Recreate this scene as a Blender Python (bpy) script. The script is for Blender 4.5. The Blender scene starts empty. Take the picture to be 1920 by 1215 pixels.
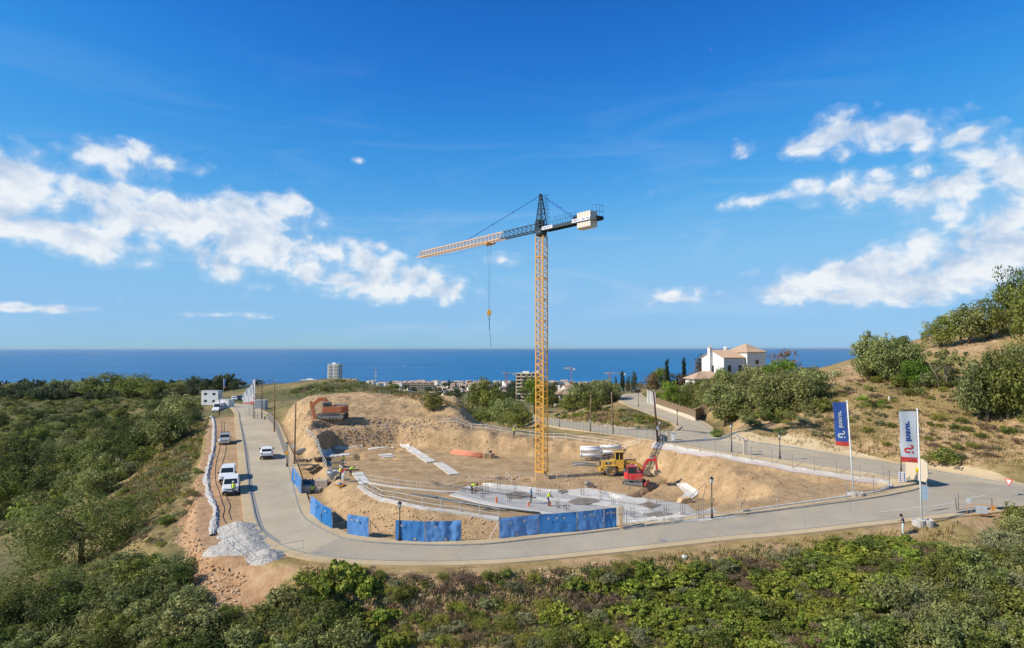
import bpy, bmesh, math, random
import numpy as np
from mathutils import Vector, Matrix, Euler
R = math.radians
SC = bpy.context.scene
COL = SC.collection
rng = random.Random(7)
nrg = np.random.default_rng(11)

# ------------------------------------------------------------------ camera, sky, sun, exposure
CZ = 110.0                      # camera height above the sea (sea level is z = 0)
FPX = 1200.0                    # focal length in pixels of the 1920 px wide photograph
PITCH = math.atan(45.5 / FPX)
cam_d = bpy.data.cameras.new('camera')
cam = bpy.data.objects.new('camera', cam_d)
COL.objects.link(cam)
cam.location = (0, 0, CZ)
cam.rotation_euler = (R(90) + PITCH, 0, 0)
cam_d.sensor_width = 36.0
cam_d.sensor_fit = 'HORIZONTAL'
cam_d.lens = 36.0 * FPX / 1920.0
cam_d.clip_start = 0.5
cam_d.clip_end = 150000.0
SC.camera = cam

SUN_TRAVEL = Vector((0.93, 0.36, 0)).normalized()      # where shadows point
SUN_EL = R(38)
to_sun = Vector((-SUN_TRAVEL.x * math.cos(SUN_EL), -SUN_TRAVEL.y * math.cos(SUN_EL), math.sin(SUN_EL)))

SC.view_settings.view_transform = 'Standard'
SC.view_settings.look = 'None'
SC.view_settings.exposure = 0.12
SC.view_settings.gamma = 1.0
SC.view_settings.use_curve_mapping = False
SC.render.engine = 'CYCLES'
SC.cycles.use_denoising = True
SC.cycles.max_bounces = 6
SC.cycles.diffuse_bounces = 3
SC.cycles.glossy_bounces = 3
SC.cycles.transmission_bounces = 4
SC.cycles.transparent_max_bounces = 8
SC.cycles.volume_bounces = 0

world = bpy.data.worlds.new('World')
SC.world = world
world.use_nodes = True
world.cycles.sampling_method = 'MANUAL'
world.cycles.sample_map_resolution = 256

def pixdir(px, py):
    cx = (px - 960.0) / FPX
    cy = (607.5 - py) / FPX
    v = Vector((cx, math.cos(PITCH) - cy * math.sin(PITCH), math.sin(PITCH) + cy * math.cos(PITCH)))
    return v

def build_sky():
    nt = world.node_tree
    N, L = nt.nodes, nt.links
    N.clear()
    def mth(op, a, b=None, c=None, clamp=False):
        n = N.new('ShaderNodeMath'); n.operation = op; n.use_clamp = clamp
        for i, v in enumerate((a, b, c)):
            if v is None: continue
            if isinstance(v, (int, float)): n.inputs[i].default_value = v
            else: L.new(v, n.inputs[i])
        return n.outputs[0]
    STR = 0.14
    out = N.new('ShaderNodeOutputWorld')
    sky = N.new('ShaderNodeTexSky'); sky.sky_type = 'NISHITA'; sky.sun_disc = False
    sky.sun_elevation = SUN_EL
    sky.sun_rotation = math.atan2(to_sun.x, to_sun.y)
    sky.altitude = 0; sky.air_density = 1.0; sky.dust_density = 0.15; sky.ozone_density = 4.0
    hs = N.new('ShaderNodeHueSaturation'); hs.inputs['Saturation'].default_value = 1.25
    L.new(sky.outputs[0], hs.inputs['Color'])
    tint = N.new('ShaderNodeMix'); tint.data_type = 'RGBA'; tint.blend_type = 'MULTIPLY'; tint.inputs[0].default_value = 1
    tint.inputs[7].default_value = (.60, .90, 1.16, 1); L.new(hs.outputs[0], tint.inputs[6])
    gm = N.new('ShaderNodeGamma'); gm.inputs[1].default_value = .74; L.new(tint.outputs[2], gm.inputs[0])
    sc2 = N.new('ShaderNodeMix'); sc2.data_type = 'RGBA'; sc2.blend_type = 'MULTIPLY'; sc2.inputs[0].default_value = 1; sc2.inputs[7].default_value = (.92, 1.02, 1.2, 1); L.new(gm.outputs[0], sc2.inputs[6])
    S = STR * 1.0867
    def scale(v, k):
        n = N.new('ShaderNodeVectorMath'); n.operation = 'SCALE'; n.inputs['Scale'].default_value = k; L.new(v, n.inputs[0]); return n.outputs[0]
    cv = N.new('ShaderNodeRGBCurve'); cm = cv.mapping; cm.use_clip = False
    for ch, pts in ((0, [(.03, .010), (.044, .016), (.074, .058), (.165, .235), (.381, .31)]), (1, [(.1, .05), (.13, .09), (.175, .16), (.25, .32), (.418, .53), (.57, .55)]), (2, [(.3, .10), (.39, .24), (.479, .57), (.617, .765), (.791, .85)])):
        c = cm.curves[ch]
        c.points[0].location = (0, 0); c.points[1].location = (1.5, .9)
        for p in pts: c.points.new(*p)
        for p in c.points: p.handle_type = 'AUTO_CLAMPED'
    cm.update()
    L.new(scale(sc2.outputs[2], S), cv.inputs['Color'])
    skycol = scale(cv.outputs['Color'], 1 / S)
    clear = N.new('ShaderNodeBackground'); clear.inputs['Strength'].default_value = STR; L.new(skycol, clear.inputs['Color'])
    tc = N.new('ShaderNodeTexCoord')
    sep = N.new('ShaderNodeSeparateXYZ'); L.new(tc.outputs['Generated'], sep.inputs[0])
    az = mth('ARCTAN2', sep.outputs[0], sep.outputs[1])
    el = sep.outputs[2]
    comb = N.new('ShaderNodeCombineXYZ')
    L.new(az, comb.inputs[0]); L.new(el, comb.inputs[1])
    def noise(vec, scale, detail, rough, dist=0.0):
        n = N.new('ShaderNodeTexNoise'); n.noise_dimensions = '2D'; n.inputs['Scale'].default_value = scale
        n.inputs['Detail'].default_value = detail; n.inputs['Roughness'].default_value = rough
        n.inputs['Distortion'].default_value = dist
        L.new(vec, n.inputs['Vector']); return n.outputs['Fac']
    def offs(vec, x, y, sx=1, sy=1):
        m = N.new('ShaderNodeMapping'); m.inputs['Location'].default_value = (x, y, 0); m.inputs['Scale'].default_value = (sx, sy, 1)
        L.new(vec, m.inputs[0]); return m.outputs[0]
    # where cloud banks hang, as bearings: px,py of the middle, half sizes, tilt (degrees, clockwise), weight
    blobs = [(0, 345, 120, 95, 0, 1.3), (60, 425, 200, 48, 8, 1.0), (255, 300, 190, 40, 4, 1.0), (215, 372, 200, 58, 8, 1.05),
             (470, 405, 150, 48, -4, 1.1), (390, 460, 200, 75, 12, .85), (610, 495, 210, 72, 10, 1.15), (770, 530, 170, 46, 4, 1.1),
             (170, 465, 110, 40, 12, .9),
             (1555, 252, 140, 52, -8, 1.0), (1700, 243, 100, 40, 0, .85), (1385, 278, 40, 22, 0, .7), (1850, 340, 240, 92, -6, 1.1), (1600, 360, 160, 44, 4, .9),
             (1415, 375, 80, 22, -8, .85), (1850, 448, 260, 66, -8, 1.0), (1660, 510, 350, 40, -2, 1.25), (1640, 545, 320, 36, 0, 1.2), (1800, 470, 240, 50, -4, .8), (1820, 247, 80, 18, -10, .8),
             (1260, 558, 100, 24, 0, .8), (2200, 430, 300, 170, 0, 1.0), (-260, 380, 240, 150, 0, 1.0),
             (40, 577, 150, 13, 0, .8), (400, 590, 150, 11, 0, .75), (945, 487, 50, 20, 0, .7), (672, 302, 22, 9, 0, .5)]
    tot = None
    for (px, py, hx, hy, tilt, w) in blobs:
        d = pixdir(px, py).normalized(); a0, e0 = math.atan2(d.x, d.y), d.z
        k = math.cos(a0)
        mp = N.new('ShaderNodeMapping'); mp.vector_type = 'TEXTURE'
        mp.inputs['Location'].default_value = (a0, e0, 0); mp.inputs['Rotation'].default_value = (0, 0, R(-tilt))
        mp.inputs['Scale'].default_value = (hx / FPX * k * k * 1.32, hy / FPX * k * 1.3, 1)
        L.new(comb.outputs[0], mp.inputs[0])
        g = N.new('ShaderNodeTexGradient'); g.gradient_type = 'QUADRATIC_SPHERE'; L.new(mp.outputs[0], g.inputs[0])
        tot = mth('MULTIPLY_ADD', g.outputs['Fac'], w * 1.6, tot if tot is not None else 0.0)
    vec = offs(comb.outputs[0], 0.37, 0.1, 1, 1.3)
    n1 = noise(vec, 15.0, 8, .58, .25)
    n1b = noise(offs(vec, .012, -.022), 15.0, 5, .55, .25)     # the same cloud stuff a little towards the sun
    big = noise(offs(comb.outputs[0], 5.1, 2.2, 1, 1.8), 4.5, 2, .5)
    # the sky beyond the frame carries loose banks in the same belt
    side = mth('MULTIPLY', mth('SUBTRACT', mth('ABSOLUTE', az), 0.95), 2.0, clamp=True)
    rest = mth('MULTIPLY', side, mth('MULTIPLY', mth('SUBTRACT', big, .42), 3.2, clamp=True))
    f = mth('MINIMUM', mth('ADD', tot, rest), 1.02)
    vo = N.new('ShaderNodeTexVoronoi'); vo.voronoi_dimensions = '2D'; vo.feature = 'SMOOTH_F1'; vo.inputs['Scale'].default_value = 26; vo.inputs['Smoothness'].default_value = .6; vo.inputs['Detail'].default_value = 1.5; L.new(vec, vo.inputs['Vector'])
    dens = mth('ADD', mth('MULTIPLY_ADD', vo.outputs['Distance'], -.8, mth('MULTIPLY_ADD', n1, 2.3, -.58)), mth('MULTIPLY_ADD', big, .9, mth('SUBTRACT', f, mth('MULTIPLY_ADD', mth('MULTIPLY', mth('ADD', tot, rest), 6.0, clamp=True), -.68, 1.24))))
    mr = N.new('ShaderNodeMapRange'); mr.interpolation_type = 'SMOOTHSTEP'; mr.inputs['From Min'].default_value = .16; mr.inputs['From Max'].default_value = 1.0
    L.new(dens, mr.inputs['Value'])
    st = noise(offs(comb.outputs[0], 1.3, .4, 1.0, 6.0), 3.0, 5, .6, .6)
    gate = mth('MULTIPLY', mth('SUBTRACT', .30, mth('ABSOLUTE', mth('SUBTRACT', el, .13))), 3.5, clamp=True)
    streak = mth('MULTIPLY', mth('MULTIPLY', mth('SUBTRACT', st, .5), 1.7, clamp=True), mth('MULTIPLY', gate, .30))
    veil = mth('MULTIPLY', mth('MULTIPLY_ADD', dens, .9, .04, clamp=True), .42)
    mask = mth('MULTIPLY', mth('MAXIMUM', mth('MAXIMUM', mth('MULTIPLY', mr.outputs[0], .88), veil), streak), mth('MULTIPLY', mth('ADD', el, .01), 22.0, clamp=True))
    lit = mth('MULTIPLY_ADD', mth('SUBTRACT', n1, n1b), 3.2, mth('MULTIPLY_ADD', dens, -.42, 1.02), clamp=True)
    ccol = N.new('ShaderNodeMix'); ccol.data_type = 'RGBA'
    k = .1 / STR
    ccol.inputs[6].default_value = (4.9 * k, 5.9 * k, 7.4 * k, 1); ccol.inputs[7].default_value = (8.6 * k, 8.75 * k, 8.85 * k, 1)
    L.new(lit, ccol.inputs[0])
    mix = N.new('ShaderNodeMix'); mix.data_type = 'RGBA'
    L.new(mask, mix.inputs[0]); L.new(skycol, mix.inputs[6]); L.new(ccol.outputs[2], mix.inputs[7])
    cloudy = N.new('ShaderNodeBackground'); cloudy.inputs['Strength'].default_value = STR; L.new(mix.outputs[2], cloudy.inputs['Color'])
    # no cloud hangs above this belt, so the plain sky is used there
    belt = mth('MULTIPLY', mth('GREATER_THAN', el, -.01), mth('LESS_THAN', el, .42))
    ms = N.new('ShaderNodeMixShader'); L.new(belt, ms.inputs[0]); L.new(clear.outputs[0], ms.inputs[1]); L.new(cloudy.outputs[0], ms.inputs[2])
    L.new(ms.outputs[0], out.inputs[0])
build_sky()

sun_d = bpy.data.lights.new('sun', 'SUN'); sun_d.energy = 5.0; sun_d.angle = R(0.53); sun_d.color = (1.0, .925, .79)
sun = bpy.data.objects.new('sun', sun_d); COL.objects.link(sun)
sun.rotation_euler = (-to_sun).to_track_quat('-Z', 'Y').to_euler()
sun.location = (0, 0, CZ + 60)

# ------------------------------------------------------------------ materials
MATS = {}
def newmat(name):
    m = bpy.data.materials.new(name); m.use_nodes = True
    nt = m.node_tree; b = nt.nodes['Principled BSDF']
    MATS[name] = m
    return m, nt, b
def setspec(b, v):
    b.inputs['Specular IOR Level'].default_value = v
def mat(name, col, rough=.6, metal=0.0, var=.12, scale=6.0, bump=0.0, spec=.4, dirt=None, dscale=1.5, coat=0.0):
    """plain painted/metal/plastic surface with slight mottling, optional dust"""
    if name in MATS: return MATS[name]
    m, nt, b = newmat(name)
    N, L = nt.nodes, nt.links
    b.inputs['Roughness'].default_value = rough; b.inputs['Metallic'].default_value = metal; setspec(b, spec)
    b.inputs['Coat Weight'].default_value = coat
    tc = N.new('ShaderNodeTexCoord')
    no = N.new('ShaderNodeTexNoise'); no.inputs['Scale'].default_value = scale; no.inputs['Detail'].default_value = 6; no.inputs['Roughness'].default_value = .65
    L.new(tc.outputs['Object'], no.inputs['Vector'])
    rp = N.new('ShaderNodeValToRGB')
    rp.color_ramp.elements[0].position = .3; rp.color_ramp.elements[1].position = .72
    rp.color_ramp.elements[0].color = tuple(c * (1 - var) for c in col[:3]) + (1,)
    rp.color_ramp.elements[1].color = tuple(min(1, c * (1 + var)) for c in col[:3]) + (1,)
    L.new(no.outputs['Fac'], rp.inputs[0])
    src = rp.outputs[0]
    if dirt:
        n2 = N.new('ShaderNodeTexNoise'); n2.inputs['Scale'].default_value = dscale; n2.inputs['Detail'].default_value = 8; n2.inputs['Roughness'].default_value = .7
        L.new(tc.outputs['Object'], n2.inputs['Vector'])
        mr = N.new('ShaderNodeMapRange'); mr.inputs[1].default_value = .41; mr.inputs[2].default_value = .70; mr.inputs[4].default_value = .8
        L.new(n2.outputs['Fac'], mr.inputs[0])
        mx = N.new('ShaderNodeMix'); mx.data_type = 'RGBA'; L.new(mr.outputs[0], mx.inputs[0]); L.new(src, mx.inputs[6]); mx.inputs[7].default_value = tuple(dirt) + (1,)
        src = mx.outputs[2]
    L.new(src, b.inputs['Base Color'])
    if bump:
        bp = N.new('ShaderNodeBump'); bp.inputs['Strength'].default_value = bump; bp.inputs['Distance'].default_value = .05
        L.new(no.outputs['Fac'], bp.inputs['Height']); L.new(bp.outputs[0], b.inputs['Normal'])
    return m
def glassmat(name, col=(.02, .03, .035), rough=.08):
    if name in MATS: return MATS[name]
    m, nt, b = newmat(name)
    b.inputs['Base Color'].default_value = col + (1,); b.inputs['Roughness'].default_value = rough; setspec(b, .6)
    return m

# ------------------------------------------------------------------ mesh helper
class MB:
    def __init__(s): s.v = []; s.f = []; s.m = []
    def add(s, vs, fs, mi=0):
        o = len(s.v); s.v += [tuple(q) for q in vs]; s.f += [tuple(i + o for i in f) for f in fs]; s.m += [mi] * len(fs); return s
    def box(s, c, d, rz=0, mi=0, ry=0, rx=0, M=None):
        x, y, z = d[0] / 2, d[1] / 2, d[2] / 2
        vs = [Vector((a, b, e)) for a in (-x, x) for b in (-y, y) for e in (-z, z)]
        if rz or ry or rx:
            E = Euler((rx, ry, rz)).to_matrix(); vs = [E @ q for q in vs]
        vs = [q + Vector(c) for q in vs]
        return s.add(vs, [(0, 1, 3, 2), (4, 6, 7, 5), (0, 4, 5, 1), (2, 3, 7, 6), (0, 2, 6, 4), (1, 5, 7, 3)], mi)
    def bar(s, a, b, w, h=None, mi=0, up=(0, 0, 1)):
        """rectangular bar from a to b"""
        h = h or w; a = Vector(a); b = Vector(b); t = (b - a).normalized(); u = Vector(up)
        if abs(t.dot(u)) > .98: u = Vector((1, 0, 0))
        sd = t.cross(u).normalized(); u = sd.cross(t).normalized()
        vs = []
        for p in (a, b):
            for i, j in ((-1, -1), (1, -1), (1, 1), (-1, 1)): vs.append(p + sd * (i * w / 2) + u * (j * h / 2))
        return s.add(vs, [(3, 2, 1, 0), (4, 5, 6, 7), (0, 1, 5, 4), (1, 2, 6, 5), (2, 3, 7, 6), (3, 0, 4, 7)], mi)
    def tube(s, pts, r, n=6, mi=0, cap=True):
        pts = [Vector(p) for p in pts]
        rs = r if isinstance(r, (list, tuple)) else [r] * len(pts)
        rings = []; prev = None
        for i, p in enumerate(pts):
            t = (pts[min(i + 1, len(pts) - 1)] - pts[max(i - 1, 0)])
            t = t.normalized() if t.length > 1e-9 else Vector((0, 0, 1))
            ref = prev if prev is not None and abs(prev.dot(t)) < .95 else (Vector((0, 0, 1)) if abs(t.z) < .9 else Vector((1, 0, 0)))
            u = (ref - t * ref.dot(t)).normalized(); prev = u
            w = t.cross(u)
            rings.append([p + (u * math.cos(2 * math.pi * k / n) + w * math.sin(2 * math.pi * k / n)) * rs[i] for k in range(n)])
        vs = [q for rg in rings for q in rg]; fs = []
        for i in range(len(pts) - 1):
            for k in range(n):
                k2 = (k + 1) % n
                fs.append((i * n + k, i * n + k2, (i + 1) * n + k2, (i + 1) * n + k))
        if cap:
            fs.append(tuple(range(n - 1, -1, -1))); fs.append(tuple((len(pts) - 1) * n + k for k in range(n)))
        return s.add(vs, fs, mi)
    def lathe(s, prof, c=(0, 0, 0), axis='z', n=16, mi=0):
        """prof: (radius, height) list round an axis through c"""
        vs = []; fs = []; c = Vector(c)
        for (r, h) in prof:
            for k in range(n):
                a = 2 * math.pi * k / n; x, y = r * math.cos(a), r * math.sin(a)
                vs.append(c + (Vector((x, y, h)) if axis == 'z' else Vector((x, h, y)) if axis == 'y' else Vector((h, x, y))))
        for i in range(len(prof) - 1):
            for k in range(n):
                k2 = (k + 1) % n; fs.append((i * n + k, i * n + k2, (i + 1) * n + k2, (i + 1) * n + k))
        return s.add(vs, fs, mi)
    def prism(s, poly, y0, y1, mi=0, axis='y'):
        """poly in xz (axis y), xy (axis z) or yz (axis x), extruded"""
        def P(p, h): return (p[0], h, p[1]) if axis == 'y' else (p[0], p[1], h) if axis == 'z' else (h, p[0], p[1])
        n = len(poly); vs = [P(p, y0) for p in poly] + [P(p, y1) for p in poly]
        fs = [tuple(range(n - 1, -1, -1)), tuple(range(n, 2 * n))] + [(i, (i + 1) % n, n + (i + 1) % n, n + i) for i in range(n)]
        return s.add(vs, fs, mi)
    def mesh(s, name, smooth=False, bevel=0.0):
        me = bpy.data.meshes.new(name); me.from_pydata([tuple(q) for q in s.v], [], s.f)
        if any(s.m): me.polygons.foreach_set('material_index', s.m)
        bm = bmesh.new(); bm.from_mesh(me)
        bmesh.ops.recalc_face_normals(bm, faces=bm.faces)
        if bevel:
            es = [e for e in bm.edges if len(e.link_faces) == 2 and e.calc_face_angle(0) > R(28)]
            bmesh.ops.bevel(bm, geom=es, offset=bevel, segments=2, affect='EDGES', profile=.6, clamp_overlap=True)
        bm.to_mesh(me); bm.free()
        if smooth: me.polygons.foreach_set('use_smooth', [True] * len(me.polygons))
        return me

def put(name, me, mats, parent=None, loc=(0, 0, 0), rz=0):
    o = bpy.data.objects.new(name, me); COL.objects.link(o)
    if mats is not None and not me.materials:
        for m in (mats if isinstance(mats, (list, tuple)) else [mats]): me.materials.append(m)
    o.location = loc
    if rz: o.rotation_euler = (0, 0, rz)
    if parent: o.parent = parent
    return o
def thing(name, label, cat, loc=(0, 0, 0), rz=0, group=None):
    o = bpy.data.objects.new(name, None); COL.objects.link(o)
    o.empty_display_size = .3
    o.location = loc; o.rotation_euler = (0, 0, rz)
    return tag(o, label, cat, group)
def tag(o, label, cat, group=None):
    o['label'] = label; o['category'] = cat
    if group: o['group'] = group
    return o
def struct(o, kind='structure', label=None):
    o['kind'] = kind
    if label: o['label'] = label
    return o
def dup(src, parent=None):
    o = src.copy(); COL.objects.link(o)
    if parent: o.parent = parent
    for c in KIDS.get(src.name, ()) : dup(c, o)
    return o
KIDS = {}
def register(root):
    """remember the parts of a finished thing so that it can be copied"""
    ch = list(root.children); KIDS[root.name] = ch
    for c in ch: register(c)
def textmesh(txt, size, name='lettering', extr=.004, align='CENTER', bold=0.0):
    cu = bpy.data.curves.new(name, 'FONT'); cu.body = txt; cu.size = size; cu.extrude = extr; cu.align_x = align; cu.align_y = 'CENTER'; cu.offset = bold
    o = bpy.data.objects.new(name, cu); COL.objects.link(o)
    dg = bpy.context.evaluated_depsgraph_get(); me = bpy.data.meshes.new_from_object(o.evaluated_get(dg))
    bpy.data.objects.remove(o); me.name = name; me.materials.clear()
    return me
# ------------------------------------------------------------------ terrain
def smooth(a, b, x):
    t = np.clip((x - a) / (b - a), 0, 1); return t * t * (3 - 2 * t)
def vnoise(x, y, seed=0):
    xi = np.floor(x).astype(np.int64); yi = np.floor(y).astype(np.int64); fx = x - xi; fy = y - yi
    def h(a, b):
        v = (a * 374761393 + b * 668265263 + seed * 982451653) & 0xffffffff
        v = ((v ^ (v >> 13)) * 1274126177) & 0xffffffff
        return ((v ^ (v >> 16)) & 0xffff) / 65535.0
    u = fx * fx * (3 - 2 * fx); w = fy * fy * (3 - 2 * fy)
    return (h(xi, yi) * (1 - u) + h(xi + 1, yi) * u) * (1 - w) + (h(xi, yi + 1) * (1 - u) + h(xi + 1, yi + 1) * u) * w
def fbm(x, y, sc, octv=4, seed=0, gain=.5):
    s = 0; a = 1; t = 0
    for i in range(octv):
        s = s + a * vnoise(x / sc, y / sc, seed + i * 17); t += a; a *= gain; sc /= 2.07
    return s / t - .5

def PZ(px, py, z):
    """photo pixel + height relative to the camera -> x, y, z(rel)"""
    d = pixdir(px, py); t = z / d.z
    return (d.x * t, d.y * t, z)
def PD(px, py, dist):
    d = pixdir(px, py); t = dist / d.y
    return (d.x * t, dist, d.z * t)

CTRL = []
# survey points: bearing, depression and distance
for q in [(600, 1005, 61.5), (300, 1010, 66), (200, 1000, 88), (100, 1100, 66), (0, 1200, 52), (-200, 1150, 60), (300, 870, 120), (340, 800, 150), (220, 930, 105), (150, 900, 140),
          (100, 850, 230), (0, 900, 190), (0, 1000, 110), (-200, 1000, 110), (-200, 850, 200), (200, 800, 330), (300, 780, 330), (0, 800, 340), (-250, 780, 340), (100, 760, 430), (250, 745, 450), (200, 735, 500),
          (0, 735, 550), (350, 735, 420), (380, 752, 300), (-250, 735, 550), (250, 840, 165), (330, 770, 240), (380, 770, 215),
          (440, 739, 285), (500, 746, 262), (560, 745, 235), (445, 752, 240), (420, 762, 215),
          (650, 716, 270), (620, 712, 300), (540, 726, 290), (760, 737, 255), (700, 722, 275),
          (860, 770, 260), (900, 790, 190), (780, 748, 300), (950, 782, 205), (820, 770, 200), (900, 748, 480), (1020, 770, 230),
          (800, 742, 700), (700, 724, 1200), (1000, 722, 1200), (500, 727, 1150), (300, 728, 1150), (0, 728, 1200), (1300, 728, 1200), (1600, 728, 1100), (-300, 728, 1200), (2200, 728, 1100),
          (1100, 742, 320), (1060, 757, 270), (1150, 748, 230), (1200, 735, 232), (1150, 770, 150), (1090, 782, 170), (1040, 772, 230),
          (1400, 737, 182), (1310, 747, 186), (1480, 703, 165), (1540, 694, 150), (1305, 780, 140), (1350, 800, 118), (1450, 812, 97), (1450, 770, 108), (1520, 762, 104), (1400, 772, 124),
          (1500, 800, 92), (1600, 792, 92.5), (1700, 803, 88.5), (1800, 818, 84), (1420, 812, 95), (1900, 838, 80),
          (1600, 740, 103), (1600, 703, 125), (1560, 692, 140), (1700, 770, 94), (1700, 730, 106), (1700, 665, 130), (1850, 770, 90), (1850, 690, 108), (1880, 622, 132), (1930, 590, 142),
          (1920, 800, 83), (1920, 700, 105), (2100, 650, 100), (2100, 850, 72), (2300, 600, 110),
          (960, 816, 109), (1100, 822, 106), (900, 806, 110), (820, 795, 118), (1200, 832, 99),
          (575, 828, 98), (590, 800, 112), (560, 790, 120), (600, 880, 82.5), (640, 905, 78),
          # spoil mound and benches
          (620, 807, 108), (700, 808, 108), (780, 806, 109), (620, 800, 109.4), (700, 799.5, 110), (790, 798, 112), (620, 784, 113), (700, 783, 113.6), (780, 784, 114.5),
          (600, 784, 113), (620, 776, 119), (700, 775, 119.5), (780, 780, 119), (660, 750, 128), (560, 760, 126), (600, 748, 130), (720, 739, 134), (640, 741, 136), (570, 748, 140), (760, 752, 130), (800, 768, 126), (850, 785, 124), (900, 797, 122), (700, 738, 142), (600, 742, 145), (780, 756, 140), (860, 782, 135), (520, 775, 150),
          ]:
    CTRL.append(PD(*q))
# open country by position: x, y, height relative to the camera
CTRL += [(x, 45.5, z) for x, z in ((-30, -24.5), (-12, -22.4), (8, -21.2), (22, -20.0), (34, -18.9), (50, -18.5))]
CTRL += [(x, 34.0, z) for x, z in ((-30, -29), (-10, -27), (10, -26), (28, -24.2), (45, -23))]
CTRL += [(x, 20.0, z) for x, z in ((-25, -35), (0, -33), (20, -31))]
CTRL += [(x, 2050.0, -111.5) for x in (-2600, -1500, -700, 0, 700, 1500, 2600)] + [(x, 1650.0, -97) for x in (-2000, -900, 0, 900, 2000)] + [(x, 2900.0, -125) for x in (-3000, -1000, 1000, 3000)]
CTRL += [(60, 330, -30), (140, 260, -14), (200, 250, 4), (130, 420, -42), (300, 500, -40), (-60, 420, -30), (-20, 360, -30), (0, 700, -58), (-300, 800, -60), (400, 800, -62)]

def catmull(pts, step=1.0):
    P = [np.array(p, float) for p in pts]; P = [2 * P[0] - P[1]] + P + [2 * P[-1] - P[-2]]; out = []
    for i in range(1, len(P) - 2):
        n = max(2, int(np.linalg.norm(P[i + 1] - P[i]) / step))
        for k in range(n):
            t = k / n; a, b, c, d = P[i - 1], P[i], P[i + 1], P[i + 2]
            out.append(.5 * ((2 * b) + (c - a) * t + (2 * a - 5 * b + 4 * c - d) * t * t + (3 * b - a - 3 * c + d) * t ** 3))
    out.append(P[-2]); return np.array(out)
# road middles (photo pixel, height rel. camera)
ROAD1 = [PD(432, 745, 262), PD(446, 752, 240), PZ(462, 763, -17.0), PZ(476, 785, -16.2), PZ(488, 820, -16.3), PZ(502, 870, -16.9), PZ(514, 930, -17.6), PZ(527, 975, -17.9), PZ(562, 1008, -18.1), PZ(640, 1030, -18.2),
         PZ(740, 1040, -18.25), PZ(850, 1041, -18.2), PZ(1000, 1033, -17.95), PZ(1200, 1009, -17.45), PZ(1400, 984, -16.75), PZ(1600, 960, -16.0), PZ(1720, 943, -15.6), PZ(1830, 930, -15.4), PZ(1930, 928, -15.3), PZ(2100, 925, -15.2)]
ROAD2 = [PZ(1800, 912, -15.4), PZ(1690, 885, -15.0), PZ(1600, 870, -14.6), PZ(1500, 855, -14.15), PZ(1372, 839, -13.8), PZ(1240, 820, -14.2), PZ(1150, 808, -16.0), PZ(1090, 799, -17.8), PZ(1030, 790, -20.2), PZ(985, 783, -22.5)]
ROAD3 = [PZ(1275, 822, -14.2), PZ(1318, 812, -14.7), PZ(1312, 799, -15.2), PZ(1270, 783, -15.5), PZ(1222, 764, -15.2), PZ(1192, 750, -14.7), PZ(1178, 739, -14.1), PD(1172, 735.5, 220)]
STRIP = [PZ(420, 782, -16.0), PZ(424, 830, -16.4), PZ(422, 890, -17.3), PZ(430, 950, -17.75), PZ(440, 1000, -17.95), PZ(470, 1030, -18.2)]
LINES = [(catmull(ROAD3, .8), 3.6, 4.0), (catmull(ROAD2, .8), 4.3, 3.5), (catmull(STRIP, .8), 3.0, 1.2), (catmull(ROAD1, .8), 4.7, 3.4)]
for ln, _, _ in LINES:
    CTRL += [tuple(p) for p in ln[::9]]
CTRL = np.array(CTRL)
VS = .62
def uv(x, y): return x / y * 1.0, np.log(np.maximum(y, 5)) * VS
def tps_fit(C):
    u, v = uv(C[:, 0], C[:, 1]); n = len(u)
    r2 = (u[:, None] - u) ** 2 + (v[:, None] - v) ** 2
    K = np.where(r2 > 0, r2 * np.log(r2 + 1e-12), 0) + np.eye(n) * 2e-6
    Pm = np.stack([np.ones(n), u, v], 1); A = np.zeros((n + 3, n + 3)); A[:n, :n] = K; A[:n, n:] = Pm; A[n:, :n] = Pm.T
    b = np.zeros(n + 3); b[:n] = C[:, 2]
    return u, v, np.linalg.solve(A, b)
def tps_eval(fit, x, y):
    u0, v0, w = fit; u, v = uv(x.ravel(), y.ravel()); out = np.empty(u.size)
    for i in range(0, u.size, 40000):
        a, b = u[i:i + 40000], v[i:i + 40000]
        r2 = (a[:, None] - u0) ** 2 + (b[:, None] - v0) ** 2
        out[i:i + 40000] = (r2 * np.log(r2 + 1e-12)) @ w[:-3] + w[-3] + w[-2] * a + w[-1] * b
    return out.reshape(x.shape)
BASE = tps_fit(CTRL)
FLOORPTS = [PZ(*q) for q in [(672, 914, -16.0), (700, 931, -15.9), (760, 946, -15.95), (850, 962, -16.2), (935, 978, -16.6), (1050, 985, -17.4), (1155, 992, -18.0), (1300, 985, -18.8), (1395, 966, -18.8), (1300, 925, -18.4), (1245, 895, -17.9),
                                    (1195, 872, -17.6), (1100, 862, -17.4), (1000, 856, -17.3), (930, 850, -17.1), (870, 847, -17.0), (800, 842, -16.9), (745, 835, -16.8), (625, 840, -16.8), (606, 852, -16.8), (620, 885, -16.6), (640, 897, -16.4), (900, 915, -17.3), (1015, 890, -17.5), (1100, 940, -17.9), (800, 900, -16.9)]]
FLOOR = tps_fit(np.array(FLOORPTS))
PITPOLY = np.array([p[:2] for p in FLOORPTS[:22]])
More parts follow.
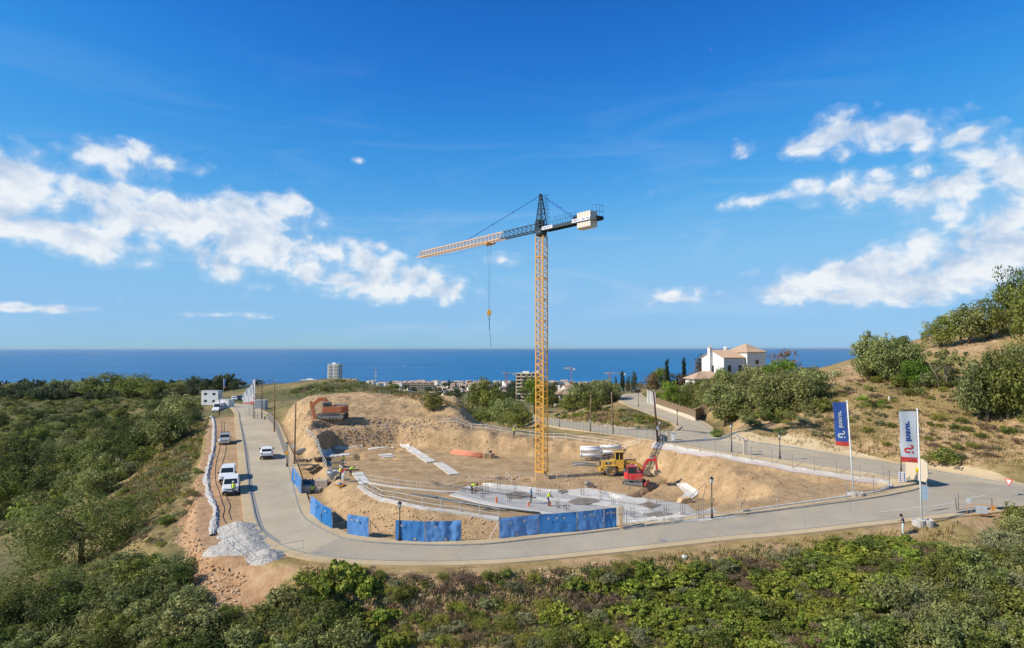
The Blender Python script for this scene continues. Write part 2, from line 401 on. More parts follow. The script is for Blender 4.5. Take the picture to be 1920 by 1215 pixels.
def poly_sd(poly, x, y, with_arc=False):
    """signed distance, outside positive"""
    d = np.full(x.shape, 1e9); ins = np.zeros(x.shape, bool); n = len(poly); arc = np.zeros(x.shape); run = 0.0
    for i in range(n):
        a, b = poly[i], poly[(i + 1) % n]; e = b - a
        t = np.clip(((x - a[0]) * e[0] + (y - a[1]) * e[1]) / (e @ e), 0, 1)
        q = (x - a[0] - t * e[0]) ** 2 + (y - a[1] - t * e[1]) ** 2; L_ = float(np.sqrt(e @ e)); arc = np.where(q < d, run + t * L_, arc); run += L_
        d = np.minimum(d, q)
        c = ((a[1] > y) != (b[1] > y)) & (x < (b[0] - a[0]) * (y - a[1]) / (b[1] - a[1] + 1e-12) + a[0]); ins ^= c
    d = np.sqrt(d); sd = np.where(ins, -d, d)
    return (sd, arc) if with_arc else sd
def line_d(ln, x, y):
    best = np.full(x.shape, 1e18); z = np.zeros(x.shape)
    for i in range(len(ln) - 1):
        a, b = ln[i], ln[i + 1]; e = b[:2] - a[:2]
        t = np.clip(((x - a[0]) * e[0] + (y - a[1]) * e[1]) / (e @ e + 1e-9), 0, 1)
        q = (x - a[0] - t * e[0]) ** 2 + (y - a[1] - t * e[1]) ** 2
        m = q < best; best = np.where(m, q, best); z = np.where(m, a[2] + t * (b[2] - a[2]), z)
    return np.sqrt(best), z
TRENCH = [([PZ(1140, 920, -17.6)[:2], PZ(1152, 930, -17.7)[:2]], .35, .5), ([PZ(1190, 928, -17.9)[:2], PZ(1230, 908, -17.9)[:2]], .5, .6), ([PZ(1236, 905, -17.9)[:2], PZ(1268, 895, -17.9)[:2]], .4, .45),
          ([PZ(690, 852, -16.9)[:2], PZ(725, 851, -16.9)[:2]], .5, .5), ([PZ(705, 862, -16.9)[:2], PZ(735, 861, -16.9)[:2]], .8, .45), ([PZ(630, 862, -16.9)[:2], PZ(660, 861, -16.9)[:2]], .8, .45), ([PZ(672, 862, -16.9)[:2], PZ(674, 852, -16.9)[:2]], .5, .5),
          ([PZ(830, 908, -17.1)[:2], PZ(905, 908, -17.2)[:2]], 1.0, .8), ([PZ(950, 893, -17.2)[:2], PZ(992, 893, -17.2)[:2]], 1.1, .9)]
def make_height(x, y):
    z = tps_eval(BASE, x, y)
    near = y < 330
    zone = {}
    dr = np.full(x.shape, 1e9)
    amp = .55 * smooth(30, 200, y) + .35
    wild = fbm(x, y, 9, 5, 3) * 1.5 * amp + fbm(x, y, 60, 3, 9) * 5 * smooth(180, 500, y)
    flat = np.zeros(x.shape)
    zr = z.copy()
    for ln, hw, bl in LINES:
        m = (y < 300) & (np.abs(x) < 170)
        d = np.full(x.shape, 1e9); zz = np.zeros(x.shape)
        dd, z2 = line_d(ln[::3] if len(ln) > 40 else ln, x[m], y[m]); d[m] = dd; zz[m] = z2
        w = 1 - smooth(hw + .3, hw + bl, d)
        z = z * (1 - w) + zz * w; flat = np.maximum(flat, w); dr = np.minimum(dr, d - hw)
    # dig and fill the building plot
    sd = np.full(x.shape, 1e9); m = (y < 150) & (y > 40) & (np.abs(x) < 80)
    arc = np.zeros(x.shape); sd[m], arc[m] = poly_sd(PITPOLY, x[m], y[m], True)
    fl = z.copy(); fl[m] = tps_eval(FLOOR, x[m], y[m])
    dd = np.maximum(sd, 0) + 0.0
    jag = fbm(x, y, 2.2, 4, 21) * 1.6
    dd2 = np.maximum(dd + jag * smooth(.2, 1.5, dd), 0)
    back = smooth(92, 101, y) * smooth(8, -2, x)
    cut = fl + dd2 * (1.0 + .9 * back); fill = fl - dd2 * .36
    zc = np.clip(z, fill, cut)
    w = (1 - smooth(9, 13, sd)) * (1 - flat)
    z = z * (1 - w) + zc * w
    zter = np.interp(dd + fbm(x, y, 3.0, 3, 77) * 1.1 * smooth(.6, 2, dd), [0, .9, 3.4, 4.2, 9.5, 11.5, 21, 30], [-16.8, -13.8, -13.55, -12.35, -12.15, -11.2, -9.3, -9.3])
    wt = smooth(100, 102, y) * smooth(-6, -12, x) * smooth(-41, -37, x) * (1 - smooth(19, 23, dd)) * (1 - flat)
    z = z * (1 - wt) + zter * wt
    digm = (1 - smooth(5.5, 9, sd + fbm(x, y, 7, 3, 5) * 5)) * (1 - flat)
    rough = np.where(sd < 0, .12, 1.0)
    rubble = fbm(x, y, 2.0, 4, 31, .6)
    inplot = (x > -45) & (x < 45) & (y > 60) & (y < 146)
    spoil = smooth(101, 106, y) * smooth(0, -6, x) * smooth(-50, -42, x) * (1 - smooth(140, 152, y)) * (1 - flat)
    z = z + np.where(inplot & (sd < 14), rubble * .55 * rough, 0) * (1 - flat) * (1 - spoil) + rubble * .9 * spoil + wild * (1 - np.maximum(digm, flat)) * (1 - .7 * spoil)
    rill = fbm(arc + fbm(x, y, 3, 2, 52) * 1.2, sd * .16, 1.3, 4, 51, .62)
    z = z + rill * .85 * smooth(.2, 1.2, sd) * (1 - smooth(5.5, 8.5, sd)) * (1 - flat) * (1 - wt)
    for pts, hw, dep in TRENCH:
        q = np.array([(a, b, 0) for a, b in pts]); d = np.full(x.shape, 9.0); m = (y < 130) & (np.abs(x) < 60)
        d[m], _ = line_d(q, x[m], y[m]); z = z - dep * (1 - smooth(hw * .7, hw * 1.15, d + fbm(x, y, 1, 3, 8) * .3))
    return z, dict(flat=flat, sd=sd, dig=digm, spoil=spoil, dr=dr)
def axis(lo, hi, step, low, high, g):
    a = list(np.arange(lo, hi + 1e-6, step)); s = step; p = a[-1]; up = []
    while p < high: s *= g; p += s; up.append(p)
    s = step; p = a[0]; dn = []
    while p > low: s *= g; p -= s; dn.append(p)
    return np.array(dn[::-1] + a + up)
AX = axis(-60, 62, .36, -3400, 3400, 1.062); AY = axis(46, 134, .36, 14, 2900, 1.055)
GX, GY = np.meshgrid(AX, AY)
GZ, ZONE = make_height(GX, GY)
def H(x, y):
    """ground height (world z) by bilinear look-up in the built ground sheet"""
    x = np.asarray(x, float); y = np.asarray(y, float)
    i = np.clip(np.searchsorted(AX, x) - 1, 0, len(AX) - 2); j = np.clip(np.searchsorted(AY, y) - 1, 0, len(AY) - 2)
    tx = np.clip((x - AX[i]) / (AX[i + 1] - AX[i]), 0, 1); ty = np.clip((y - AY[j]) / (AY[j + 1] - AY[j]), 0, 1)
    return (GZ[j, i] * (1 - tx) + GZ[j, i + 1] * tx) * (1 - ty) + (GZ[j + 1, i] * (1 - tx) + GZ[j + 1, i + 1] * tx) * ty + CZ
def Hs(x, y): return float(H(x, y))
_T = np.exp(np.linspace(math.log(22), math.log(2600), 5000))
def G(px, py, dmin=0, dmax=1e9):
    """where the line of sight of a photo pixel meets the ground"""
    d = pixdir(px, py); t = _T[(_T >= dmin) & (_T <= dmax)]
    xs, ys, zs = d.x / d.y * t, t, d.z / d.y * t + CZ
    diff = zs - H(xs, ys); k = np.argmax(diff < 0)
    if diff[k] >= 0: k = len(t) - 1
    a, b = max(k - 1, 0), k
    w = diff[a] / (diff[a] - diff[b] + 1e-12) if b > a else 0
    w = min(max(w, 0), 1); tt = t[a] + (t[b] - t[a]) * w
    x, y = d.x / d.y * tt, tt
    return Vector((x, y, Hs(x, y)))
def mpp(p): return p.y / FPX          # metres per photo pixel at a place
def GP(pts, step=None, **k):
    """list of photo pixels -> smoothed ground polyline (n,3)"""
    q = [tuple(G(a, b, **k)) for a, b in pts]
    if step:
        c = catmull(q, step); c[:, 2] = H(c[:, 0], c[:, 1]); return c
    return np.array(q)

def ground():
    ny, nx = GX.shape
    vs = np.stack([GX.ravel(), GY.ravel(), GZ.ravel() + CZ], 1)
    idx = np.arange(nx * ny).reshape(ny, nx)
    f = np.stack([idx[:-1, :-1].ravel(), idx[:-1, 1:].ravel(), idx[1:, 1:].ravel(), idx[1:, :-1].ravel()], 1)
    me = bpy.data.meshes.new('ground')
    me.vertices.add(len(vs)); me.vertices.foreach_set('co', vs.ravel())
    me.loops.add(f.size); me.loops.foreach_set('vertex_index', f.ravel().astype(np.int32))
    me.polygons.add(len(f)); me.polygons.foreach_set('loop_start', np.arange(0, f.size, 4, dtype=np.int32)); me.polygons.foreach_set('loop_total', np.full(len(f), 4, np.int32))
    me.update(); me.validate()
    me.polygons.foreach_set('use_smooth', np.ones(len(f), bool))
    # soil map: r = dug earth, g = dry grass, b = green scrub floor, a = reddish spoil
    x, y = GX, GY
    bare = np.maximum(ZONE['dig'], ZONE['spoil'])
    plot = (poly_sd(np.array([PD(505, 790, 120)[:2], PD(560, 745, 150)[:2], PD(800, 755, 145)[:2], PD(960, 790, 130)[:2], PD(1235, 822, 100)[:2], PZ(1690, 903, -15)[:2], PZ(1690, 925, -15.6)[:2], PZ(1400, 972, -17)[:2], PZ(1000, 1022, -18)[:2], PZ(640, 1010, -18)[:2], PZ(560, 935, -17.4)[:2]]), x, y))
    bare = np.maximum(bare, 1 - smooth(-.5, 1.5, plot + fbm(x, y, 6, 3, 40) * 3))
    # bank below the dirt strip and gravel, and the verge below the road
    bank = poly_sd(np.array([PD(395, 778, 160)[:2], G2(405, 960), G2(405, 1030), G2(480, 1062), G2(575, 1058), G2(520, 1110), G2(430, 1170), G2(385, 1120), G2(330, 1010), G2(385, 880), G2(392, 800)]), x, y)
    red = 1 - smooth(-1.2, 1.8, bank + fbm(x, y, 5, 4, 41) * 4)
    strip_d, _ = line_d(LINES[2][0], x, y)
    red = np.maximum(red, .40 * (1 - smooth(2.6, 3.4, strip_d))); bare = np.maximum(bare, 1 - smooth(2.6, 3.6, strip_d))
    cutbank = smooth(1200, 1600, x / y * FPX + 960) * smooth(0.5, 3, ZONE['dr']) * (1 - smooth(12, 20, ZONE['dr'])) * smooth(70, 80, y)
    slope = np.hypot(*np.gradient(GZ, AY, AX))
    cb = cutbank * smooth(.28, .5, slope + fbm(x, y, 6, 3, 44) * .5)
    gr = np.clip(.55 + fbm(x, y, 22, 4, 42) * 2.2, 0, 1)
    hillr = smooth(1330, 1400, x / y * FPX + 960) * (1 - smooth(140, 170, y)) * smooth(74, 80, y)
    gr = np.clip(gr + .6 * hillr, 0, 1); hb = hillr * np.clip(.42 + fbm(x, y, 8, 4, 48) * 2.4, 0, 1)
    far = smooth(300, 900, y)
    leftv = smooth(-20, -60, x) * smooth(90, 200, y)
    gr = np.clip(gr - .45 * leftv - .4 * far, 0, 1)
    verge = (1 - smooth(5, 9, ZONE['dr'] + fbm(x, y, 4, 3, 55) * 3)) * smooth(70, 64, y) * (x > -26)
    gr = np.maximum(gr, verge); hb = np.maximum(hb, verge * np.clip(.42 + fbm(x, y, 2.5, 4, 56) * 2.2, 0, .85))
    ca = me.color_attributes.new('soil', 'FLOAT_COLOR', 'POINT')
    arr = np.stack([np.clip(np.maximum(bare + .9 * cb, hb), 0, 1), gr, ZONE['flat'], np.clip(red + ZONE['spoil'] * np.clip(.12 + fbm(x, y, 14, 3, 47) * 1.4, 0, .6), 0, 1)], -1).reshape(-1, 4)
    ca.data.foreach_set('color', arr.astype(np.float32).ravel())
    o = bpy.data.objects.new('ground', me); COL.objects.link(o)
    me.materials.append(soil_mat()); struct(o)
    return o
def G2(px, py):
    p = G(px, py); return (p.x, p.y)

def soil_mat():
    m, nt, b = newmat('soil'); N, L = nt.nodes, nt.links
    b.inputs['Roughness'].default_value = .95; setspec(b, .15)
    at = N.new('ShaderNodeAttribute'); at.attribute_name = 'soil'
    geo = N.new('ShaderNodeNewGeometry')
    sep = N.new('ShaderNodeSeparateColor'); L.new(at.outputs['Color'], sep.inputs[0])
    def noise(s, d=8, r=.65):
        n = N.new('ShaderNodeTexNoise'); n.inputs['Scale'].default_value = s; n.inputs['Detail'].default_value = d; n.inputs['Roughness'].default_value = r
        L.new(geo.outputs['Position'], n.inputs['Vector']); return n.outputs['Fac']
    def ramp(f, *st):
        r = N.new('ShaderNodeValToRGB'); e = r.color_ramp.elements
        while len(e) < len(st): e.new(.5)
        for i, (p, c) in enumerate(st): e[i].position = p; e[i].color = c + (1,)
        L.new(f, r.inputs[0]); return r.outputs[0]
    def mix(f, a, b_):
        x = N.new('ShaderNodeMix'); x.data_type = 'RGBA'; L.new(f, x.inputs[0]); L.new(a, x.inputs[6]); L.new(b_, x.inputs[7]); return x.outputs[2]
    def math_(op, a, b_, clamp=True):
        n = N.new('ShaderNodeMath'); n.operation = op; n.use_clamp = clamp
        for i, v in enumerate((a, b_)):
            if isinstance(v, (int, float)): n.inputs[i].default_value = v
            else: L.new(v, n.inputs[i])
        return n.outputs[0]
    nb, nm, nf = noise(.12, 5), noise(.9, 9, .7), noise(5, 6, .7)
    earth = ramp(nm, (.28, (.29, .175, .08)), (.44, (.45, .295, .15)), (.60, (.56, .385, .205)), (.78, (.63, .48, .29)))
    earth2 = ramp(nf, (.3, (.33, .215, .12)), (.7, (.55, .40, .25)))
    earth = mix(math_('MULTIPLY', nf, .55), earth, earth2)
    lowv = N.new('ShaderNodeMapRange'); lowv.inputs[1].default_value = .35; lowv.inputs[2].default_value = .66; lowv.inputs[3].default_value = .70; lowv.inputs[4].default_value = 1.10; L.new(noise(.28, 6, .68), lowv.inputs[0])
    ev = N.new('ShaderNodeVectorMath'); ev.operation = 'SCALE'; L.new(earth, ev.inputs[0]); L.new(lowv.outputs[0], ev.inputs['Scale']); earth = ev.outputs[0]
    red = ramp(nm, (.28, (.28, .15, .075)), (.5, (.44, .265, .145)), (.75, (.55, .39, .25)))
    grass = ramp(nm, (.25, (.17, .125, .05)), (.45, (.32, .225, .095)), (.65, (.43, .315, .14)), (.82, (.38, .22, .10)))
    scrub = ramp(nm, (.3, (.055, .065, .025)), (.5, (.12, .115, .048)), (.72, (.25, .19, .09)))
    gmask = math_('ADD', sep.outputs[1], math_('MULTIPLY', math_('SUBTRACT', nb, .5, False), 1.4, False))
    wild = mix(gmask, scrub, grass)
    edge = math_('MULTIPLY', math_('SUBTRACT', nm, .5, False), .5, False)
    def sharp(v):
        mr = N.new('ShaderNodeMapRange'); mr.inputs[1].default_value = .32; mr.inputs[2].default_value = .62; L.new(math_('ADD', v, edge, False), mr.inputs[0]); return mr.outputs[0]
    col = mix(sharp(sep.outputs[0]), wild, earth)
    col = mix(sharp(at.outputs['Alpha']), col, red)
    L.new(col, b.inputs['Base Color'])
    bp = N.new('ShaderNodeBump'); bp.inputs['Strength'].default_value = .7; bp.inputs['Distance'].default_value = .25
    hsum = math_('ADD', nm, math_('MULTIPLY', nf, .5, False), False)
    L.new(hsum, bp.inputs['Height']); L.new(bp.outputs[0], b.inputs['Normal'])
    return m
GROUND = ground()

def sea():
    m, nt, b = newmat('sea_water'); N, L = nt.nodes, nt.links
    b.inputs['Roughness'].default_value = .35; setspec(b, .25); b.inputs['IOR'].default_value = 1.33
    geo = N.new('ShaderNodeNewGeometry')
    mp = N.new('ShaderNodeMapping'); mp.inputs['Scale'].default_value = (.0005, .0042, 1); L.new(geo.outputs['Position'], mp.inputs[0])
    n = N.new('ShaderNodeTexNoise'); n.inputs['Scale'].default_value = 1; n.inputs['Detail'].default_value = 7; n.inputs['Roughness'].default_value = .62; L.new(mp.outputs[0], n.inputs[0])
    r = N.new('ShaderNodeValToRGB'); r.color_ramp.elements[0].position = .38; r.color_ramp.elements[1].position = .66
    r.color_ramp.elements[0].color = (.002, .095, .26, 1); r.color_ramp.elements[1].color = (.012, .185, .39, 1)
    L.new(n.outputs['Fac'], r.inputs[0]); L.new(r.outputs[0], b.inputs['Base Color'])
    mp2 = N.new('ShaderNodeMapping'); mp2.inputs['Scale'].default_value = (.05, .12, 1); L.new(geo.outputs['Position'], mp2.inputs[0])
    n2 = N.new('ShaderNodeTexNoise'); n2.inputs['Scale'].default_value = 1; n2.inputs['Detail'].default_value = 5; L.new(mp2.outputs[0], n2.inputs[0])
    bp = N.new('ShaderNodeBump'); bp.inputs['Strength'].default_value = 1.0; bp.inputs['Distance'].default_value = 3.0
    L.new(n2.outputs['Fac'], bp.inputs['Height']); L.new(bp.outputs[0], b.inputs['Normal'])
    me = bpy.data.meshes.new('sea')
    xs = [-90000, -20000, -3000, 3000, 20000, 90000]; ys = [1300, 4000, 15000, 90000]
    vs = [(x, y, 0) for y in ys for x in xs]; fs = [(j * 6 + i, j * 6 + i + 1, j * 6 + i + 7, j * 6 + i + 6) for j in range(3) for i in range(5)]
    me.from_pydata(vs, [], fs); me.materials.append(m)
    o = bpy.data.objects.new('sea', me); COL.objects.link(o); struct(o)
sea()
# ------------------------------------------------------------------ roads, pavements, site surfaces
def resample(P, n):
    P = np.asarray(P, float); s = np.r_[0, np.cumsum(np.hypot(*np.diff(P[:, :2], axis=0).T))]
    t = np.linspace(0, s[-1], n); return np.stack([np.interp(t, s, P[:, k]) for k in range(2)], 1)
def sheet(name, A, B, off, material, across=8, step=.9, thick=.0, parent=None, n=None):
    """surface between two ground polylines, following the ground; thick > 0 closes the sides (kerb)"""
    L_ = max(np.hypot(*np.diff(A[:, :2], axis=0).T).sum(), np.hypot(*np.diff(B[:, :2], axis=0).T).sum())
    n = n or max(3, int(L_ / step)); a, b = resample(A, n), resample(B, n)
    t = np.linspace(0, 1, across + 1)[None, :, None]
    q = a[:, None] * (1 - t) + b[:, None] * t; m = across + 1
    z = H(q[..., 0], q[..., 1]) + off
    vs = [(q[i, j, 0], q[i, j, 1], z[i, j]) for i in range(n) for j in range(m)]
    fs = [(i * m + j, i * m + j + 1, (i + 1) * m + j + 1, (i + 1) * m + j) for i in range(n - 1) for j in range(across)]
    if thick:
        o = len(vs); rim = [i * m for i in range(n)] + [(n - 1) * m + j for j in range(1, m)] + [i * m + m - 1 for i in range(n - 2, -1, -1)] + [j for j in range(m - 2, 0, -1)]
        vs += [(vs[k][0], vs[k][1], vs[k][2] - thick) for k in rim]
        for k in range(len(rim)): k2 = (k + 1) % len(rim); fs.append((rim[k], rim[k2], o + k2, o + k))
    mb = MB(); mb.add(vs, fs); me = mb.mesh(name)
    o = put(name, me, material, parent)
    return o
def side(P, d):
    """polyline moved sideways by d (left positive)"""
    P = np.asarray(P)[:, :2]; t = np.gradient(P, axis=0); t /= np.linalg.norm(t, axis=1)[:, None] + 1e-9
    return P + np.stack([-t[:, 1], t[:, 0]], 1) * d
def drape(name, pix, off, material, thick=.25, maxedge=1.2, parent=None, world=None):
    pts = world or [G(a, b) for a, b in pix]
    bm = bmesh.new(); vs = [bm.verts.new((p[0], p[1], 0)) for p in pts]; bm.faces.new(vs)
    bmesh.ops.triangulate(bm, faces=bm.faces)
    for _ in range(6):
        es = [e for e in bm.edges if e.calc_length() > maxedge]
        if not es: break
        bmesh.ops.subdivide_edges(bm, edges=es, cuts=1); bmesh.ops.triangulate(bm, faces=bm.faces)
    for v in bm.verts: v.co.z = Hs(v.co.x, v.co.y) + off
    if thick:
        r = bmesh.ops.extrude_face_region(bm, geom=list(bm.faces))
        for v in [g for g in r['geom'] if isinstance(g, bmesh.types.BMVert)]: v.co.z -= thick
    bmesh.ops.recalc_face_normals(bm, faces=bm.faces)
    me = bpy.data.meshes.new(name); bm.to_mesh(me); bm.free()
    return put(name, me, material, parent)

def road_mat(name, c0, c1, tone=.10):
    m, nt, b = newmat(name); N, L = nt.nodes, nt.links
    b.inputs['Roughness'].default_value = .92; setspec(b, .12)
    geo = N.new('ShaderNodeNewGeometry')
    def noise(s, d, r=.6, sc=(1, 1, 1), rot=0):
        mp = N.new('ShaderNodeMapping'); mp.inputs['Scale'].default_value = sc; mp.inputs['Rotation'].default_value = (0, 0, rot); L.new(geo.outputs['Position'], mp.inputs[0])
        n = N.new('ShaderNodeTexNoise'); n.inputs['Scale'].default_value = s; n.inputs['Detail'].default_value = d; n.inputs['Roughness'].default_value = r; L.new(mp.outputs[0], n.inputs[0]); return n.outputs['Fac']
    r = N.new('ShaderNodeValToRGB'); r.color_ramp.elements[0].position = .33; r.color_ramp.elements[1].position = .68
    r.color_ramp.elements[0].color = c0 + (1,); r.color_ramp.elements[1].color = c1 + (1,)
    L.new(noise(.22, 9, .62), r.inputs[0])
    f = noise(9, 4, .7); mm = N.new('ShaderNodeMapRange'); mm.inputs[3].default_value = 1 - tone; mm.inputs[4].default_value = 1 + tone; L.new(f, mm.inputs[0])
    st = N.new('ShaderNodeMapRange'); st.inputs[1].default_value = .6; st.inputs[2].default_value = .78; st.inputs[3].default_value = 1; st.inputs[4].default_value = .72; L.new(noise(.7, 8, .75, (1, .35, 1), .5), st.inputs[0])
    k = N.new('ShaderNodeMath'); k.operation = 'MULTIPLY'; L.new(mm.outputs[0], k.inputs[0]); L.new(st.outputs[0], k.inputs[1])
    vor = N.new('ShaderNodeTexVoronoi'); vor.feature = 'DISTANCE_TO_EDGE'; vor.inputs['Scale'].default_value = .16; L.new(geo.outputs['Position'], vor.inputs[0])
    cr = N.new('ShaderNodeMapRange'); cr.inputs[1].default_value = .002; cr.inputs[2].default_value = .006; cr.inputs[3].default_value = .8; cr.inputs[4].default_value = 1; L.new(vor.outputs[0], cr.inputs[0])
    k2 = N.new('ShaderNodeMath'); k2.operation = 'MULTIPLY'; L.new(k.outputs[0], k2.inputs[0]); L.new(cr.outputs[0], k2.inputs[1])
    v = N.new('ShaderNodeVectorMath'); v.operation = 'SCALE'; L.new(r.outputs[0], v.inputs[0]); L.new(k2.outputs[0], v.inputs['Scale'])
    du = N.new('ShaderNodeMapRange'); du.inputs[1].default_value = .5; du.inputs[2].default_value = .72; du.inputs[4].default_value = .65; L.new(noise(.35, 7, .7, (1, .6, 1), 1.1), du.inputs[0])
    dm = N.new('ShaderNodeMix'); dm.data_type = 'RGBA'; L.new(du.outputs[0], dm.inputs[0]); L.new(v.outputs[0], dm.inputs[6]); dm.inputs[7].default_value = (.47, .37, .24, 1)
    L.new(dm.outputs[2], b.inputs['Base Color'])
    return m
M_ROAD = road_mat('road_concrete', (.40, .34, .25), (.52, .44, .32))
M_ROADG = road_mat('road_grey', (.335, .295, .235), (.42, .365, .285))
M_PAVE = road_mat('pavement_sand', (.45, .345, .205), (.56, .44, .28), .07)
M_KERB = mat('kerb_grey', (.27, .26, .24), .9, var=.2, scale=2)
M_CONC = mat('concrete_pale', (.52, .50, .47), .9, var=.18, scale=1.2, bump=.15, dirt=(.42, .33, .22), dscale=.8)
M_BLIND = mat('blinding_concrete', (.64, .615, .57), .9, var=.12, scale=1.5, dirt=(.50, .42, .32), dscale=.7)
M_SLAB = mat('slab_grey', (.42, .405, .38), .9, var=.28, scale=2.2, dirt=(.50, .45, .38), dscale=.6)
M_WHITE = mat('white_paint', (.75, .75, .73), .55, var=.06)
M_LINE = mat('worn_white_line', (.62, .60, .55), .8, var=.3, scale=1.4)

IN1 = [(447, 757), (466, 762), (486, 772), (499, 781), (513, 800), (528, 840), (542, 885), (557, 947), (572, 975), (600, 993), (635, 1010), (672, 1017), (735, 1022), (835, 1025), (920, 1022), (1000, 1013), (1100, 1002), (1200, 989), (1300, 977), (1400, 966), (1500, 954), (1600, 941), (1660, 932), (1710, 922), (1738, 911)]
OUT1 = [(428, 757), (440, 765), (448, 775), (450, 790), (459, 840), (467, 905), (477, 958), (481, 975), (492, 998), (515, 1016), (540, 1029), (575, 1040), (620, 1047), (700, 1053), (800, 1055), (920, 1052), (1000, 1046), (1100, 1036), (1212, 1024), (1357, 1008), (1475, 998), (1600, 984), (1700, 973), (1800, 962), (1860, 955)]
A = GP(IN1, 1.0); B = GP(OUT1, 1.0)
EXT_A = GP([(1738, 911), (1800, 905), (1900, 912), (2020, 925)], 1.0); EXT_B = GP([(1860, 955), (1930, 950), (2060, 950)], 1.0)
FAR2 = [(1000, 778), (1050, 784), (1100, 790), (1200, 803), (1262, 812), (1345, 820), (1400, 828), (1500, 843), (1600, 860), (1732, 882), (1820, 897), (1900, 911), (2000, 928)]
NEAR2 = [(985, 789), (1030, 797), (1100, 808), (1150, 815), (1240, 828), (1300, 838), (1372, 850), (1500, 868), (1600, 883), (1690, 896), (1728, 902), (1739, 909)]
C = GP(FAR2, 1.0); D = GP(NEAR2, 1.0)
ROAD = struct(sheet('road', A, B, .06, M_ROAD, 10))
# darker resurfaced part in front of the plot, up to the junction
ia = np.argmin(np.hypot(A[:, 0] - G(640, 1012).x, A[:, 1] - G(640, 1012).y)); ib = np.argmin(np.hypot(B[:, 0] - G(575, 1040).x, B[:, 1] - G(575, 1040).y))
struct(sheet('road', A[ia:], B[ib:], .064, M_ROADG, 10))
struct(sheet('road', EXT_A, EXT_B, .068, M_ROADG, 14))
struct(sheet('road', C, D, .056, M_ROAD, 8))
E1 = GP([(1262, 814), (1274, 806), (1277, 799), (1255, 788), (1220, 775), (1180, 759), (1163, 748), (1159, 739)], .8); E2 = GP([(1345, 819), (1322, 800), (1300, 787), (1262, 771), (1232, 759), (1208, 748), (1200, 743), (1196, 738)], .8)
struct(sheet('road', E1, E2, .052, M_ROAD, 8))
# pavements with kerbs
def pave(name, P, d, off=.17, m=M_PAVE, kerb=True):
    Q = side(P, d); s = 1 if d > 0 else -1
    o = struct(sheet(name, side(P, .16 * s), Q, off, m, 3, .9, .3))
    if kerb: struct(sheet('kerb', np.asarray(P)[:, :2], side(P, .155 * s), off + .012, M_KERB, 1, .9, .3))
    return o
nose = GP([(1660, 932), (1710, 922), (1735, 913), (1742, 907), (1735, 902), (1700, 897), (1640, 889)], .5)
kin = len(A)
pave('pavement', A[8:kin - 6], 1.35)
pave('pavement', B[14:], -1.15)
pave('pavement', C[int(len(C) * .52):], 1.7)
pave('pavement', D[:-6], -.9)
pave('pavement', E1, 1.2); pave('pavement', E2, -1.1)
# pavement nose between the two roads
noseworld = [(p[0], p[1]) for p in nose] + [tuple(G(1668, 905))[:2], tuple(G(1672, 916))[:2], tuple(G(1665, 926))[:2]]
struct(drape('pavement', None, .165, M_PAVE, .3, world=noseworld))
struct(sheet('kerb', nose[:, :2], side(nose, .16), .185, M_KERB, 1, .6, .3))
# drain channel beside the dirt strip
drain = GP([(449, 792), (459, 840), (467, 905), (478, 960), (490, 994), (520, 1018)], 1.0)
struct(sheet('gutter', side(drain, -.1), side(drain, .34), .085, M_KERB, 1, .9, .02))
# white lines at the junction
for q in ([(1650, 962), (1700, 956), (1760, 949), (1800, 943)], [(1822, 935), (1850, 930)], [(1720, 898), (1760, 904)]):
    w = GP(q, .8); struct(sheet('road_line', w[:, :2], side(w, .13), .082, M_LINE, 1, .8))
# low white concrete upstand at the rim of the plot along the back road and the nose
rim = GP([(1232, 829), (1300, 841), (1372, 853), (1460, 867), (1550, 882), (1640, 895), (1672, 903), (1684, 912), (1680, 920), (1640, 931), (1560, 943), (1480, 954), (1400, 966)], .9)
o = struct(sheet('kerb_wall', side(rim, -.55), side(rim, -.9), .30, M_CONC, 1, .9, .6))
M_PURP = mat('purple_membrane', (.42, .36, .36), .8)
struct(sheet('drain_membrane', side(rim, -.92), side(rim, -1.12), .16, M_PURP, 1, .9, .1))
# terrace edge strip in front of the plot
edge = GP([(672, 912), (684, 922), (705, 934), (740, 943), (790, 953), (850, 961), (935, 975)], .7)
struct(sheet('concrete_edge', side(edge, -.2), side(edge, .32), .14, M_CONC, 1, .7, .3))
edge2 = GP([(672, 902), (720, 911), (780, 918), (840, 923), (880, 922)], .7)
struct(sheet('concrete_edge', side(edge2, -.3), side(edge2, .3), .12, M_BLIND, 1, .7, .3))
# blinding strips and footings on the plot floor
for q in ([(750, 833), (768, 833), (817, 865), (800, 868)], [(813, 869), (830, 868), (862, 889), (842, 891)], [(603, 841), (620, 840), (632, 856), (648, 868), (622, 875), (612, 862)],
          [(614, 872), (632, 870), (640, 882), (622, 884)], [(660, 888), (680, 886), (694, 906), (676, 909)], [(625, 838), (680, 836), (680, 838.5), (627, 841)], [(690, 842), (738, 839), (738, 841), (692, 844)],
          [(630, 853), (656, 851), (656, 854), (634, 856)], [(710, 853), (736, 851), (736, 854), (712, 856)], [(716, 857), (740, 855), (740, 857), (718, 859)],
          [(1268, 908), (1282, 906), (1310, 922), (1290, 941), (1268, 945), (1278, 932), (1286, 926)]):
    struct(drape('blinding_strip', q, .11, M_BLIND, .3, .9))
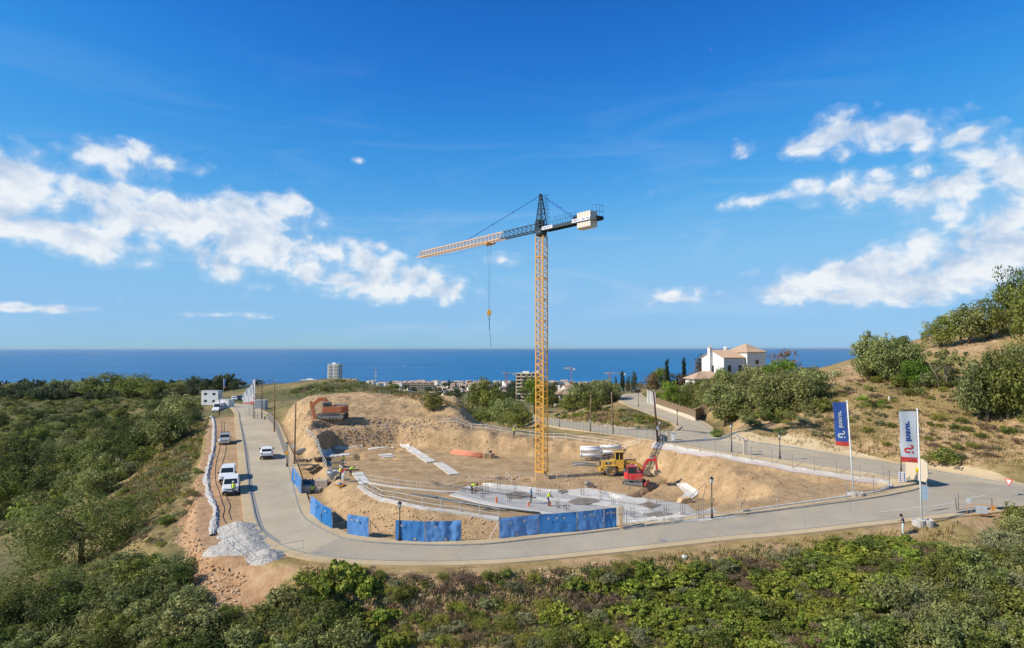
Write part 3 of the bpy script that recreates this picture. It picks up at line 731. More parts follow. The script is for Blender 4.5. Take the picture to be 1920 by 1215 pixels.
# the floor slab being cast
slabpix = [(868, 917), (905, 909), (960, 913), (1020, 920), (1060, 921), (1100, 917), (1150, 925), (1215, 936), (1290, 948), (1350, 965), (1398, 968), (1330, 978), (1240, 983), (1160, 986), (1110, 972), (1050, 966), (960, 952), (900, 940), (850, 927)]
SLAB = struct(drape('floor_slab', slabpix, .12, M_SLAB, .4, .9))
for q in ([(868, 916), (905, 908), (960, 912), (1020, 919), (1062, 921), (1062, 926), (1015, 926), (955, 919), (905, 914), (880, 920)], [(1062, 922), (1100, 917), (1150, 927), (1230, 941), (1230, 948), (1160, 942), (1105, 935), (1070, 930)],
          [(1085, 936), (1150, 944), (1215, 955), (1280, 965), (1270, 970), (1200, 962), (1130, 950), (1085, 943)], [(846, 928), (900, 941), (960, 953), (1050, 967), (1112, 973), (1110, 976), (1045, 970), (955, 957), (895, 945), (843, 931)],
          [(1000, 934), (1040, 936), (1080, 940), (1078, 944), (1030, 942), (1000, 938)], [(1170, 968), (1300, 972), (1360, 972), (1335, 977), (1240, 981), (1168, 980)]):
    struct(drape('blinding_strip', q, .17, M_BLIND, .1, .9))

M_RUB2 = mat('dark_rubble', (.24, .205, .165), .95, var=.5, scale=5, bump=1.0)
for q in ([(876, 920), (896, 916), (906, 920), (890, 925)], [(946, 931), (962, 925), (985, 926), (998, 932), (975, 937), (955, 937)], [(1064, 943), (1085, 936), (1118, 938), (1126, 943), (1100, 949), (1075, 948)], [(1044, 923), (1060, 920), (1066, 924), (1052, 928)], [(1196, 949), (1215, 944), (1240, 949), (1222, 955)], [(1205, 966), (1240, 962), (1262, 968), (1230, 973)]):
    struct(drape('gravel_patch', q, .20, M_RUB2, .1, .5))
# ------------------------------------------------------------------ tower crane
M_YEL = mat('crane_yellow', (.80, .40, .045), .5, var=.1, dirt=(.45, .27, .12), dscale=.9)
M_PALE = mat('crane_faded_yellow', (.80, .48, .20), .55, var=.1)
M_CDARK = mat('crane_dark_teal', (.04, .062, .08), .5, var=.15)
M_BLUE = mat('rail_blue', (.05, .16, .32), .5)
M_STEEL = mat('galvanised_steel', (.42, .43, .44), .45, metal=.6, var=.15)
M_DARK = mat('dark_steel', (.035, .035, .038), .5)
M_CW = mat('counterweight_concrete', (.70, .62, .52), .85, var=.1, scale=1.5)
M_GLASS = glassmat('dark_glass')
M_TIMBER = mat('formwork_timber', (.56, .38, .19), .8, var=.2, scale=3)
M_RED = mat('red_print', (.70, .05, .05), .6)
M_NAVY = mat('navy_print', (.02, .08, .34), .6)
def crane():
    P0 = G(1016, 896); d0 = P0.y
    root = thing('tower_crane', 'tall yellow lattice tower crane with dark slewing top and concrete counterweights', 'tower crane', P0)
    zb = lambda py, d=d0: PD(1018, py, d)[2] + CZ - P0.z
    # timber-clad footing block
    mb = MB(); mb.box((0, 0, .38), (1.75, 1.5, .95)); put('footing_block', mb.mesh('footing_block', bevel=.03), M_TIMBER, root)
    ztop = zb(443); th = R(-32); s = 1.16; n = 11; hsec = (ztop - .7) / n
    mb = MB(); h = s / 2; ca = [(-h, -h), (h, -h), (h, h), (-h, h)]
    for (x, y) in ca: mb.bar((x, y, 0), (x, y, hsec), .125)
    for k in range(4):
        a, b = ca[k], ca[(k + 1) % 4]
        mb.bar((*a, .04), (*b, .04), .085); m = 3
        for j in range(m):
            z0, z1 = hsec * j / m, hsec * (j + 1) / m
            mb.bar((*a, z0 + .05), (*b, (z0 + z1) / 2), .06); mb.bar((*b, (z0 + z1) / 2), (*a, z1 - .02), .06)
    mb.bar((-.22, -.1, 0), (-.22, -.1, hsec), .05); mb.bar((.16, -.1, 0), (.16, -.1, hsec), .05)
    for j in range(int(hsec / .3)): mb.bar((-.22, -.1, .15 + j * .3), (.16, -.1, .15 + j * .3), .03)
    sec = mb.mesh('mast_section')
    mast = put('mast_base', MB().box((0, 0, .9), (1.4, 1.4, .12)).mesh('mast_base'), M_YEL, root); mast.rotation_euler.z = th
    for i in range(n):
        o = put('mast_section', sec, M_YEL, root, (0, 0, .7 + i * hsec)); o.rotation_euler.z = th
    # slewing ring and turntable
    mb = MB(); mb.lathe([(0, 0), (.72, 0), (.78, .35), (.78, .75), (.66, .8), (0, .8)], (0, 0, ztop), n=20); put('slewing_ring', mb.mesh('slewing_ring', True), M_CDARK, root)
    J = Vector((-.607, .795, 0)).normalized(); K = Vector((-J.y, J.x, 0)); zj = ztop + .85; U = Vector((0, 0, 1))
    def W(s_, k, z): return J * s_ + K * k + U * z
    # tower head (A frame)
    zap = zb(366)
    mb = MB()
    tops = [W(.15, 0, zap), W(.15, 0, zap)]
    base = [W(.75, -.5, zj), W(.75, .5, zj), W(-.75, .5, zj), W(-.75, -.5, zj)]
    tp = [W(.22, -.12, zap), W(.22, .12, zap), W(.02, .12, zap), W(.02, -.12, zap)]
    for a, b in zip(base, tp): mb.bar(a, b, .14)
    for t in (.14, .3, .46, .62, .78):
        q = [a.lerp(b, t) for a, b in zip(base, tp)]; q2 = [a.lerp(b, min(1, t + .16)) for a, b in zip(base, tp)]
        for k in range(4): mb.bar(q[k], q[(k + 1) % 4], .07); mb.bar(q[k], q2[(k + 1) % 4], .05)
    mb.box(W(.12, 0, zap), (.5, .5, .3)); put('tower_head', mb.mesh('tower_head'), M_CDARK, root)
    mb = MB(); mb.bar(W(.9, -.6, zj - .05), W(-1.0, -.6, zj - .05), .16, .3); mb.bar(W(.9, .6, zj - .05), W(-1.0, .6, zj - .05), .16, .3); mb.box(W(0, 0, zj - .1), (1.3, 1.3, .26)); put('turntable', mb.mesh('turntable'), M_CDARK, root)
    # caged ladder on the head
    mb = MB(); a0, a1 = W(-1.0, -.25, zj + .4), W(-.55, -.25, zap - .1)
    for k in (-.2, .2): mb.bar(a0 + K * k, a1 + K * k, .045)
    for t in np.linspace(0, 1, 18): mb.bar(a0.lerp(a1, t) - K * .2, a0.lerp(a1, t) + K * .2, .03)
    for t in np.linspace(.3, 1, 7):
        c = a0.lerp(a1, t); mb.tube([c + K * .2, c + K * .32 - J * .35, c - J * .6, c - K * .32 - J * .35, c - K * .2], .02, 4)
    put('ladder', mb.mesh('ladder'), M_BLUE, root)
    # cab
    mb = MB(); mb.box(W(.95, -.55, zj + .85), (.95, .95, 1.5), rz=math.atan2(J.y, J.x)); cab = put('operator_cab', mb.mesh('operator_cab', bevel=.06), M_CDARK, root)
    mb = MB(); mb.box(W(1.2, -.6, zj + 1.05), (.62, .99, .7), rz=math.atan2(J.y, J.x)); put('cab_window', mb.mesh('cab_window'), M_GLASS, cab)
    # jib: triangular truss in sections
    Lj = 34.0; hj, wj = 1.05, .6
    cuts = [(.8, 4.8, M_CDARK), (4.8, 8.8, M_CDARK)] + [(8.8 + 5.04 * i, 8.8 + 5.04 * (i + 1), M_PALE) for i in range(5)]
    for s0, s1, m in cuts:
        mb = MB()
        for k in (-wj, wj): mb.bar(W(s0, k, zj), W(s1, k, zj), .1)
        end = s1 > 33; te = s1 - (.5 if end else 0)
        mb.bar(W(s0, 0, zj + hj), W(te, 0, zj + hj), .11)
        nb = max(3, round((s1 - s0) / 1.0)); st = (s1 - s0) / nb
        for i in range(nb):
            a, c = s0 + st * i, s0 + st * (i + 1); b = min((a + c) / 2, te)
            for k in (-wj, wj):
                mb.bar(W(a, k, zj), W(b, 0, zj + hj), .05); mb.bar(W(b, 0, zj + hj), W(c, k, zj), .05)
            mb.bar(W(a, -wj, zj), W(a, wj, zj), .05); mb.bar(W(a, -wj, zj), W(c, wj, zj), .04)
        put('jib_section', mb.mesh('jib_section'), m, root)
    # trolley, hoist ropes, hook
    st = 12.4; mb = MB(); mb.box(W(st, 0, zj - .28), (1.0, 1.5, .16), rz=math.atan2(J.y, J.x))
    for a in (-.5, .5):
        for k in (-.7, .7): mb.lathe([(0, -.05), (.14, -.05), (.14, .05), (0, .05)], W(st + a, k, zj - .12), 'y', 8)
    for a in (-.42, .42): mb.lathe([(0, -.06), (.2, -.06), (.2, .06), (0, .06)], W(st + a, 0, zj - .45), 'y', 10)
    put('trolley', mb.mesh('trolley'), M_YEL, root)
    dh = d0 + J.y * st; zh = zb(588, dh)
    mb = MB()
    for a in (-.36, .36): mb.tube([W(st + a, 0, zj - .4), W(st + a * .35, 0, zh + .6)], .014, 4)
    mb.tube([W(1.2, 0, zj + .2), W(st - .4, 0, zj - .25)], .016, 4); mb.tube([W(st + .4, 0, zj - .25), W(23, 0, zj - .75), W(33.3, 0, zj + .1)], .013, 4)
    put('hoist_rope', mb.mesh('hoist_rope'), M_DARK, root)
    hk = put('hook_block', MB().prism([(-.28, -.3), (.28, -.3), (.34, .25), (.12, .62), (-.12, .62), (-.34, .25)], -.12, .12).mesh('hook_block', bevel=.03), M_YEL, root, W(st, 0, zh))
    put('hook', MB().tube([(0, 0, -.3), (0, 0, -.55), (.13, 0, -.68), (.08, 0, -.86), (-.1, 0, -.84), (-.13, 0, -.7)], .045, 6).mesh('hook', True), M_DARK, hk)
    zt = zb(646, dh); mb = MB(); mb.tube([(0, 0, -.85), (.1, 0, (zt - zh) * .55), (.26, 0, zt - zh)], .03, 4); mb.tube([(.02, 0, -.85), (.04, 0, (zt - zh) * .5)], .05, 4); mb.box((.27, 0, zt - zh), (.1, .1, .22))
    put('lifting_chain', mb.mesh('lifting_chain'), M_NAVY, hk)
    # tie bars
    mb = MB(); q = W(18.4, 0, zj + hj + .1); mb.tube([W(.15, 0, zap), q], .045, 5)
    for t in (.35, .62, .85): c = W(.15, 0, zap).lerp(q, t); mb.box(c, (.16, .16, .16))
    put('jib_tie', mb.mesh('jib_tie'), M_NAVY, root)
    mb = MB()
    for k in (-.5, .5):
        q = W(-7.4, k, zj + .15); mb.tube([W(0, 0, zap), q], .03, 5)
        for t in (.5, .75): mb.box(W(0, 0, zap).lerp(q, t), (.12, .12, .12))
    put('counterjib_tie', mb.mesh('counterjib_tie'), M_NAVY, root)
    # counter-jib with walkway rails
    mb = MB()
    for k in (-.62, .62): mb.bar(W(-.8, k, zj - .1), W(-11.2, k, zj - .1), .14, .42)
    for s_ in np.arange(-1, -11.2, -1.0): mb.bar(W(s_, -.62, zj - .15), W(s_, .62, zj - .15), .09)
    mb.bar(W(-1.0, 0, zj + .12), W(-7.6, 0, zj + .12), 1.1, .03); mb.bar(W(-10.3, 0, zj + .12), W(-11.2, 0, zj + .12), 1.2, .03)
    put('counter_jib', mb.mesh('counter_jib'), M_CDARK, root)
    for k in (-.66, .66):
        mb = MB()
        for s_ in np.arange(-1.6, -7.7, -1.0): mb.bar(W(s_, k, zj + .1), W(s_, k, zj + 1.15), .04)
        for z in (.6, 1.15): mb.bar(W(-1.6, k, zj + z), W(-7.6, k, zj + z), .035)
        put('guard_rail', mb.mesh('guard_rail'), M_BLUE, root)
    mb = MB()
    for k in (-.62, .62):
        for s_ in (-10.5, -11.2): mb.bar(W(s_, k, zj), W(s_, k, zj + 1.5), .04)
        for z in (.7, 1.5): mb.bar(W(-10.5, k, zj + z), W(-11.2, k, zj + z), .035)
    for z in (.7, 1.5): mb.bar(W(-11.2, -.62, zj + z), W(-11.2, .62, zj + z), .035)
    put('end_rail', mb.mesh('end_rail'), M_BLUE, root)
    mb = MB(); mb.lathe([(0, -.4), (.3, -.4), (.3, .4), (0, .4)], W(-6.7, 0, zj + .5), 'y', 10); mb.box(W(-7.2, .1, zj + .45), (.7, .8, .6)); put('hoist_winch', mb.mesh('hoist_winch'), M_CDARK, root)
    # counterweight slabs, each with a rounded foot
    blk = MB(); w = .62; pr = [(-w, 1.0), (w, 1.0), (w, -.95), (.3, -1.12), (-.3, -1.12), (-w, -.95)]
    blk.prism(pr, -.235, .235)
    blm = blk.mesh('counterweight_block', bevel=.05)
    for i in range(5):
        o = put('counterweight_block', blm, M_CW, root, W(-8.0 - i * .485, 0, zj - .05)); o.rotation_euler.z = math.atan2(K.y, K.x)
    # boards on the side of the counter-jib
    for s0, s1, zz, hh in ((-.9, -3.1, .0, .42), (-6.9, -10.2, .02, .44)):
        mb = MB(); kk = .70 if False else .705; mb.bar(W(s0, kk, zj + zz), W(s1, kk, zj + zz), .04, hh)
        bd = put('name_board', mb.mesh('name_board'), M_WHITE, root)
        nl = 8 if s1 > -5 else 13; r2 = random.Random(5)
        mk = [MB(), MB()]
        for i in range(nl):
            if nl == 13 and i in (6, 10): continue
            t0 = (i + .6) / (nl + .8); c = W(s0 + (s1 - s0) * t0, kk + .024, zj + zz); wd = abs(s1 - s0) / nl * .3
            q = mk[1 if i in (1, 5) else 0]
            q.bar(c - J * wd + U * -.12, c - J * wd + U * .12, .05, .008, up=K)
            if i % 3 != 1: q.bar(c + J * wd - U * .12, c + J * wd + U * .12, .05, .008, up=K)
            q.bar(c - J * wd + U * (.1 if i % 2 else -.02), c + J * wd + U * (.1 if i % 2 else -.02), .045, .008, up=K)
        put('lettering', mk[0].mesh('lettering'), M_NAVY, bd)['kind'] = 'stuff'; put('lettering', mk[1].mesh('lettering'), M_RED, bd)['kind'] = 'stuff'
    return root
CRANE = crane()

# ------------------------------------------------------------------ machines
M_RUB = mat('tyre_rubber', (.10, .095, .085), .9, var=.2, dirt=(.35, .27, .17), dscale=2)
M_TRACK = mat('track_steel', (.075, .068, .06), .75, var=.2, dirt=(.34, .25, .15), dscale=2)
M_CATY = mat('loader_yellow', (.78, .43, .035), .45, var=.08, dirt=(.46, .33, .18), dscale=1.1)
M_EXR = mat('excavator_red', (.62, .022, .03), .4, var=.08, dirt=(.40, .2, .13), dscale=1.0)
M_EXO = mat('excavator_orange', (.42, .10, .028), .6, var=.2, dirt=(.34, .19, .10), dscale=1.2)
M_EXG = mat('excavator_grey', (.16, .17, .17), .55)
M_BKT = mat('bucket_worn_steel', (.30, .27, .23), .55, metal=.3, var=.25, dirt=(.4, .29, .17), dscale=2)
M_LGREY = mat('light_grey_metal', (.45, .46, .47), .5)
def outline(pts, ws):
    """closed outline round a bent centre line in xz with half widths"""
    P = [Vector((a, b)) for a, b in pts]; L_, R_ = [], []
    for i, p in enumerate(P):
        t = (P[min(i + 1, len(P) - 1)] - P[max(i - 1, 0)]).normalized(); nrm = Vector((-t.y, t.x)); L_.append(p + nrm * ws[i]); R_.append(p - nrm * ws[i])
    return [tuple(q) for q in L_ + R_[::-1]]
def track_loop(mb, L_, h, y, w, pads=True):
    r = h / 2; pts = []; cx = L_ / 2 - r
    for k in range(9): a = -math.pi / 2 + math.pi * k / 8; pts.append((cx + r * math.cos(a), r + r * math.sin(a)))
    for k in range(9): a = math.pi / 2 + math.pi * k / 8; pts.append((-cx + r * math.cos(a), r + r * math.sin(a)))
    ri = [(x * (1 - .16 * h / L_ * 2), r + (z - r) * .74) for x, z in pts]; n = len(pts)
    vs = [(x, y - w / 2, z) for x, z in pts] + [(x, y + w / 2, z) for x, z in pts] + [(x, y - w / 2, z) for x, z in ri] + [(x, y + w / 2, z) for x, z in ri]
    fs = []
    for i in range(n):
        j = (i + 1) % n; fs += [(i, j, n + j, n + i), (2 * n + j, 2 * n + i, 3 * n + i, 3 * n + j), (j, i, 2 * n + i, 2 * n + j), (n + i, n + j, 3 * n + j, 3 * n + i)]
    mb.add(vs, fs)
    if pads:
        per = 2 * (2 * cx) + 2 * math.pi * r; m = int(per / (h * .24))
        for k in range(m):
            s = per * k / m
            if s < 2 * cx: x, z, a = -cx + s, 0, 0
            elif s < 2 * cx + math.pi * r: t = (s - 2 * cx) / r; x, z, a = cx + r * math.sin(t), r - r * math.cos(t), -t
            elif s < 4 * cx + math.pi * r: x, z, a = cx - (s - 2 * cx - math.pi * r), h, 0
            else: t = (s - 4 * cx - math.pi * r) / r; x, z, a = -cx - r * math.sin(t), r + r * math.cos(t), -t
            mb.box((x, y, z), (h * .05, w * 1.0, h * .05), ry=a)
def excavator(name, label, loc, rz_track, rz_house, S, col, boom, stick, bucket, boomw, cabside=1):
    root = thing(name, label, 'excavator', loc, rz_track)
    L_, h, gy, w = S['track']
    for sgn in (-1, 1):
        mb = MB(); track_loop(mb, L_, h, sgn * gy, w); t = put('track', mb.mesh('track'), M_TRACK, root)
        mb = MB(); mb.box((0, sgn * gy, h * .5), (L_ - h * 1.1, w * .55, h * .42))
        for k in range(6): mb.lathe([(0, -w * .4), (h * .16, -w * .4), (h * .16, w * .4), (0, w * .4)], ((k - 2.5) * (L_ - h * 1.3) / 6, sgn * gy, h * .28), 'y', 10)
        for e in (-1, 1): mb.lathe([(0, -w * .42), (h * .33, -w * .42), (h * .33, w * .42), (0, w * .42)], (e * (L_ / 2 - h / 2), sgn * gy, h * .5), 'y', 14)
        put('track_frame', mb.mesh('track_frame'), M_EXG, t)
    mb = MB(); mb.box((0, 0, h * .62), (L_ * .42, gy * 2 - w, h * .4)); mb.lathe([(0, h * .6), (gy * .62, h * .6), (gy * .62, h * 1.15), (0, h * 1.15)], n=18); put('undercarriage', mb.mesh('undercarriage'), M_EXG, root)
    rh = rz_house - rz_track
    def hp(nm, mb, m, par=root, bev=.0, smooth_=False):
        o = put(nm, mb.mesh(nm, smooth_, bev), m, par)
        if par is root: o.rotation_euler.z = rh
        return o
    hw, z0, zt, xr, xf = S['hw'], S['z0'], S['zt'], S['xr'], S['xf']
    # upper body: rounded tail
    n = 10; pl = [(xf, -hw), (xf, hw)] + [(xr + S['tail'] * (1 - math.sin(math.pi * (k / n))), hw * math.cos(math.pi * k / n)) for k in range(n + 1)]
    mb = MB(); mb.prism(pl, z0, zt, axis='z'); body = hp('upper_body', mb, col, bev=.06)
    mb = MB(); mb.prism([(x * .985, y * .985) for x, y in pl], z0 - .12, z0 - .003, axis='z'); hp('deck', mb, M_EXG)
    cx0, cx1, cz = S['cab']; cw = hw * .92; cy = cabside * (hw - cw / 2 - .02)
    # cab with glass
    mb = MB(); mb.prism([(cx0, z0 + .05), (cx1, z0 + .05), (cx1 + .04, z0 + (cz - z0) * .5), (cx1 - .12, cz), (cx0 + .05, cz)], cy - cw / 2, cy + cw / 2); cab = hp('cab', mb, S.get('cabmat', col), bev=.05)
    g = MB(); gz0, gz1 = z0 + (cz - z0) * .45, cz - .14
    for sg in (-1, 1): g.prism([(cx0 + .12, gz0), (cx1 - .06, gz0), (cx1 - .16, gz1), (cx0 + .14, gz1)], cy + sg * (cw / 2 + .004), cy + sg * (cw / 2 + .012))
    g.box((cx1 + .0, cy, (gz0 + gz1) / 2), (.09, cw * .82, gz1 - gz0)); g.box((cx0 - .004, cy, (gz0 + gz1) / 2 + .04), (.012, cw * .8, (gz1 - gz0) * .8))
    put('cab_window', g.mesh('cab_window'), M_GLASS, cab)
    mb = MB(); mb.box(((xr + cx0) / 2, -cy, zt + .1), ((cx0 - xr) * .7, hw * .9, .2)); mb.tube([((xr + cx0) / 2, -cy * .5, zt), ((xr + cx0) / 2, -cy * .5, zt + .5)], .06, 8); hp('engine_hood', mb, S.get('hoodmat', M_EXG), bev=.03)
    lamp = MB(); lamp.box((cx1 - .1, cy, cz + .05), (.1, cw * .6, .08)); put('work_light', lamp.mesh('work_light'), M_WHITE, cab)
    # boom, stick, bucket, rams in the middle plane
    mb = MB(); mb.prism(outline(boom[0], boom[1]), -boomw / 2, boomw / 2); bm_ = hp('boom', mb, S.get('boommat', col), bev=.02)
    mb = MB(); mb.prism(outline(stick[0], stick[1]), -boomw * .38, boomw * .38); sk = hp('stick', mb, S.get('boommat', col), bev=.02)
    mb = MB(); bx, bz, bs, ba = bucket
    pr = [(0, 0), (.35, .12), (.75, -.1), (.85, -.5), (.55, -.85), (.1, -.95), (-.12, -.8), (.3, -.62), (.5, -.4), (.3, -.2)]
    ca, sa = math.cos(ba), math.sin(ba); pr = [(bx + bs * (x * ca - z * sa), bz + bs * (x * sa + z * ca)) for x, z in pr]
    mb.prism(pr, -S['bw'] / 2, S['bw'] / 2)
    for sg in (-1, 1): mb.prism([pr[k] for k in (1, 2, 3, 4, 5, 6)], sg * S['bw'] / 2, sg * (S['bw'] / 2 - .03))
    for k in range(4): y = (k - 1.5) * S['bw'] / 4; mb.bar((pr[6][0], y, pr[6][1]), (pr[6][0] - .16 * bs * ca - .1 * bs * sa, y, pr[6][1] - .16 * bs * sa + .0), .07 * bs)
    bk = hp('bucket', mb, M_BKT)
    for (a, b, r) in S['rams']:
        mb = MB(); a = Vector((a[0], 0, a[1])); b = Vector((b[0], 0, b[1])); mid = a.lerp(b, .55)
        for yy in ((-boomw * .62, boomw * .62) if r < 0 else (0,)):
            o_ = Vector((0, yy, 0)); mb.tube([a + o_, mid + o_], abs(r), 8); mb.tube([mid + o_, b + o_], abs(r) * .55, 8)
        hp('hydraulic_ram', mb, M_LGREY if S.get('ramlight') else M_EXG)
    return root
# big orange machine digging off the bench: its arm points to the left of the picture
P = G(624, 784.5)
EXO = excavator('crawler_excavator', 'big orange crawler excavator digging on the spoil mound', P, R(176), R(180), dict(track=(5.3, 1.08, 1.35, .62), hw=1.5, z0=1.28, zt=2.45, xr=-3.0, xf=1.6, tail=1.0, cab=(.15, 1.55, 3.25), bw=1.5, cabmat=M_EXG, hoodmat=M_EXG,
      rams=[((.9, 1.45), (2.1, 2.95), -.11), ((2.4, 3.75), (4.15, 3.05), .10), ((4.15, 2.5), (3.55, .1), .09)]), M_EXO,
      ([(.35, 1.5), (1.0, 2.9), (1.75, 3.75), (2.6, 3.7), (3.5, 3.0), (4.1, 2.45)], [.3, .42, .42, .36, .3, .2]),
      ([(4.35, 3.35), (4.15, 2.5), (3.7, .8), (3.25, -.9)], [.14, .34, .28, .16]), (3.3, -1.0, 1.35, R(200)), .55, cabside=1)
EXO.scale = (.9, .9, .9)
# compact red machine beside the loader
P = G(1191, 910.5)
EXR = excavator('compact_excavator', 'compact red tracked excavator with raised arm beside yellow loader', P + Vector((0, .6, 0)), R(-24), R(-4), dict(track=(2.75, .66, .82, .42), hw=1.08, z0=.84, zt=1.62, xr=-1.35, xf=.95, tail=.75, cab=(-1.05, .25, 2.62), bw=.75, ramlight=True,
      rams=[((1.0, 1.3), (1.45, 2.55), .09), ((1.75, 3.45), (2.65, 3.55), .06), ((2.75, 2.6), (2.85, 1.5), .05)]), M_EXR,
      ([(.85, 1.25), (1.2, 2.3), (1.7, 3.15), (2.2, 3.3), (2.8, 3.2)], [.16, .2, .21, .17, .12]),
      ([(2.72, 3.72), (2.8, 3.2), (2.95, 2.2), (3.05, 1.25)], [.1, .17, .14, .09]), (3.05, 1.2, .8, R(150)), .26, cabside=-1)
def blade():
    mb = MB(); mb.prism([(1.55, .12), (1.68, .12), (1.75, .6), (1.62, .62)], -1.05, 1.05); mb.bar((.8, -.5, .35), (1.58, -.5, .35), .12); mb.bar((.8, .5, .35), (1.58, .5, .35), .12)
    put('dozer_blade', mb.mesh('dozer_blade'), M_EXR, EXR)
blade()
def loader():
    P = G(1160, 891.5)
    root = thing('wheel_loader', 'yellow wheel loader parked behind the red excavator', 'wheel loader', P + Vector((0, .4, 0)), R(4))
    def pt(nm, mb, m, par=root, bev=0, sm=False): return put(nm, mb.mesh(nm, sm, bev), m, par)
    ty = MB(); ty.lathe([(.38, -.24), (.62, -.25), (.715, -.19), (.725, 0), (.715, .19), (.62, .25), (.38, .24)], axis='y', n=24)
    for k in range(24):
        a = 2 * math.pi * k / 24; ty.box((.72 * math.cos(a), 0.1 * (1 if k % 2 else -1), .72 * math.sin(a)), (.05, .2, .09), ry=-a)
    tm = ty.mesh('tyre'); rim_ = MB(); rim_.lathe([(0, -.1), (.2, -.12), (.26, -.06), (.38, -.2), (.4, -.2), (.4, .2), (.38, .2), (.26, .06), (.2, .12), (0, .1)], axis='y', n=18); rm = rim_.mesh('rim')
    for x in (-1.25, 1.55):
        for y in (-.98, .98):
            w = MB(); w.lathe([(0, -.3), (.12, -.3), (.12, .3), (0, .3)], axis='y', n=8); wh = put('wheel', w.mesh('wheel'), M_EXG, root, (x, y, .725))
            put('tyre', tm, M_RUB, wh); put('rim', rm, M_CATY, wh)
    mb = MB(); mb.prism([(-2.75, .75), (-2.75, 1.25), (-2.5, 1.3), (-2.5, 2.05), (-.6, 2.2), (-.6, 1.1), (-.2, 1.0), (-.2, .8), (-2.0, .62)], -.72, .72); eng = pt('engine_hood', mb, M_CATY, bev=.05)
    g = MB(); g.box((-2.52, 0, 1.66), (.06, .95, .55))
    put('rear_grille', g.mesh('rear_grille'), M_DARK, eng)
    g = MB(); g.box((-1.55, -.73, 1.72), (.85, .012, .34)); pl = put('number_plate_panel', g.mesh('number_plate_panel'), M_DARK, eng)
    tm2 = textmesh('936', .27, 'lettering', .004, bold=.008); o = put('lettering', tm2, M_WHITE, pl, (-1.5, -.742, 1.72)); o.rotation_euler = (R(90), 0, 0)
    mb = MB(); mb.box((-1.25, 0, 1.5), (1.3, 2.2, .1)); mb.box((-1.25, .98, 1.42), (1.5, .5, .06)); mb.box((-1.25, -.98, 1.47), (1.5, .5, .06)); pt('rear_fender', mb, M_CATY, bev=.03)
    mb = MB(); mb.box((-2.72, 0, .95), (.35, 1.9, .55)); pt('counterweight', mb, M_CATY, bev=.08)
    # cab
    mb = MB(); mb.box((.05, 0, 1.75), (1.25, 1.35, .9)); cab = pt('cab', mb, M_CATY, bev=.04)
    mb = MB()
    for x in (-.54, .63):
        for y in (-.62, .62): mb.bar((x, y, 2.15), (x * .93, y * .95, 3.2), .11)
    mb.bar((.05, -.63, 2.15), (.05, -.6, 3.2), .09); put('cab_pillar', mb.mesh('cab_pillar'), M_CATY, cab)
    mb = MB(); mb.box((.04, 0, 3.27), (1.5, 1.5, .16)); put('cab_roof', mb.mesh('cab_roof', bevel=.05), M_CATY, cab)
    g = MB(); g.box((.04, 0, 2.68), (1.08, 1.16, 1.0)); put('cab_window', g.mesh('cab_window'), M_GLASS, cab)
    mb = MB(); mb.box((.2, -.9, 1.05), (.75, .3, .6)); mb.box((.2, -1.0, .75), (.5, .12, .08)); mb.box((.2, .9, 1.05), (.75, .3, .6)); pt('step_tank', mb, M_CATY, bev=.04)
    mb = MB(); mb.box((-.55, 0, .8), (3.0, .9, .5)); mb.box((1.5, 0, .9), (1.2, .95, .55)); mb.box((1.5, 0, .72), (.3, 1.8, .3)); mb.box((-1.25, 0, .72), (.3, 1.8, .3)); pt('chassis', mb, M_EXG)
    # front frame, lift arms, bucket
    mb = MB(); mb.prism([(.95, .9), (1.9, .9), (1.7, 1.5), (1.35, 2.1), (.95, 2.0)], -.45, .45); pt('front_frame', mb, M_CATY, bev=.04)
    for y in (-.55, .55):
        mb = MB(); mb.prism(outline([(1.2, 1.95), (2.1, 1.85), (2.9, 1.35), (3.3, .75)], [.14, .22, .2, .12]), y - .09, y + .09); pt('lift_arm', mb, M_CATY, bev=.02)
    mb = MB(); mb.tube([(1.3, 0, 2.05), (2.4, 0, 2.05)], .09, 8); mb.bar((2.35, 0, 2.25), (2.55, 0, 1.3), .14); mb.tube([(2.5, 0, 1.35), (3.2, 0, 1.15)], .07, 8)
    for y in (-.55, .55): mb.tube([(1.5, y * .7, 1.0), (2.4, y * .7, 1.5)], .08, 8)
    pt('hydraulic_ram', mb, M_EXG)
    mb = MB(); o1 = [(3.2, 1.45), (3.15, .75), (3.35, .3), (3.8, .12), (4.35, .1), (4.35, .16), (3.85, .2), (3.45, .38), (3.25, .8), (3.3, 1.42)]; mb.prism(o1, -1.3, 1.3)
    for y in (-1.3, 1.27): mb.prism([(3.2, 1.45), (3.15, .75), (3.35, .3), (3.8, .12), (4.35, .1), (3.7, .95)], y, y + .03)
    pt('bucket', mb, M_BKT)
    mb = MB(); mb.tube([(-1.3, .35, 2.1), (-1.3, .35, 2.75)], .06, 8); pt('exhaust', mb, M_DARK)
    return root
LOADER = loader()
def spare_bucket():
    P = G(1104, 913)
    mb = MB(); pr = [(-.55, 0), (.5, 0), (.6, .3), (.3, .62), (-.3, .7), (-.55, .5), (-.35, .45), (.1, .42), (.3, .25), (-.45, .1)]
    mb.prism(pr, -.45, .45); mb.prism([(.5, 0), (.6, .3), (.3, .62), (-.3, .7), (-.1, .1)], .42, .47); mb.prism([(.5, 0), (.6, .3), (.3, .62), (-.3, .7), (-.1, .1)], -.47, -.42)
    o = put('spare_bucket', mb.mesh('spare_bucket'), M_BKT, None, P, R(15)); tag(o, 'loose dusty digger bucket lying on earth left of the red excavator', 'bucket')
spare_bucket()

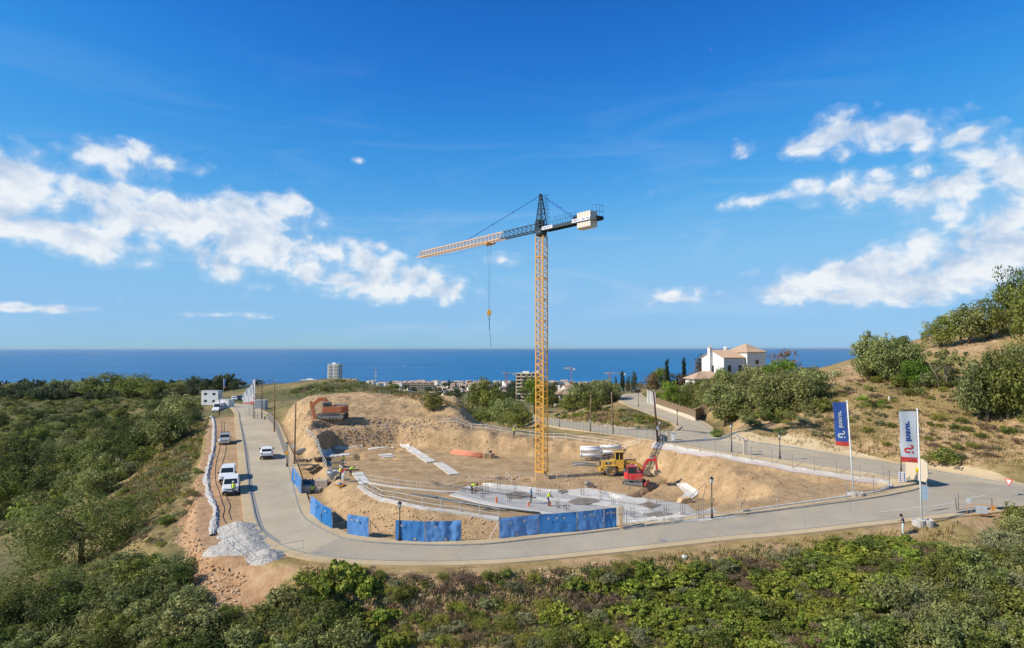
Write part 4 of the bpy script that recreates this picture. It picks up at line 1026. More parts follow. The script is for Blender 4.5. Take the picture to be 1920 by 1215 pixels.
# ------------------------------------------------------------------ road vehicles
M_WCAR = mat('white_car_paint', (.78, .78, .77), .3, var=.03, spec=.5, coat=.5)
M_SILV = mat('silver_beige_paint', (.50, .48, .43), .35, metal=.35, var=.05)
M_BLKC = mat('black_car_paint', (.018, .02, .024), .25, var=.1, coat=.5)
M_BLK = mat('black_plastic', (.02, .02, .021), .6)
M_TYRE = mat('car_tyre', (.025, .025, .025), .85)
M_RIM = mat('alloy_rim', (.38, .39, .40), .35, metal=.7)
M_LAMPR = mat('tail_lamp_red', (.45, .02, .02), .25)
M_LAMPW = mat('head_lamp_clear', (.55, .57, .58), .15)
M_PLATE = mat('plate_white', (.68, .68, .62), .5)
KINDS = {
 'van': dict(prof=[(-2.18, .42), (-2.2, 1.1), (-2.12, 1.72), (-1.9, 1.84), (.1, 1.86), (.62, 1.74), (1.32, 1.14), (1.95, .98), (2.16, .82), (2.2, .42), (2.1, .26), (-2.05, .26)], w=1.78, belt=1.1, roofk=.86, ws=(5, 6), rw=(1, 2), side=[(-.05, .55)], sidez=(1.14, 1.62), wh=.31, wb=(-1.35, 1.38)),
 'panelvan': dict(prof=[(-2.95, .45), (-2.98, 1.3), (-2.9, 2.42), (-2.6, 2.58), (1.2, 2.6), (1.55, 2.45), (2.3, 1.45), (2.75, 1.18), (2.98, .9), (3.0, .45), (2.85, .28), (-2.8, .28)], w=2.0, belt=1.4, roofk=.88, ws=(5, 6), rw=None, side=[(.75, 1.5)], sidez=(1.45, 2.05), wh=.36, wb=(-1.85, 1.95)),
 'suv': dict(prof=[(-2.2, .45), (-2.24, .95), (-2.02, 1.12), (-1.7, 1.55), (-1.55, 1.63), (.1, 1.64), (.55, 1.52), (1.2, 1.08), (1.95, .94), (2.15, .75), (2.2, .45), (2.05, .27), (-2.05, .27)], w=1.84, belt=1.05, roofk=.78, ws=(6, 7), rw=(2, 3), side=[(-1.45, -.45), (-.4, .6)], sidez=(1.1, 1.5), wh=.35, wb=(-1.32, 1.36)),
 'mpv': dict(prof=[(-2.1, .45), (-2.14, 1.0), (-2.02, 1.15), (-1.85, 1.62), (-1.6, 1.72), (.1, 1.74), (.6, 1.62), (1.3, 1.12), (1.95, .96), (2.12, .78), (2.15, .45), (2.05, .27), (-2.0, .27)], w=1.76, belt=1.1, roofk=.82, ws=(6, 7), rw=(2, 3), side=[(-1.6, -.5), (-.45, .6)], sidez=(1.15, 1.58), wh=.31, wb=(-1.3, 1.32)),
}
def vehicle(name, label, cat, kind, paint, loc, rz, rack=False, group=None):
    K_ = KINDS[kind]; root = thing(name, label, cat, loc, rz, group); pr = K_['prof']; w = K_['w'] / 2; zmax = max(z for _, z in pr)
    def yk(z): return 1.0 if z <= K_['belt'] else 1 - (1 - K_['roofk']) * ((z - K_['belt']) / (zmax - K_['belt'])) ** 1.2
    n = len(pr); mb = MB()
    # hull in five lengthwise slices so that nose and tail round off in plan
    ys = (-1, -.8, 0, .8, 1); vs = []
    for f in ys:
        for x, z in pr:
            pull = .10 * max(0, abs(f) - .8) / .2
            vs.append((x - math.copysign(pull, x) * (abs(x) > 1.9), f * w * yk(z), z))
    fs = [(a * n + i, a * n + (i + 1) % n, (a + 1) * n + (i + 1) % n, (a + 1) * n + i) for a in range(4) for i in range(n)]
    fs += [tuple(range(n - 1, -1, -1)), tuple(4 * n + i for i in range(n))]
    mb.add(vs, fs); me = mb.mesh('body', bevel=.035); body = put('body', me, paint, root)
    def seg(i, j, k0, k1, inset, off):
        a = Vector((pr[i][0], 0, pr[i][1])); b = Vector((pr[j][0], 0, pr[j][1])); nn = Vector((-(b.z - a.z), 0, b.x - a.x)).normalized()
        cen = Vector((0, 0, zmax * .5)); 
        if nn.dot(a.lerp(b, .5) - cen) < 0: nn = -nn
        p, q = a.lerp(b, k0), a.lerp(b, k1); out = []
        for pt_ in (p, q):
            yy = w * yk(pt_.z) - inset
            out += [pt_ + nn * off + Vector((0, -yy, 0)), pt_ + nn * off + Vector((0, yy, 0))]
        return [out[0], out[1], out[3], out[2]], nn
    def pane(nm, i, j, k0=.08, k1=.92, inset=.12):
        qd, nn = seg(i, j, k0, k1, inset, .012); q2 = [v - nn * .03 for v in qd]
        mb = MB(); mb.add(qd + q2, [(0, 1, 2, 3), (7, 6, 5, 4), (0, 4, 5, 1), (1, 5, 6, 2), (2, 6, 7, 3), (3, 7, 4, 0)]); put(nm, mb.mesh(nm), M_GLASS, root)
    pane('windscreen', *K_['ws'])
    if K_['rw']: pane('rear_window', *K_['rw'], .12 if kind != 'van' else .15, .9, .16)
    for s in (-1, 1):
        for x0, x1 in K_['side']:
            z0, z1 = K_['sidez']; sk = .10
            pts = [(x0, z0), (x1 + .18, z0), (x1 - .12 * (x1 > .2), z1), (x0 + .08, z1)]
            vs = [(x, s * (w * yk(z) + .012), z) for x, z in pts] + [(x, s * (w * yk(z) - .03), z) for x, z in pts]
            mb = MB(); mb.add(vs, [(0, 1, 2, 3), (7, 6, 5, 4), (0, 4, 5, 1), (1, 5, 6, 2), (2, 6, 7, 3), (3, 7, 4, 0)]); put('side_window', mb.mesh('side_window'), M_GLASS, root)
        mx = pr[K_['ws'][1]][0] - .15; mz = K_['belt'] + .12
        mb = MB(); mb.box((mx, s * (w + .13), mz), (.12, .2, .17)); put('wing_mirror', mb.mesh('wing_mirror', bevel=.03), M_BLK, root)
        xf = pr[-4][0] if kind != 'panelvan' else 2.9
        fx = max(x for x, z in pr)
        mb = MB(); mb.box((fx - .22, s * (w - .26), .82 if kind != 'panelvan' else .98), (.3, .34, .17)); put('headlight', mb.mesh('headlight', bevel=.03), M_LAMPW, root)
        rx = min(x for x, z in pr)
        zl = 1.25 if kind in ('van', 'panelvan') else .98
        mb = MB(); mb.box((rx + .07, s * (w - .17), zl), (.14, .26, .36 if kind in ('van', 'panelvan') else .16)); put('tail_light', mb.mesh('tail_light', bevel=.02), M_LAMPR, root)
    fx = max(x for x, z in pr); rx = min(x for x, z in pr)
    mb = MB(); mb.box((fx - .04, 0, .42), (.14, w * 1.86, .26)); put('front_bumper', mb.mesh('front_bumper', bevel=.05), M_BLK if kind in ('van', 'panelvan') else paint, root)
    mb = MB(); mb.box((rx + .05, 0, .42), (.14, w * 1.86, .26)); put('rear_bumper', mb.mesh('rear_bumper', bevel=.05), M_BLK, root)
    for x in (fx + .035, rx - .03):
        mb = MB(); mb.box((x, 0, .5 if x > 0 else .78), (.02, .5, .11)); put('number_plate', mb.mesh('number_plate'), M_PLATE, root)
    mb = MB(); mb.box((fx - .06, 0, .72), (.1, .9, .1)); put('grille', mb.mesh('grille'), M_BLK, root)
    r = K_['wh']; ty = MB(); ty.lathe([(r * .6, -.1), (r * .95, -.11), (r, -.06), (r, .06), (r * .95, .11), (r * .6, .1)], axis='y', n=18); tm = ty.mesh('tyre', True)
    rr = MB(); rr.lathe([(0, -.07), (r * .2, -.08), (r * .5, -.05), (r * .62, -.1), (r * .62, .1), (r * .5, .05), (r * .2, .08), (0, .07)], axis='y', n=14); rm = rr.mesh('rim')
    for x in K_['wb']:
        for s in (-1, 1):
            mb = MB(); mb.lathe([(0, -.015), (r * 1.18, -.015), (r * 1.18, .02), (0, .02)], axis='y', n=18); wh = put('wheel_arch', mb.mesh('wheel_arch'), M_BLK, root, (x, s * (w - .005), r + .01))
            tyo = put('wheel', tm, M_TYRE, root, (x, s * (w - .075), r)); put('rim', rm, M_RIM, tyo)
    if rack:
        mb = MB()
        for s in (-1, 1): mb.bar((-1.5, s * w * .72, zmax + .08), (.0, s * w * .72, zmax + .08), .05)
        for x in (-1.3, -.2): mb.bar((x, -w * .74, zmax + .1), (x, w * .74, zmax + .1), .05)
        put('roof_rack', mb.mesh('roof_rack'), M_BLK, root)
    if kind == 'panelvan' or kind == 'van':
        mb = MB()
        for s in (-1, 1): mb.box((-.7, s * (w + .004), .62), (2.4, .02, .1))
        put('side_rubbing_strip', mb.mesh('side_rubbing_strip'), M_BLK, root)
    return root
def lift(p, dz=.0): return Vector((p.x, p.y, p.z + dz))
def at(px, py, dz=0.0):
    return lift(G(px, py), dz)
vehicle('delivery_van', 'small white delivery van nearest the gravel heap, worker in front', 'van', 'van', M_WCAR, at(433, 922), R(-69))
vehicle('delivery_van', 'small white delivery van parked just behind another white van', 'van', 'van', M_WCAR, at(427, 900), R(-71))
vehicle('family_car', 'silver beige family car with roof rack alone on dirt strip', 'car', 'mpv', M_SILV, at(421.5, 831), R(-68), rack=True)
vehicle('suv_car', 'white car driving away along the concrete road', 'car', 'suv', M_WCAR, at(500, 858, .06), R(110))
vehicle('panel_van', 'tall white panel van at the end of the dirt strip', 'van', 'panelvan', M_WCAR, at(411, 772, .0), R(-84))
vehicle('parked_car', 'white car parked below the grassy bank at far end of road', 'car', 'suv', M_WCAR, at(439, 751), R(-60), group=None)
vehicle('parked_car', 'dark car parked beside white car at far end of road', 'car', 'mpv', M_BLKC, at(450, 750), R(-80))
vehicle('parked_car', 'white car half hidden behind the row of banners', 'car', 'suv', M_WCAR, at(459, 751), R(-70))
vehicle('parked_car', 'dark car parked by the hedge at top of the side road', 'car', 'suv', M_BLKC, at(1192, 736, .05), R(60))
# ------------------------------------------------------------------ fences, rails, poles, lamps, flags
M_MESH = mat('fence_wire', (.33, .34, .35), .5, metal=.5)
M_GREEN = mat('fence_post_green', (.12, .16, .13), .55)
M_RAILW = mat('rail_white_grey', (.55, .55, .54), .6, var=.15)
M_WOOD = mat('pole_wood', (.20, .125, .075), .85, var=.25, scale=4)
M_REDW = mat('pole_red_brown', (.13, .055, .05), .8, var=.2)
M_BLACKM = mat('lamp_black', (.022, .024, .027), .5)
M_LGLASS = mat('lantern_glass', (.62, .62, .58), .3)
M_TARP = mat('blue_tarp', (.012, .165, .46), .55, var=.08, scale=1.2, bump=.1)
def _tarp():
    nt = M_TARP.node_tree; N, L = nt.nodes, nt.links; b = nt.nodes['Principled BSDF']; src = b.inputs['Base Color'].links[0].from_socket; oi = N.new('ShaderNodeObjectInfo'); hs = N.new('ShaderNodeHueSaturation'); r1 = N.new('ShaderNodeMapRange'); r1.inputs[3].default_value = .85; r1.inputs[4].default_value = 1.2; L.new(oi.outputs['Random'], r1.inputs[0]); L.new(r1.outputs[0], hs.inputs['Value'])
    r2 = N.new('ShaderNodeMapRange'); r2.inputs[3].default_value = 1.0; r2.inputs[4].default_value = .8; L.new(oi.outputs['Random'], r2.inputs[0]); L.new(r2.outputs[0], hs.inputs['Saturation']); L.new(src, hs.inputs['Color']); L.new(hs.outputs[0], b.inputs['Base Color'])
_tarp()
M_TAN = mat('tan_patch', (.52, .42, .31), .8)
def zat(P, py):
    """height above P of a point seen at photo row py straight above it"""
    return PD(960, py, P.y)[2] + CZ - P.z
def fence_run(name, label, line, spacing, h, pm=M_MESH, mesh=True, cat='fence', wire=.25):
    """posts with wire bays between them along a ground polyline"""
    line = np.asarray(line); Ltot = np.hypot(*np.diff(line[:, :2], axis=0).T).sum(); n = max(2, int(round(Ltot / spacing)) + 1); Q = resample(line, n)
    P = [Vector((x, y, Hs(x, y))) for x, y in Q]
    root = thing(name, label, cat, P[0]); o0 = P[0]
    pm_me = MB().tube([(0, 0, -.25), (0, 0, h)], .035, 6).mesh('post')
    for i, p in enumerate(P): put('post', pm_me, pm, root, p - o0)
    if mesh:
        for i in range(n - 1):
            a, b = P[i] - o0, P[i + 1] - o0; mb = MB(); L_ = (b - a).length; k = max(2, int(L_ / wire)); up = Vector((0, 0, 1))
            for z in np.linspace(.1, h - .06, 5): mb.bar(a + up * z, b + up * z, .010)
            for j in range(1, k): q = a.lerp(b, j / k); mb.bar(q + up * .1, q + up * (h - .06), .007)
            put('wire_panel', mb.mesh('wire_panel'), M_MESH, root)['kind'] = 'stuff'
    return root
def rail_run(name, label, line, spacing, h, m=M_RAILW, rails=(.5, 1.0), r=.028, mp=None, base=0.0):
    line = np.asarray(line); Ltot = np.hypot(*np.diff(line[:, :2], axis=0).T).sum(); n = max(2, int(round(Ltot / spacing)) + 1); Q = resample(line, n)
    P = [Vector((x, y, Hs(x, y) + base)) for x, y in Q]; root = thing(name, label, 'railing', P[0]); o0 = P[0]
    me = MB().tube([(0, 0, -.3), (0, 0, h)], r, 6).mesh('post')
    for p in P: put('post', me, mp or m, root, p - o0)
    for z in rails:
        mb = MB(); mb.tube([p - o0 + Vector((0, 0, z * h)) for p in P], r * .9, 6); put('rail', mb.mesh('rail'), m, root)
    return root
fence_run('wire_fence', 'wire mesh fence on thin posts along the white rim above the pit', side(rim, -.75)[:int(len(rim) * .58)], 2.4, 2.0)
fence_run('wire_fence', 'sparse wire fence between pit slope and front road right of lamp', GP([(1668, 918), (1625, 934), (1551, 946), (1474, 957), (1400, 967), (1290, 981), (1230, 988), (1170, 995)], 1.0), 4.1, 2.1)
fence_run('wire_fence', 'long wire fence on near side of the back road behind the crane', GP([(990, 792), (1030, 799), (1100, 810), (1150, 818), (1232, 830)], 1.0), 2.6, 1.9)
fence_run('wire_fence', 'wire fence along right side of the concrete road by the spoil mound', GP([(503, 786), (517, 806), (531, 845), (541, 872)], 1.0), 2.8, 2.0)
fence_run('wire_fence', 'short wire fence at the far end of the road beside the grey container', GP([(478, 785), (484, 786), (490, 786.5)], 1.0), 1.4, 1.7, M_BLACKM)
rail_run('guard_rail', 'grey two bar guard rail along the terrace edge above the front slope', side(edge, .1), 1.9, 1.05)
rail_run('guard_rail', 'low rail across the plot floor left of the slab', side(edge2, .2), 2.2, .9, r=.022)
rail_run('guard_rail', 'pale rail along the back edge of the slab', GP([(800, 905), (850, 908), (905, 907), (960, 908)], .8), 2.0, 1.0, r=.022)
rail_run('guard_rail', 'short rail around the hole beside the crane foot', GP([(948, 898), (975, 903), (1002, 904), (1040, 903), (1062, 900)], .8), 1.8, 1.0, r=.024)
rail_run('guard_rail', 'white safety rail along the plateau edge behind the crane', GP([(830, 797), (880, 804), (940, 812), (1000, 819), (1060, 825), (1130, 832), (1200, 835)], 1.0), 2.6, 1.0, M_WHITE, r=.03)
rail_run('guard_rail', 'leaning rail along left rim of the pit', GP([(574, 811), (584, 822), (594, 838), (602, 858), (612, 880)], .8), 1.6, 1.0, r=.03)
rail_run('guard_rail', 'thin two bar rail around the gravel heap at the road bend', GP([(411, 1012), (420, 1025), (433, 1035), (446, 1048), (470, 1060), (520, 1050), (569, 1040)], .8), 2.4, 1.25, M_LGREY, r=.022)

# blue screened fence panels
def tarp_panel(label, A_, B_, h=2.05, seed=0, slack=.06, holes=2):
    A_, B_ = Vector(A_), Vector(B_); t = (B_ - A_); L_ = math.hypot(t.x, t.y); rz = math.atan2(t.y, t.x)
    root = thing('screen_fence', label, 'fence', A_, rz, 'blue screened fence panels'); dz = B_.z - A_.z
    mb = MB()
    for x in (.03, L_ - .03): mb.tube([(x, 0, dz * x / L_ - .1), (x, 0, dz * x / L_ + h + .05)], .025, 6)
    put('post', mb.mesh('post'), M_STEEL, root)
    mb = MB()
    for z in (.12, h * .55, h - .02): mb.tube([(.03, .02, z), (L_ - .03, .02, z + dz)], .016, 5)
    put('frame', mb.mesh('frame'), M_STEEL, root)
    nx, nz = 22, 14; r2 = np.random.default_rng(seed); X, Z = np.meshgrid(np.linspace(.05, L_ - .05, nx), np.linspace(.1, h, nz))
    ox = seed * 3.1
    Y = -.035 + fbm(X + ox, Z * .6, .55, 3, 60 + seed) * slack * 3 + fbm(X * 2.2 + Z * .8 + ox, Z * .25, .5, 2, 70 + seed) * slack * 1.8
    Y[-1] = -.03; Y[0] *= .5
    Zt = Z + dz * X / L_ + (np.abs(fbm(X + ox, X * 0, .8, 2, 80 + seed)) * -.10) * (Z > h - .01)
    vs = [(X[j, i], Y[j, i] - .03, Zt[j, i]) for j in range(nz) for i in range(nx)]; fs = [(j * nx + i, j * nx + i + 1, (j + 1) * nx + i + 1, (j + 1) * nx + i) for j in range(nz - 1) for i in range(nx - 1)]
    mb = MB(); mb.add(vs, fs); sc = put('blue_screen', mb.mesh('blue_screen', True), M_TARP, root)
    rr = random.Random(seed)
    for k in range(holes):
        x = L_ * (.2 + .6 * (k + rr.random() * .6) / max(1, holes)); z = h * (.8 if k % 2 == 0 else (.2 if rr.random() < .6 else .82))
        mb = MB(); y = -.17 - slack
        i = int(x / L_ * (nx - 1)); j = int(z / h * (nz - 1)); y = Y[j, i] - .05
        mb.box((x, y, z + dz * x / L_), (.17, .02, .17)); fl = put('wind_flap', mb.mesh('wind_flap'), M_TAN, root); fl.rotation_euler.x = R(6)
    for x in (.0, L_):
        mb = MB(); mb.box((x, .05, dz * x / L_ + .06), (.28, .6, .14)); put('foot_block', mb.mesh('foot_block', bevel=.02), M_KERB, root)
    return root
def chain(pix):
    return [at(a, b) for a, b in pix]
words = iter(['blue screened panel farthest up the road beside the grey formwork stack', 'middle blue screened panel of the run beside the formwork stack', 'blue screened panel at near end of the run beside the formwork stack',
    'narrow blue screened panel at far end of the bend', 'blue screened panel second in the run on the bend', 'nearest blue screened panel of the run on the bend', 'blue screened panel standing alone with gaps on both sides',
    'left blue screened panel of the pair behind the street lamp', 'right creased blue screened panel of the pair by the street lamp', 'leftmost blue screened panel of the long run of four', 'second blue screened panel from left in the long run of four',
    'third blue screened panel from left in the long run of four', 'rightmost blue screened panel of the long run, next to timber post'])
sd_ = 0
for run in ([(548, 903), (553, 910), (559, 919), (565, 928)], [(583, 965), (592, 972), (604, 983), (623, 994)], [(651, 1004), (692, 1010)], [(741, 1016), (797, 1019), (865, 1017)], [(936, 1013), (1009, 1005), (1082, 1000), (1132, 994), (1156, 991)]):
    c = chain(run)
    for k in range(len(c) - 1): sd_ += 1; tarp_panel(next(words), c[k], c[k + 1], 2.05, sd_, .07 if sd_ != 9 else .12, 3 if sd_ > 9 else (1 if sd_ < 7 else 2))
# braces beside the gaps
def brace(label, px0, px1, h):
    a, b = at(*px0), at(*px1); mb = MB(); mb.tube([Vector((0, 0, h)), b - a + Vector((0, 0, .1))], .03, 6); mb.tube([(0, 0, -.1), (0, 0, h + .1)], .03, 6)
    o = put('fence_brace', mb.mesh('fence_brace'), M_STEEL, None, a); tag(o, label, 'brace')
brace('steel prop leaning beside right end of the single blue panel', (694, 1008), (718, 1006), 1.6)
brace('steel prop leaning left of the long blue run', (935, 1010), (917, 1012), 1.5)
def timber_gate():
    a = at(1164, 993); root = thing('timber_post', 'stout timber post with cable box between blue panels and open site entrance', 'post', a)
    put('post', MB().box((0, 0, 1.05), (.32, .3, 2.4)).mesh('post', bevel=.02), M_TIMBER, root); put('cable_box', MB().box((-.02, -.02, 1.85), (.62, .36, .6)).mesh('cable_box', bevel=.02), M_TAN, root)
    b = at(1175, 994); root = thing('site_gate', 'open steel tube gate frame at the site entrance by the road', 'gate', b)
    mb = MB(); mb.tube([(0, 0, .1), (0, 0, 1.75), (2.0, .6, 1.75), (2.0, .6, .1), (0, 0, .1)], .035, 6); put('frame', mb.mesh('frame'), M_RAILW, root)
    mb = MB(); mb.tube([(0, 0, .95), (2.0, .6, .95)], .025, 6); put('rail', mb.mesh('rail'), M_RAILW, root); mb = MB(); mb.tube([(0, 0, 1.7), (2.0, .6, .15)], .02, 6); put('brace', mb.mesh('brace'), M_RAILW, root)
timber_gate()
# wooden poles
def pole(label, px, base, top, dx=0, r=.13, m=M_WOOD, arm=False, box=False, mate=None):
    P = at(px, base); h = zat(P, top); root = thing('utility_pole', label, 'utility pole', P); lx = dx * mpp(P)
    put('pole', MB().tube([(0, 0, -.5), (lx * .5, 0, h * .5), (lx, 0, h)], [r, r * .85, r * .7], 8).mesh('pole', True), m, root)
    if arm: put('lamp_arm', MB().tube([(lx, 0, h - .2), (lx - .6, 0, h + .1), (lx - 1.0, 0, h + .1)], .04, 6).box((lx - 1.1, 0, h + .08), (.5, .18, .1)).mesh('lamp_arm'), M_BLACKM, root)
    if box: put('meter_box', MB().box((-.1, -r - .1, h * .3), (.32, .24, .55)).mesh('meter_box', bevel=.02), M_LGREY, root)
    put('insulator', MB().lathe([(0, 0), (.05, 0), (.05, .15), (0, .18)], (lx, 0, h), n=8).mesh('insulator'), M_WHITE, root)
    return P + Vector((lx, 0, h - .1))
p552 = pole('wooden utility pole rising beside the grey formwork stack', 552, 872, 755, 1, .14, box=True)
p514 = pole('wooden utility pole with lamp arm beside the road fence', 514.5, 810, 714, -1, .15, arm=True)
p490 = pole('slim reddish utility pole next to the grey container', 491, 785, 712, -1, .12, M_REDW)
p476 = pole('wooden utility pole behind the row of banners', 476, 785, 713, -1, .12)
p412 = pole('short red brown pole in front of the tall panel van', 411.5, 779, 738, 0, .13, M_REDW)
p1108 = pole('leftmost wooden utility pole beside the back road', 1107, 811, 742, 1, .14, box=True)
p1150 = pole('middle wooden utility pole on the back road verge', 1150, 815, 737, -3, .14)
p1231 = pole('thick dark utility pole with boxes at the side road junction', 1234, 831, 733, -8, .17, M_REDW, box=True)
def wires(labels, *pts):
    for a, b, lab in zip(pts[:-1], pts[1:], labels):
        mb = MB(); n = 12; mb.tube([a.lerp(b, k / n) - Vector((0, 0, 4 * .035 * (b - a).length * (k / n) * (1 - k / n))) for k in range(n + 1)], .012, 4)
        o = put('overhead_cable', mb.mesh('overhead_cable'), M_BLACKM, None); tag(o, lab, 'cable', 'overhead cables')
wires(('thin overhead cable between the formwork stack pole and the lamp arm pole', 'thin overhead cable between the lamp arm pole and the reddish pole'), p552, p514, p490)
wires(('thin overhead cable between leftmost and middle poles of the back road', 'thin overhead cable from the middle back road pole to the dark pole'), p1108, p1150, p1231)
# lanterns
def lamp(label, px, base, top, sign=None):
    P = at(px, base, .1); h = zat(P, top); root = thing('street_lamp', label, 'street lamp', P)
    put('post', MB().lathe([(0, 0), (.13, 0), (.13, .35), (.09, .42), (.075, .9), (.06, 1.0), (.05, h - .75), (.0, h - .75)], n=10).mesh('post', True), M_BLACKM, root)
    hd = put('lantern', MB().lathe([(0, h - .76), (.06, h - .76), (.1, h - .68), (.12, h - .66), (.0, h - .65)], n=8).mesh('lantern'), M_BLACKM, root)
    put('glass', MB().lathe([(0, h - .65), (.11, h - .65), (.2, h - .25), (0, h - .25)], n=6).mesh('glass'), M_LGLASS, hd)
    put('cap', MB().lathe([(0, h - .245), (.24, h - .245), (.2, h - .2), (.1, h - .08), (.03, h), (0, h)], n=6).mesh('cap'), M_BLACKM, hd)
    mb = MB()
    for k in range(6): a = math.pi * k / 3; mb.bar((.11 * math.cos(a), .11 * math.sin(a), h - .65), (.2 * math.cos(a), .2 * math.sin(a), h - .25), .018)
    put('cage', mb.mesh('cage'), M_BLACKM, hd)
    if sign:
        z, m_, r_ = sign; sg = put('round_sign', MB().lathe([(0, -.015), (r_, -.015), (r_, .015), (0, .015)], (0, -.1, h * z), 'y', 18).mesh('round_sign'), m_, root)
    return root
M_SIGNY = mat('sign_amber', (.70, .33, .03), .5); M_SIGNB = mat('sign_bronze', (.42, .30, .16), .6)
lamp('black lantern street lamp with round amber sign beside the formwork stack', 538, 876, 828, (.55, M_SIGNY, .27))
lamp('black lantern street lamp in front of the pair of blue panels', 749, 1017, 939)
lamp('black lantern street lamp with small round sign beside the front road', 1335, 975, 893, (.45, M_SIGNB, .26))
lamp('black lantern street lamp on the pit rim below the leaning olive', 1372, 850, 793)
lamp('black lantern street lamp behind the wire fence near the blue flag', 1462.5, 862, 811)
lamp('black lantern street lamp behind the white flag', 1690, 893, 827)
lamp('street lamp beside the back road right of the crane mast', 1049, 801.5, 776)
lamp('tall thin street lamp on the side road above the brown bank', 1197, 763, 735)
lamp('grey street lamp on the side road below the reed fence', 1270, 799, 768)
lamp('grey street lamp close beside the thick dark pole', 1238, 826, 787)
# flags
M_FBLUE = mat('flag_blue', (.045, .11, .38), .75, var=.08); M_FWHITE = mat('flag_white', (.68, .69, .72), .75, var=.05); M_FRED = mat('flag_red', (.70, .07, .06), .75)
M_POLEW = mat('pole_white', (.74, .74, .75), .35)
def flag(name, label, px, base, top, w_px, ftop, fbot, field, ink, logo, planter, lean=0, logo_on=True):
    P = at(px, base, .0); h = zat(P, top); k = mpp(P); root = thing(name, label, 'flag', P); lx = lean * k; z0 = .55
    def poleat(z): return Vector((lx * z / h, 0, z))
    put('pole', MB().tube([poleat(0), poleat(h)], [.085, .055], 10).mesh('pole', True), M_POLEW, root)
    put('finial', MB().lathe([(0, -.02), (.09, 0), (.1, .07), (.05, .14), (0, .16)], poleat(h), n=10).mesh('finial', True), M_POLEW, root)
    zt, zb = zat(P, ftop), zat(P, fbot); W_ = w_px * k; off = .14
    # cloth hangs to the left of the pole, slightly rippled
    def cl(u, v, o=0.0):   # u 0 at pole..1 outer, v 0 top..1 bottom
        c = poleat(zt + (zb - zt) * v); y = .06 * math.sin(5 * u + 3 * v) * u + .05 * math.sin(9 * v + 2 * u) * u
        sag = .05 * W_ * u * (v - .2) ; edge = .10 * W_ * u * v
        return Vector((c.x - off - W_ * u * (1 - .05 * v) , y - o, c.z + (-.02 * W_ * u if v < .5 else .16 * W_ * u * (v - .5))))
    nu, nv = 10, 30; split = .9
    for nm, m, v0, v1 in (('cloth', field, 0, split), ('red_hem', M_FRED, split, 1.0)):
        nn = max(3, int(nv * (v1 - v0))); vs = [cl(i / nu, v0 + (v1 - v0) * j / nn) for j in range(nn + 1) for i in range(nu + 1)]; m1 = nu + 1
        fs = [(j * m1 + i, j * m1 + i + 1, (j + 1) * m1 + i + 1, (j + 1) * m1 + i) for j in range(nn) for i in range(nu)]
        o2 = len(vs); vs2 = vs + [v + Vector((0, .012, 0)) for v in vs]; fs2 = fs + [tuple(q + o2 for q in reversed(f)) for f in fs]
        mb = MB(); mb.add(vs2, fs2); o = put(nm, mb.mesh(nm, True), m, root)
        if nm == 'cloth': cloth = o
    mb = MB()
    for j in range(7): v = .02 + .96 * j / 6; c = poleat(zt + (zb - zt) * v); mb.tube([c, cl(0, v)], .012, 4)
    put('flag_ring', mb.mesh('flag_ring'), M_STEEL, root)['kind'] = 'stuff'
    if logo_on:
        def onto(me, u0, v0, su, sv):
            """lay flat lettering (x right, y up) on the cloth, read upwards and mirrored as from behind"""
            for q in me.vertices:
                x, y = q.co.x, q.co.y; q.co = cl(u0 + y * su, v0 - x * sv, .018 + (q.co.z if q.co.z > 0 else 0) * .0)
            return me
        Hc = zt - zb
        me = textmesh('insur', 1.0, 'lettering', .0, 'LEFT', .035); bm = bmesh.new(); bm.from_mesh(me); bmesh.ops.subdivide_edges(bm, edges=[e for e in bm.edges if e.calc_length() > .25], cuts=2, use_grid_fill=False); bm.to_mesh(me); bm.free()
        tw = max(v.co.x for v in me.vertices); sv = .40 / tw
        put('lettering', onto(me, .50, .585, -.52, sv), ink, cloth)
        # curl of the emblem with its dot
        path = [(-.02, 0), (.0, .30)]
        mb = MB(); pts = [(.0, .62), (.34, .62), (.40, .56), (.40, .40), (.36, .30), (.24, .26), (.16, .20), (.14, .08), (.20, .0), (.34, -.02)]
        pts = [(0.0, .55), (0.0, .86), (.06, .97), (.17, .99), (.27, .93), (.31, .80), (.30, .55), (.33, .36), (.42, .26), (.53, .30), (.58, .42)]
        for (a, b) in zip(pts[:-1], pts[1:]):
            a, b = Vector(a), Vector(b); t = (b - a).normalized(); nn_ = Vector((-t.y, t.x)) * .075; a2, b2 = a - t * .03, b + t * .03
            mb.add([(q.x, q.y, 0) for q in (a2 - nn_, b2 - nn_, b2 + nn_, a2 + nn_)], [(0, 1, 2, 3)])
        mb.add([(.0 + .1 * math.cos(2 * math.pi * q / 14), .28 + .1 * math.sin(2 * math.pi * q / 14), 0) for q in range(14)], [tuple(range(14))])
        me = mb.mesh('emblem')
        for q in me.vertices: x, y = q.co.x, q.co.y; q.co = cl(.10 + y * .66, .80 - x * .24, .018)
        put('emblem', me, logo, cloth)
    if planter:
        mb = MB()
        for dx in planter: mb.lathe([(0, -.3), (.52, -.3), (.56, .5), (.46, .52), (.44, .44), (0, .44)], (dx, 0, 0), n=16)
        put('concrete_base', mb.mesh('concrete_base'), M_CONC, root)
    return root
flag('banner_flag', 'blue vertical banner flag with white mirrored lettering on white pole', 1601, 932, 753, 25, 754, 837, M_FBLUE, M_FWHITE, M_FWHITE, (-.1, .5), lean=-9)
flag('banner_flag', 'white vertical banner flag with blue and red mirrored lettering near the man', 1729, 985, 769, 32, 771, 868, M_FWHITE, M_NAVY, M_FRED, (-.3, .45), lean=-4)
flag('banner_flag', 'small blue flag on white pole beyond the site cabins', 419, 741, 709, -4, 711, 726, M_FBLUE, M_FWHITE, M_FWHITE, None, logo_on=False)
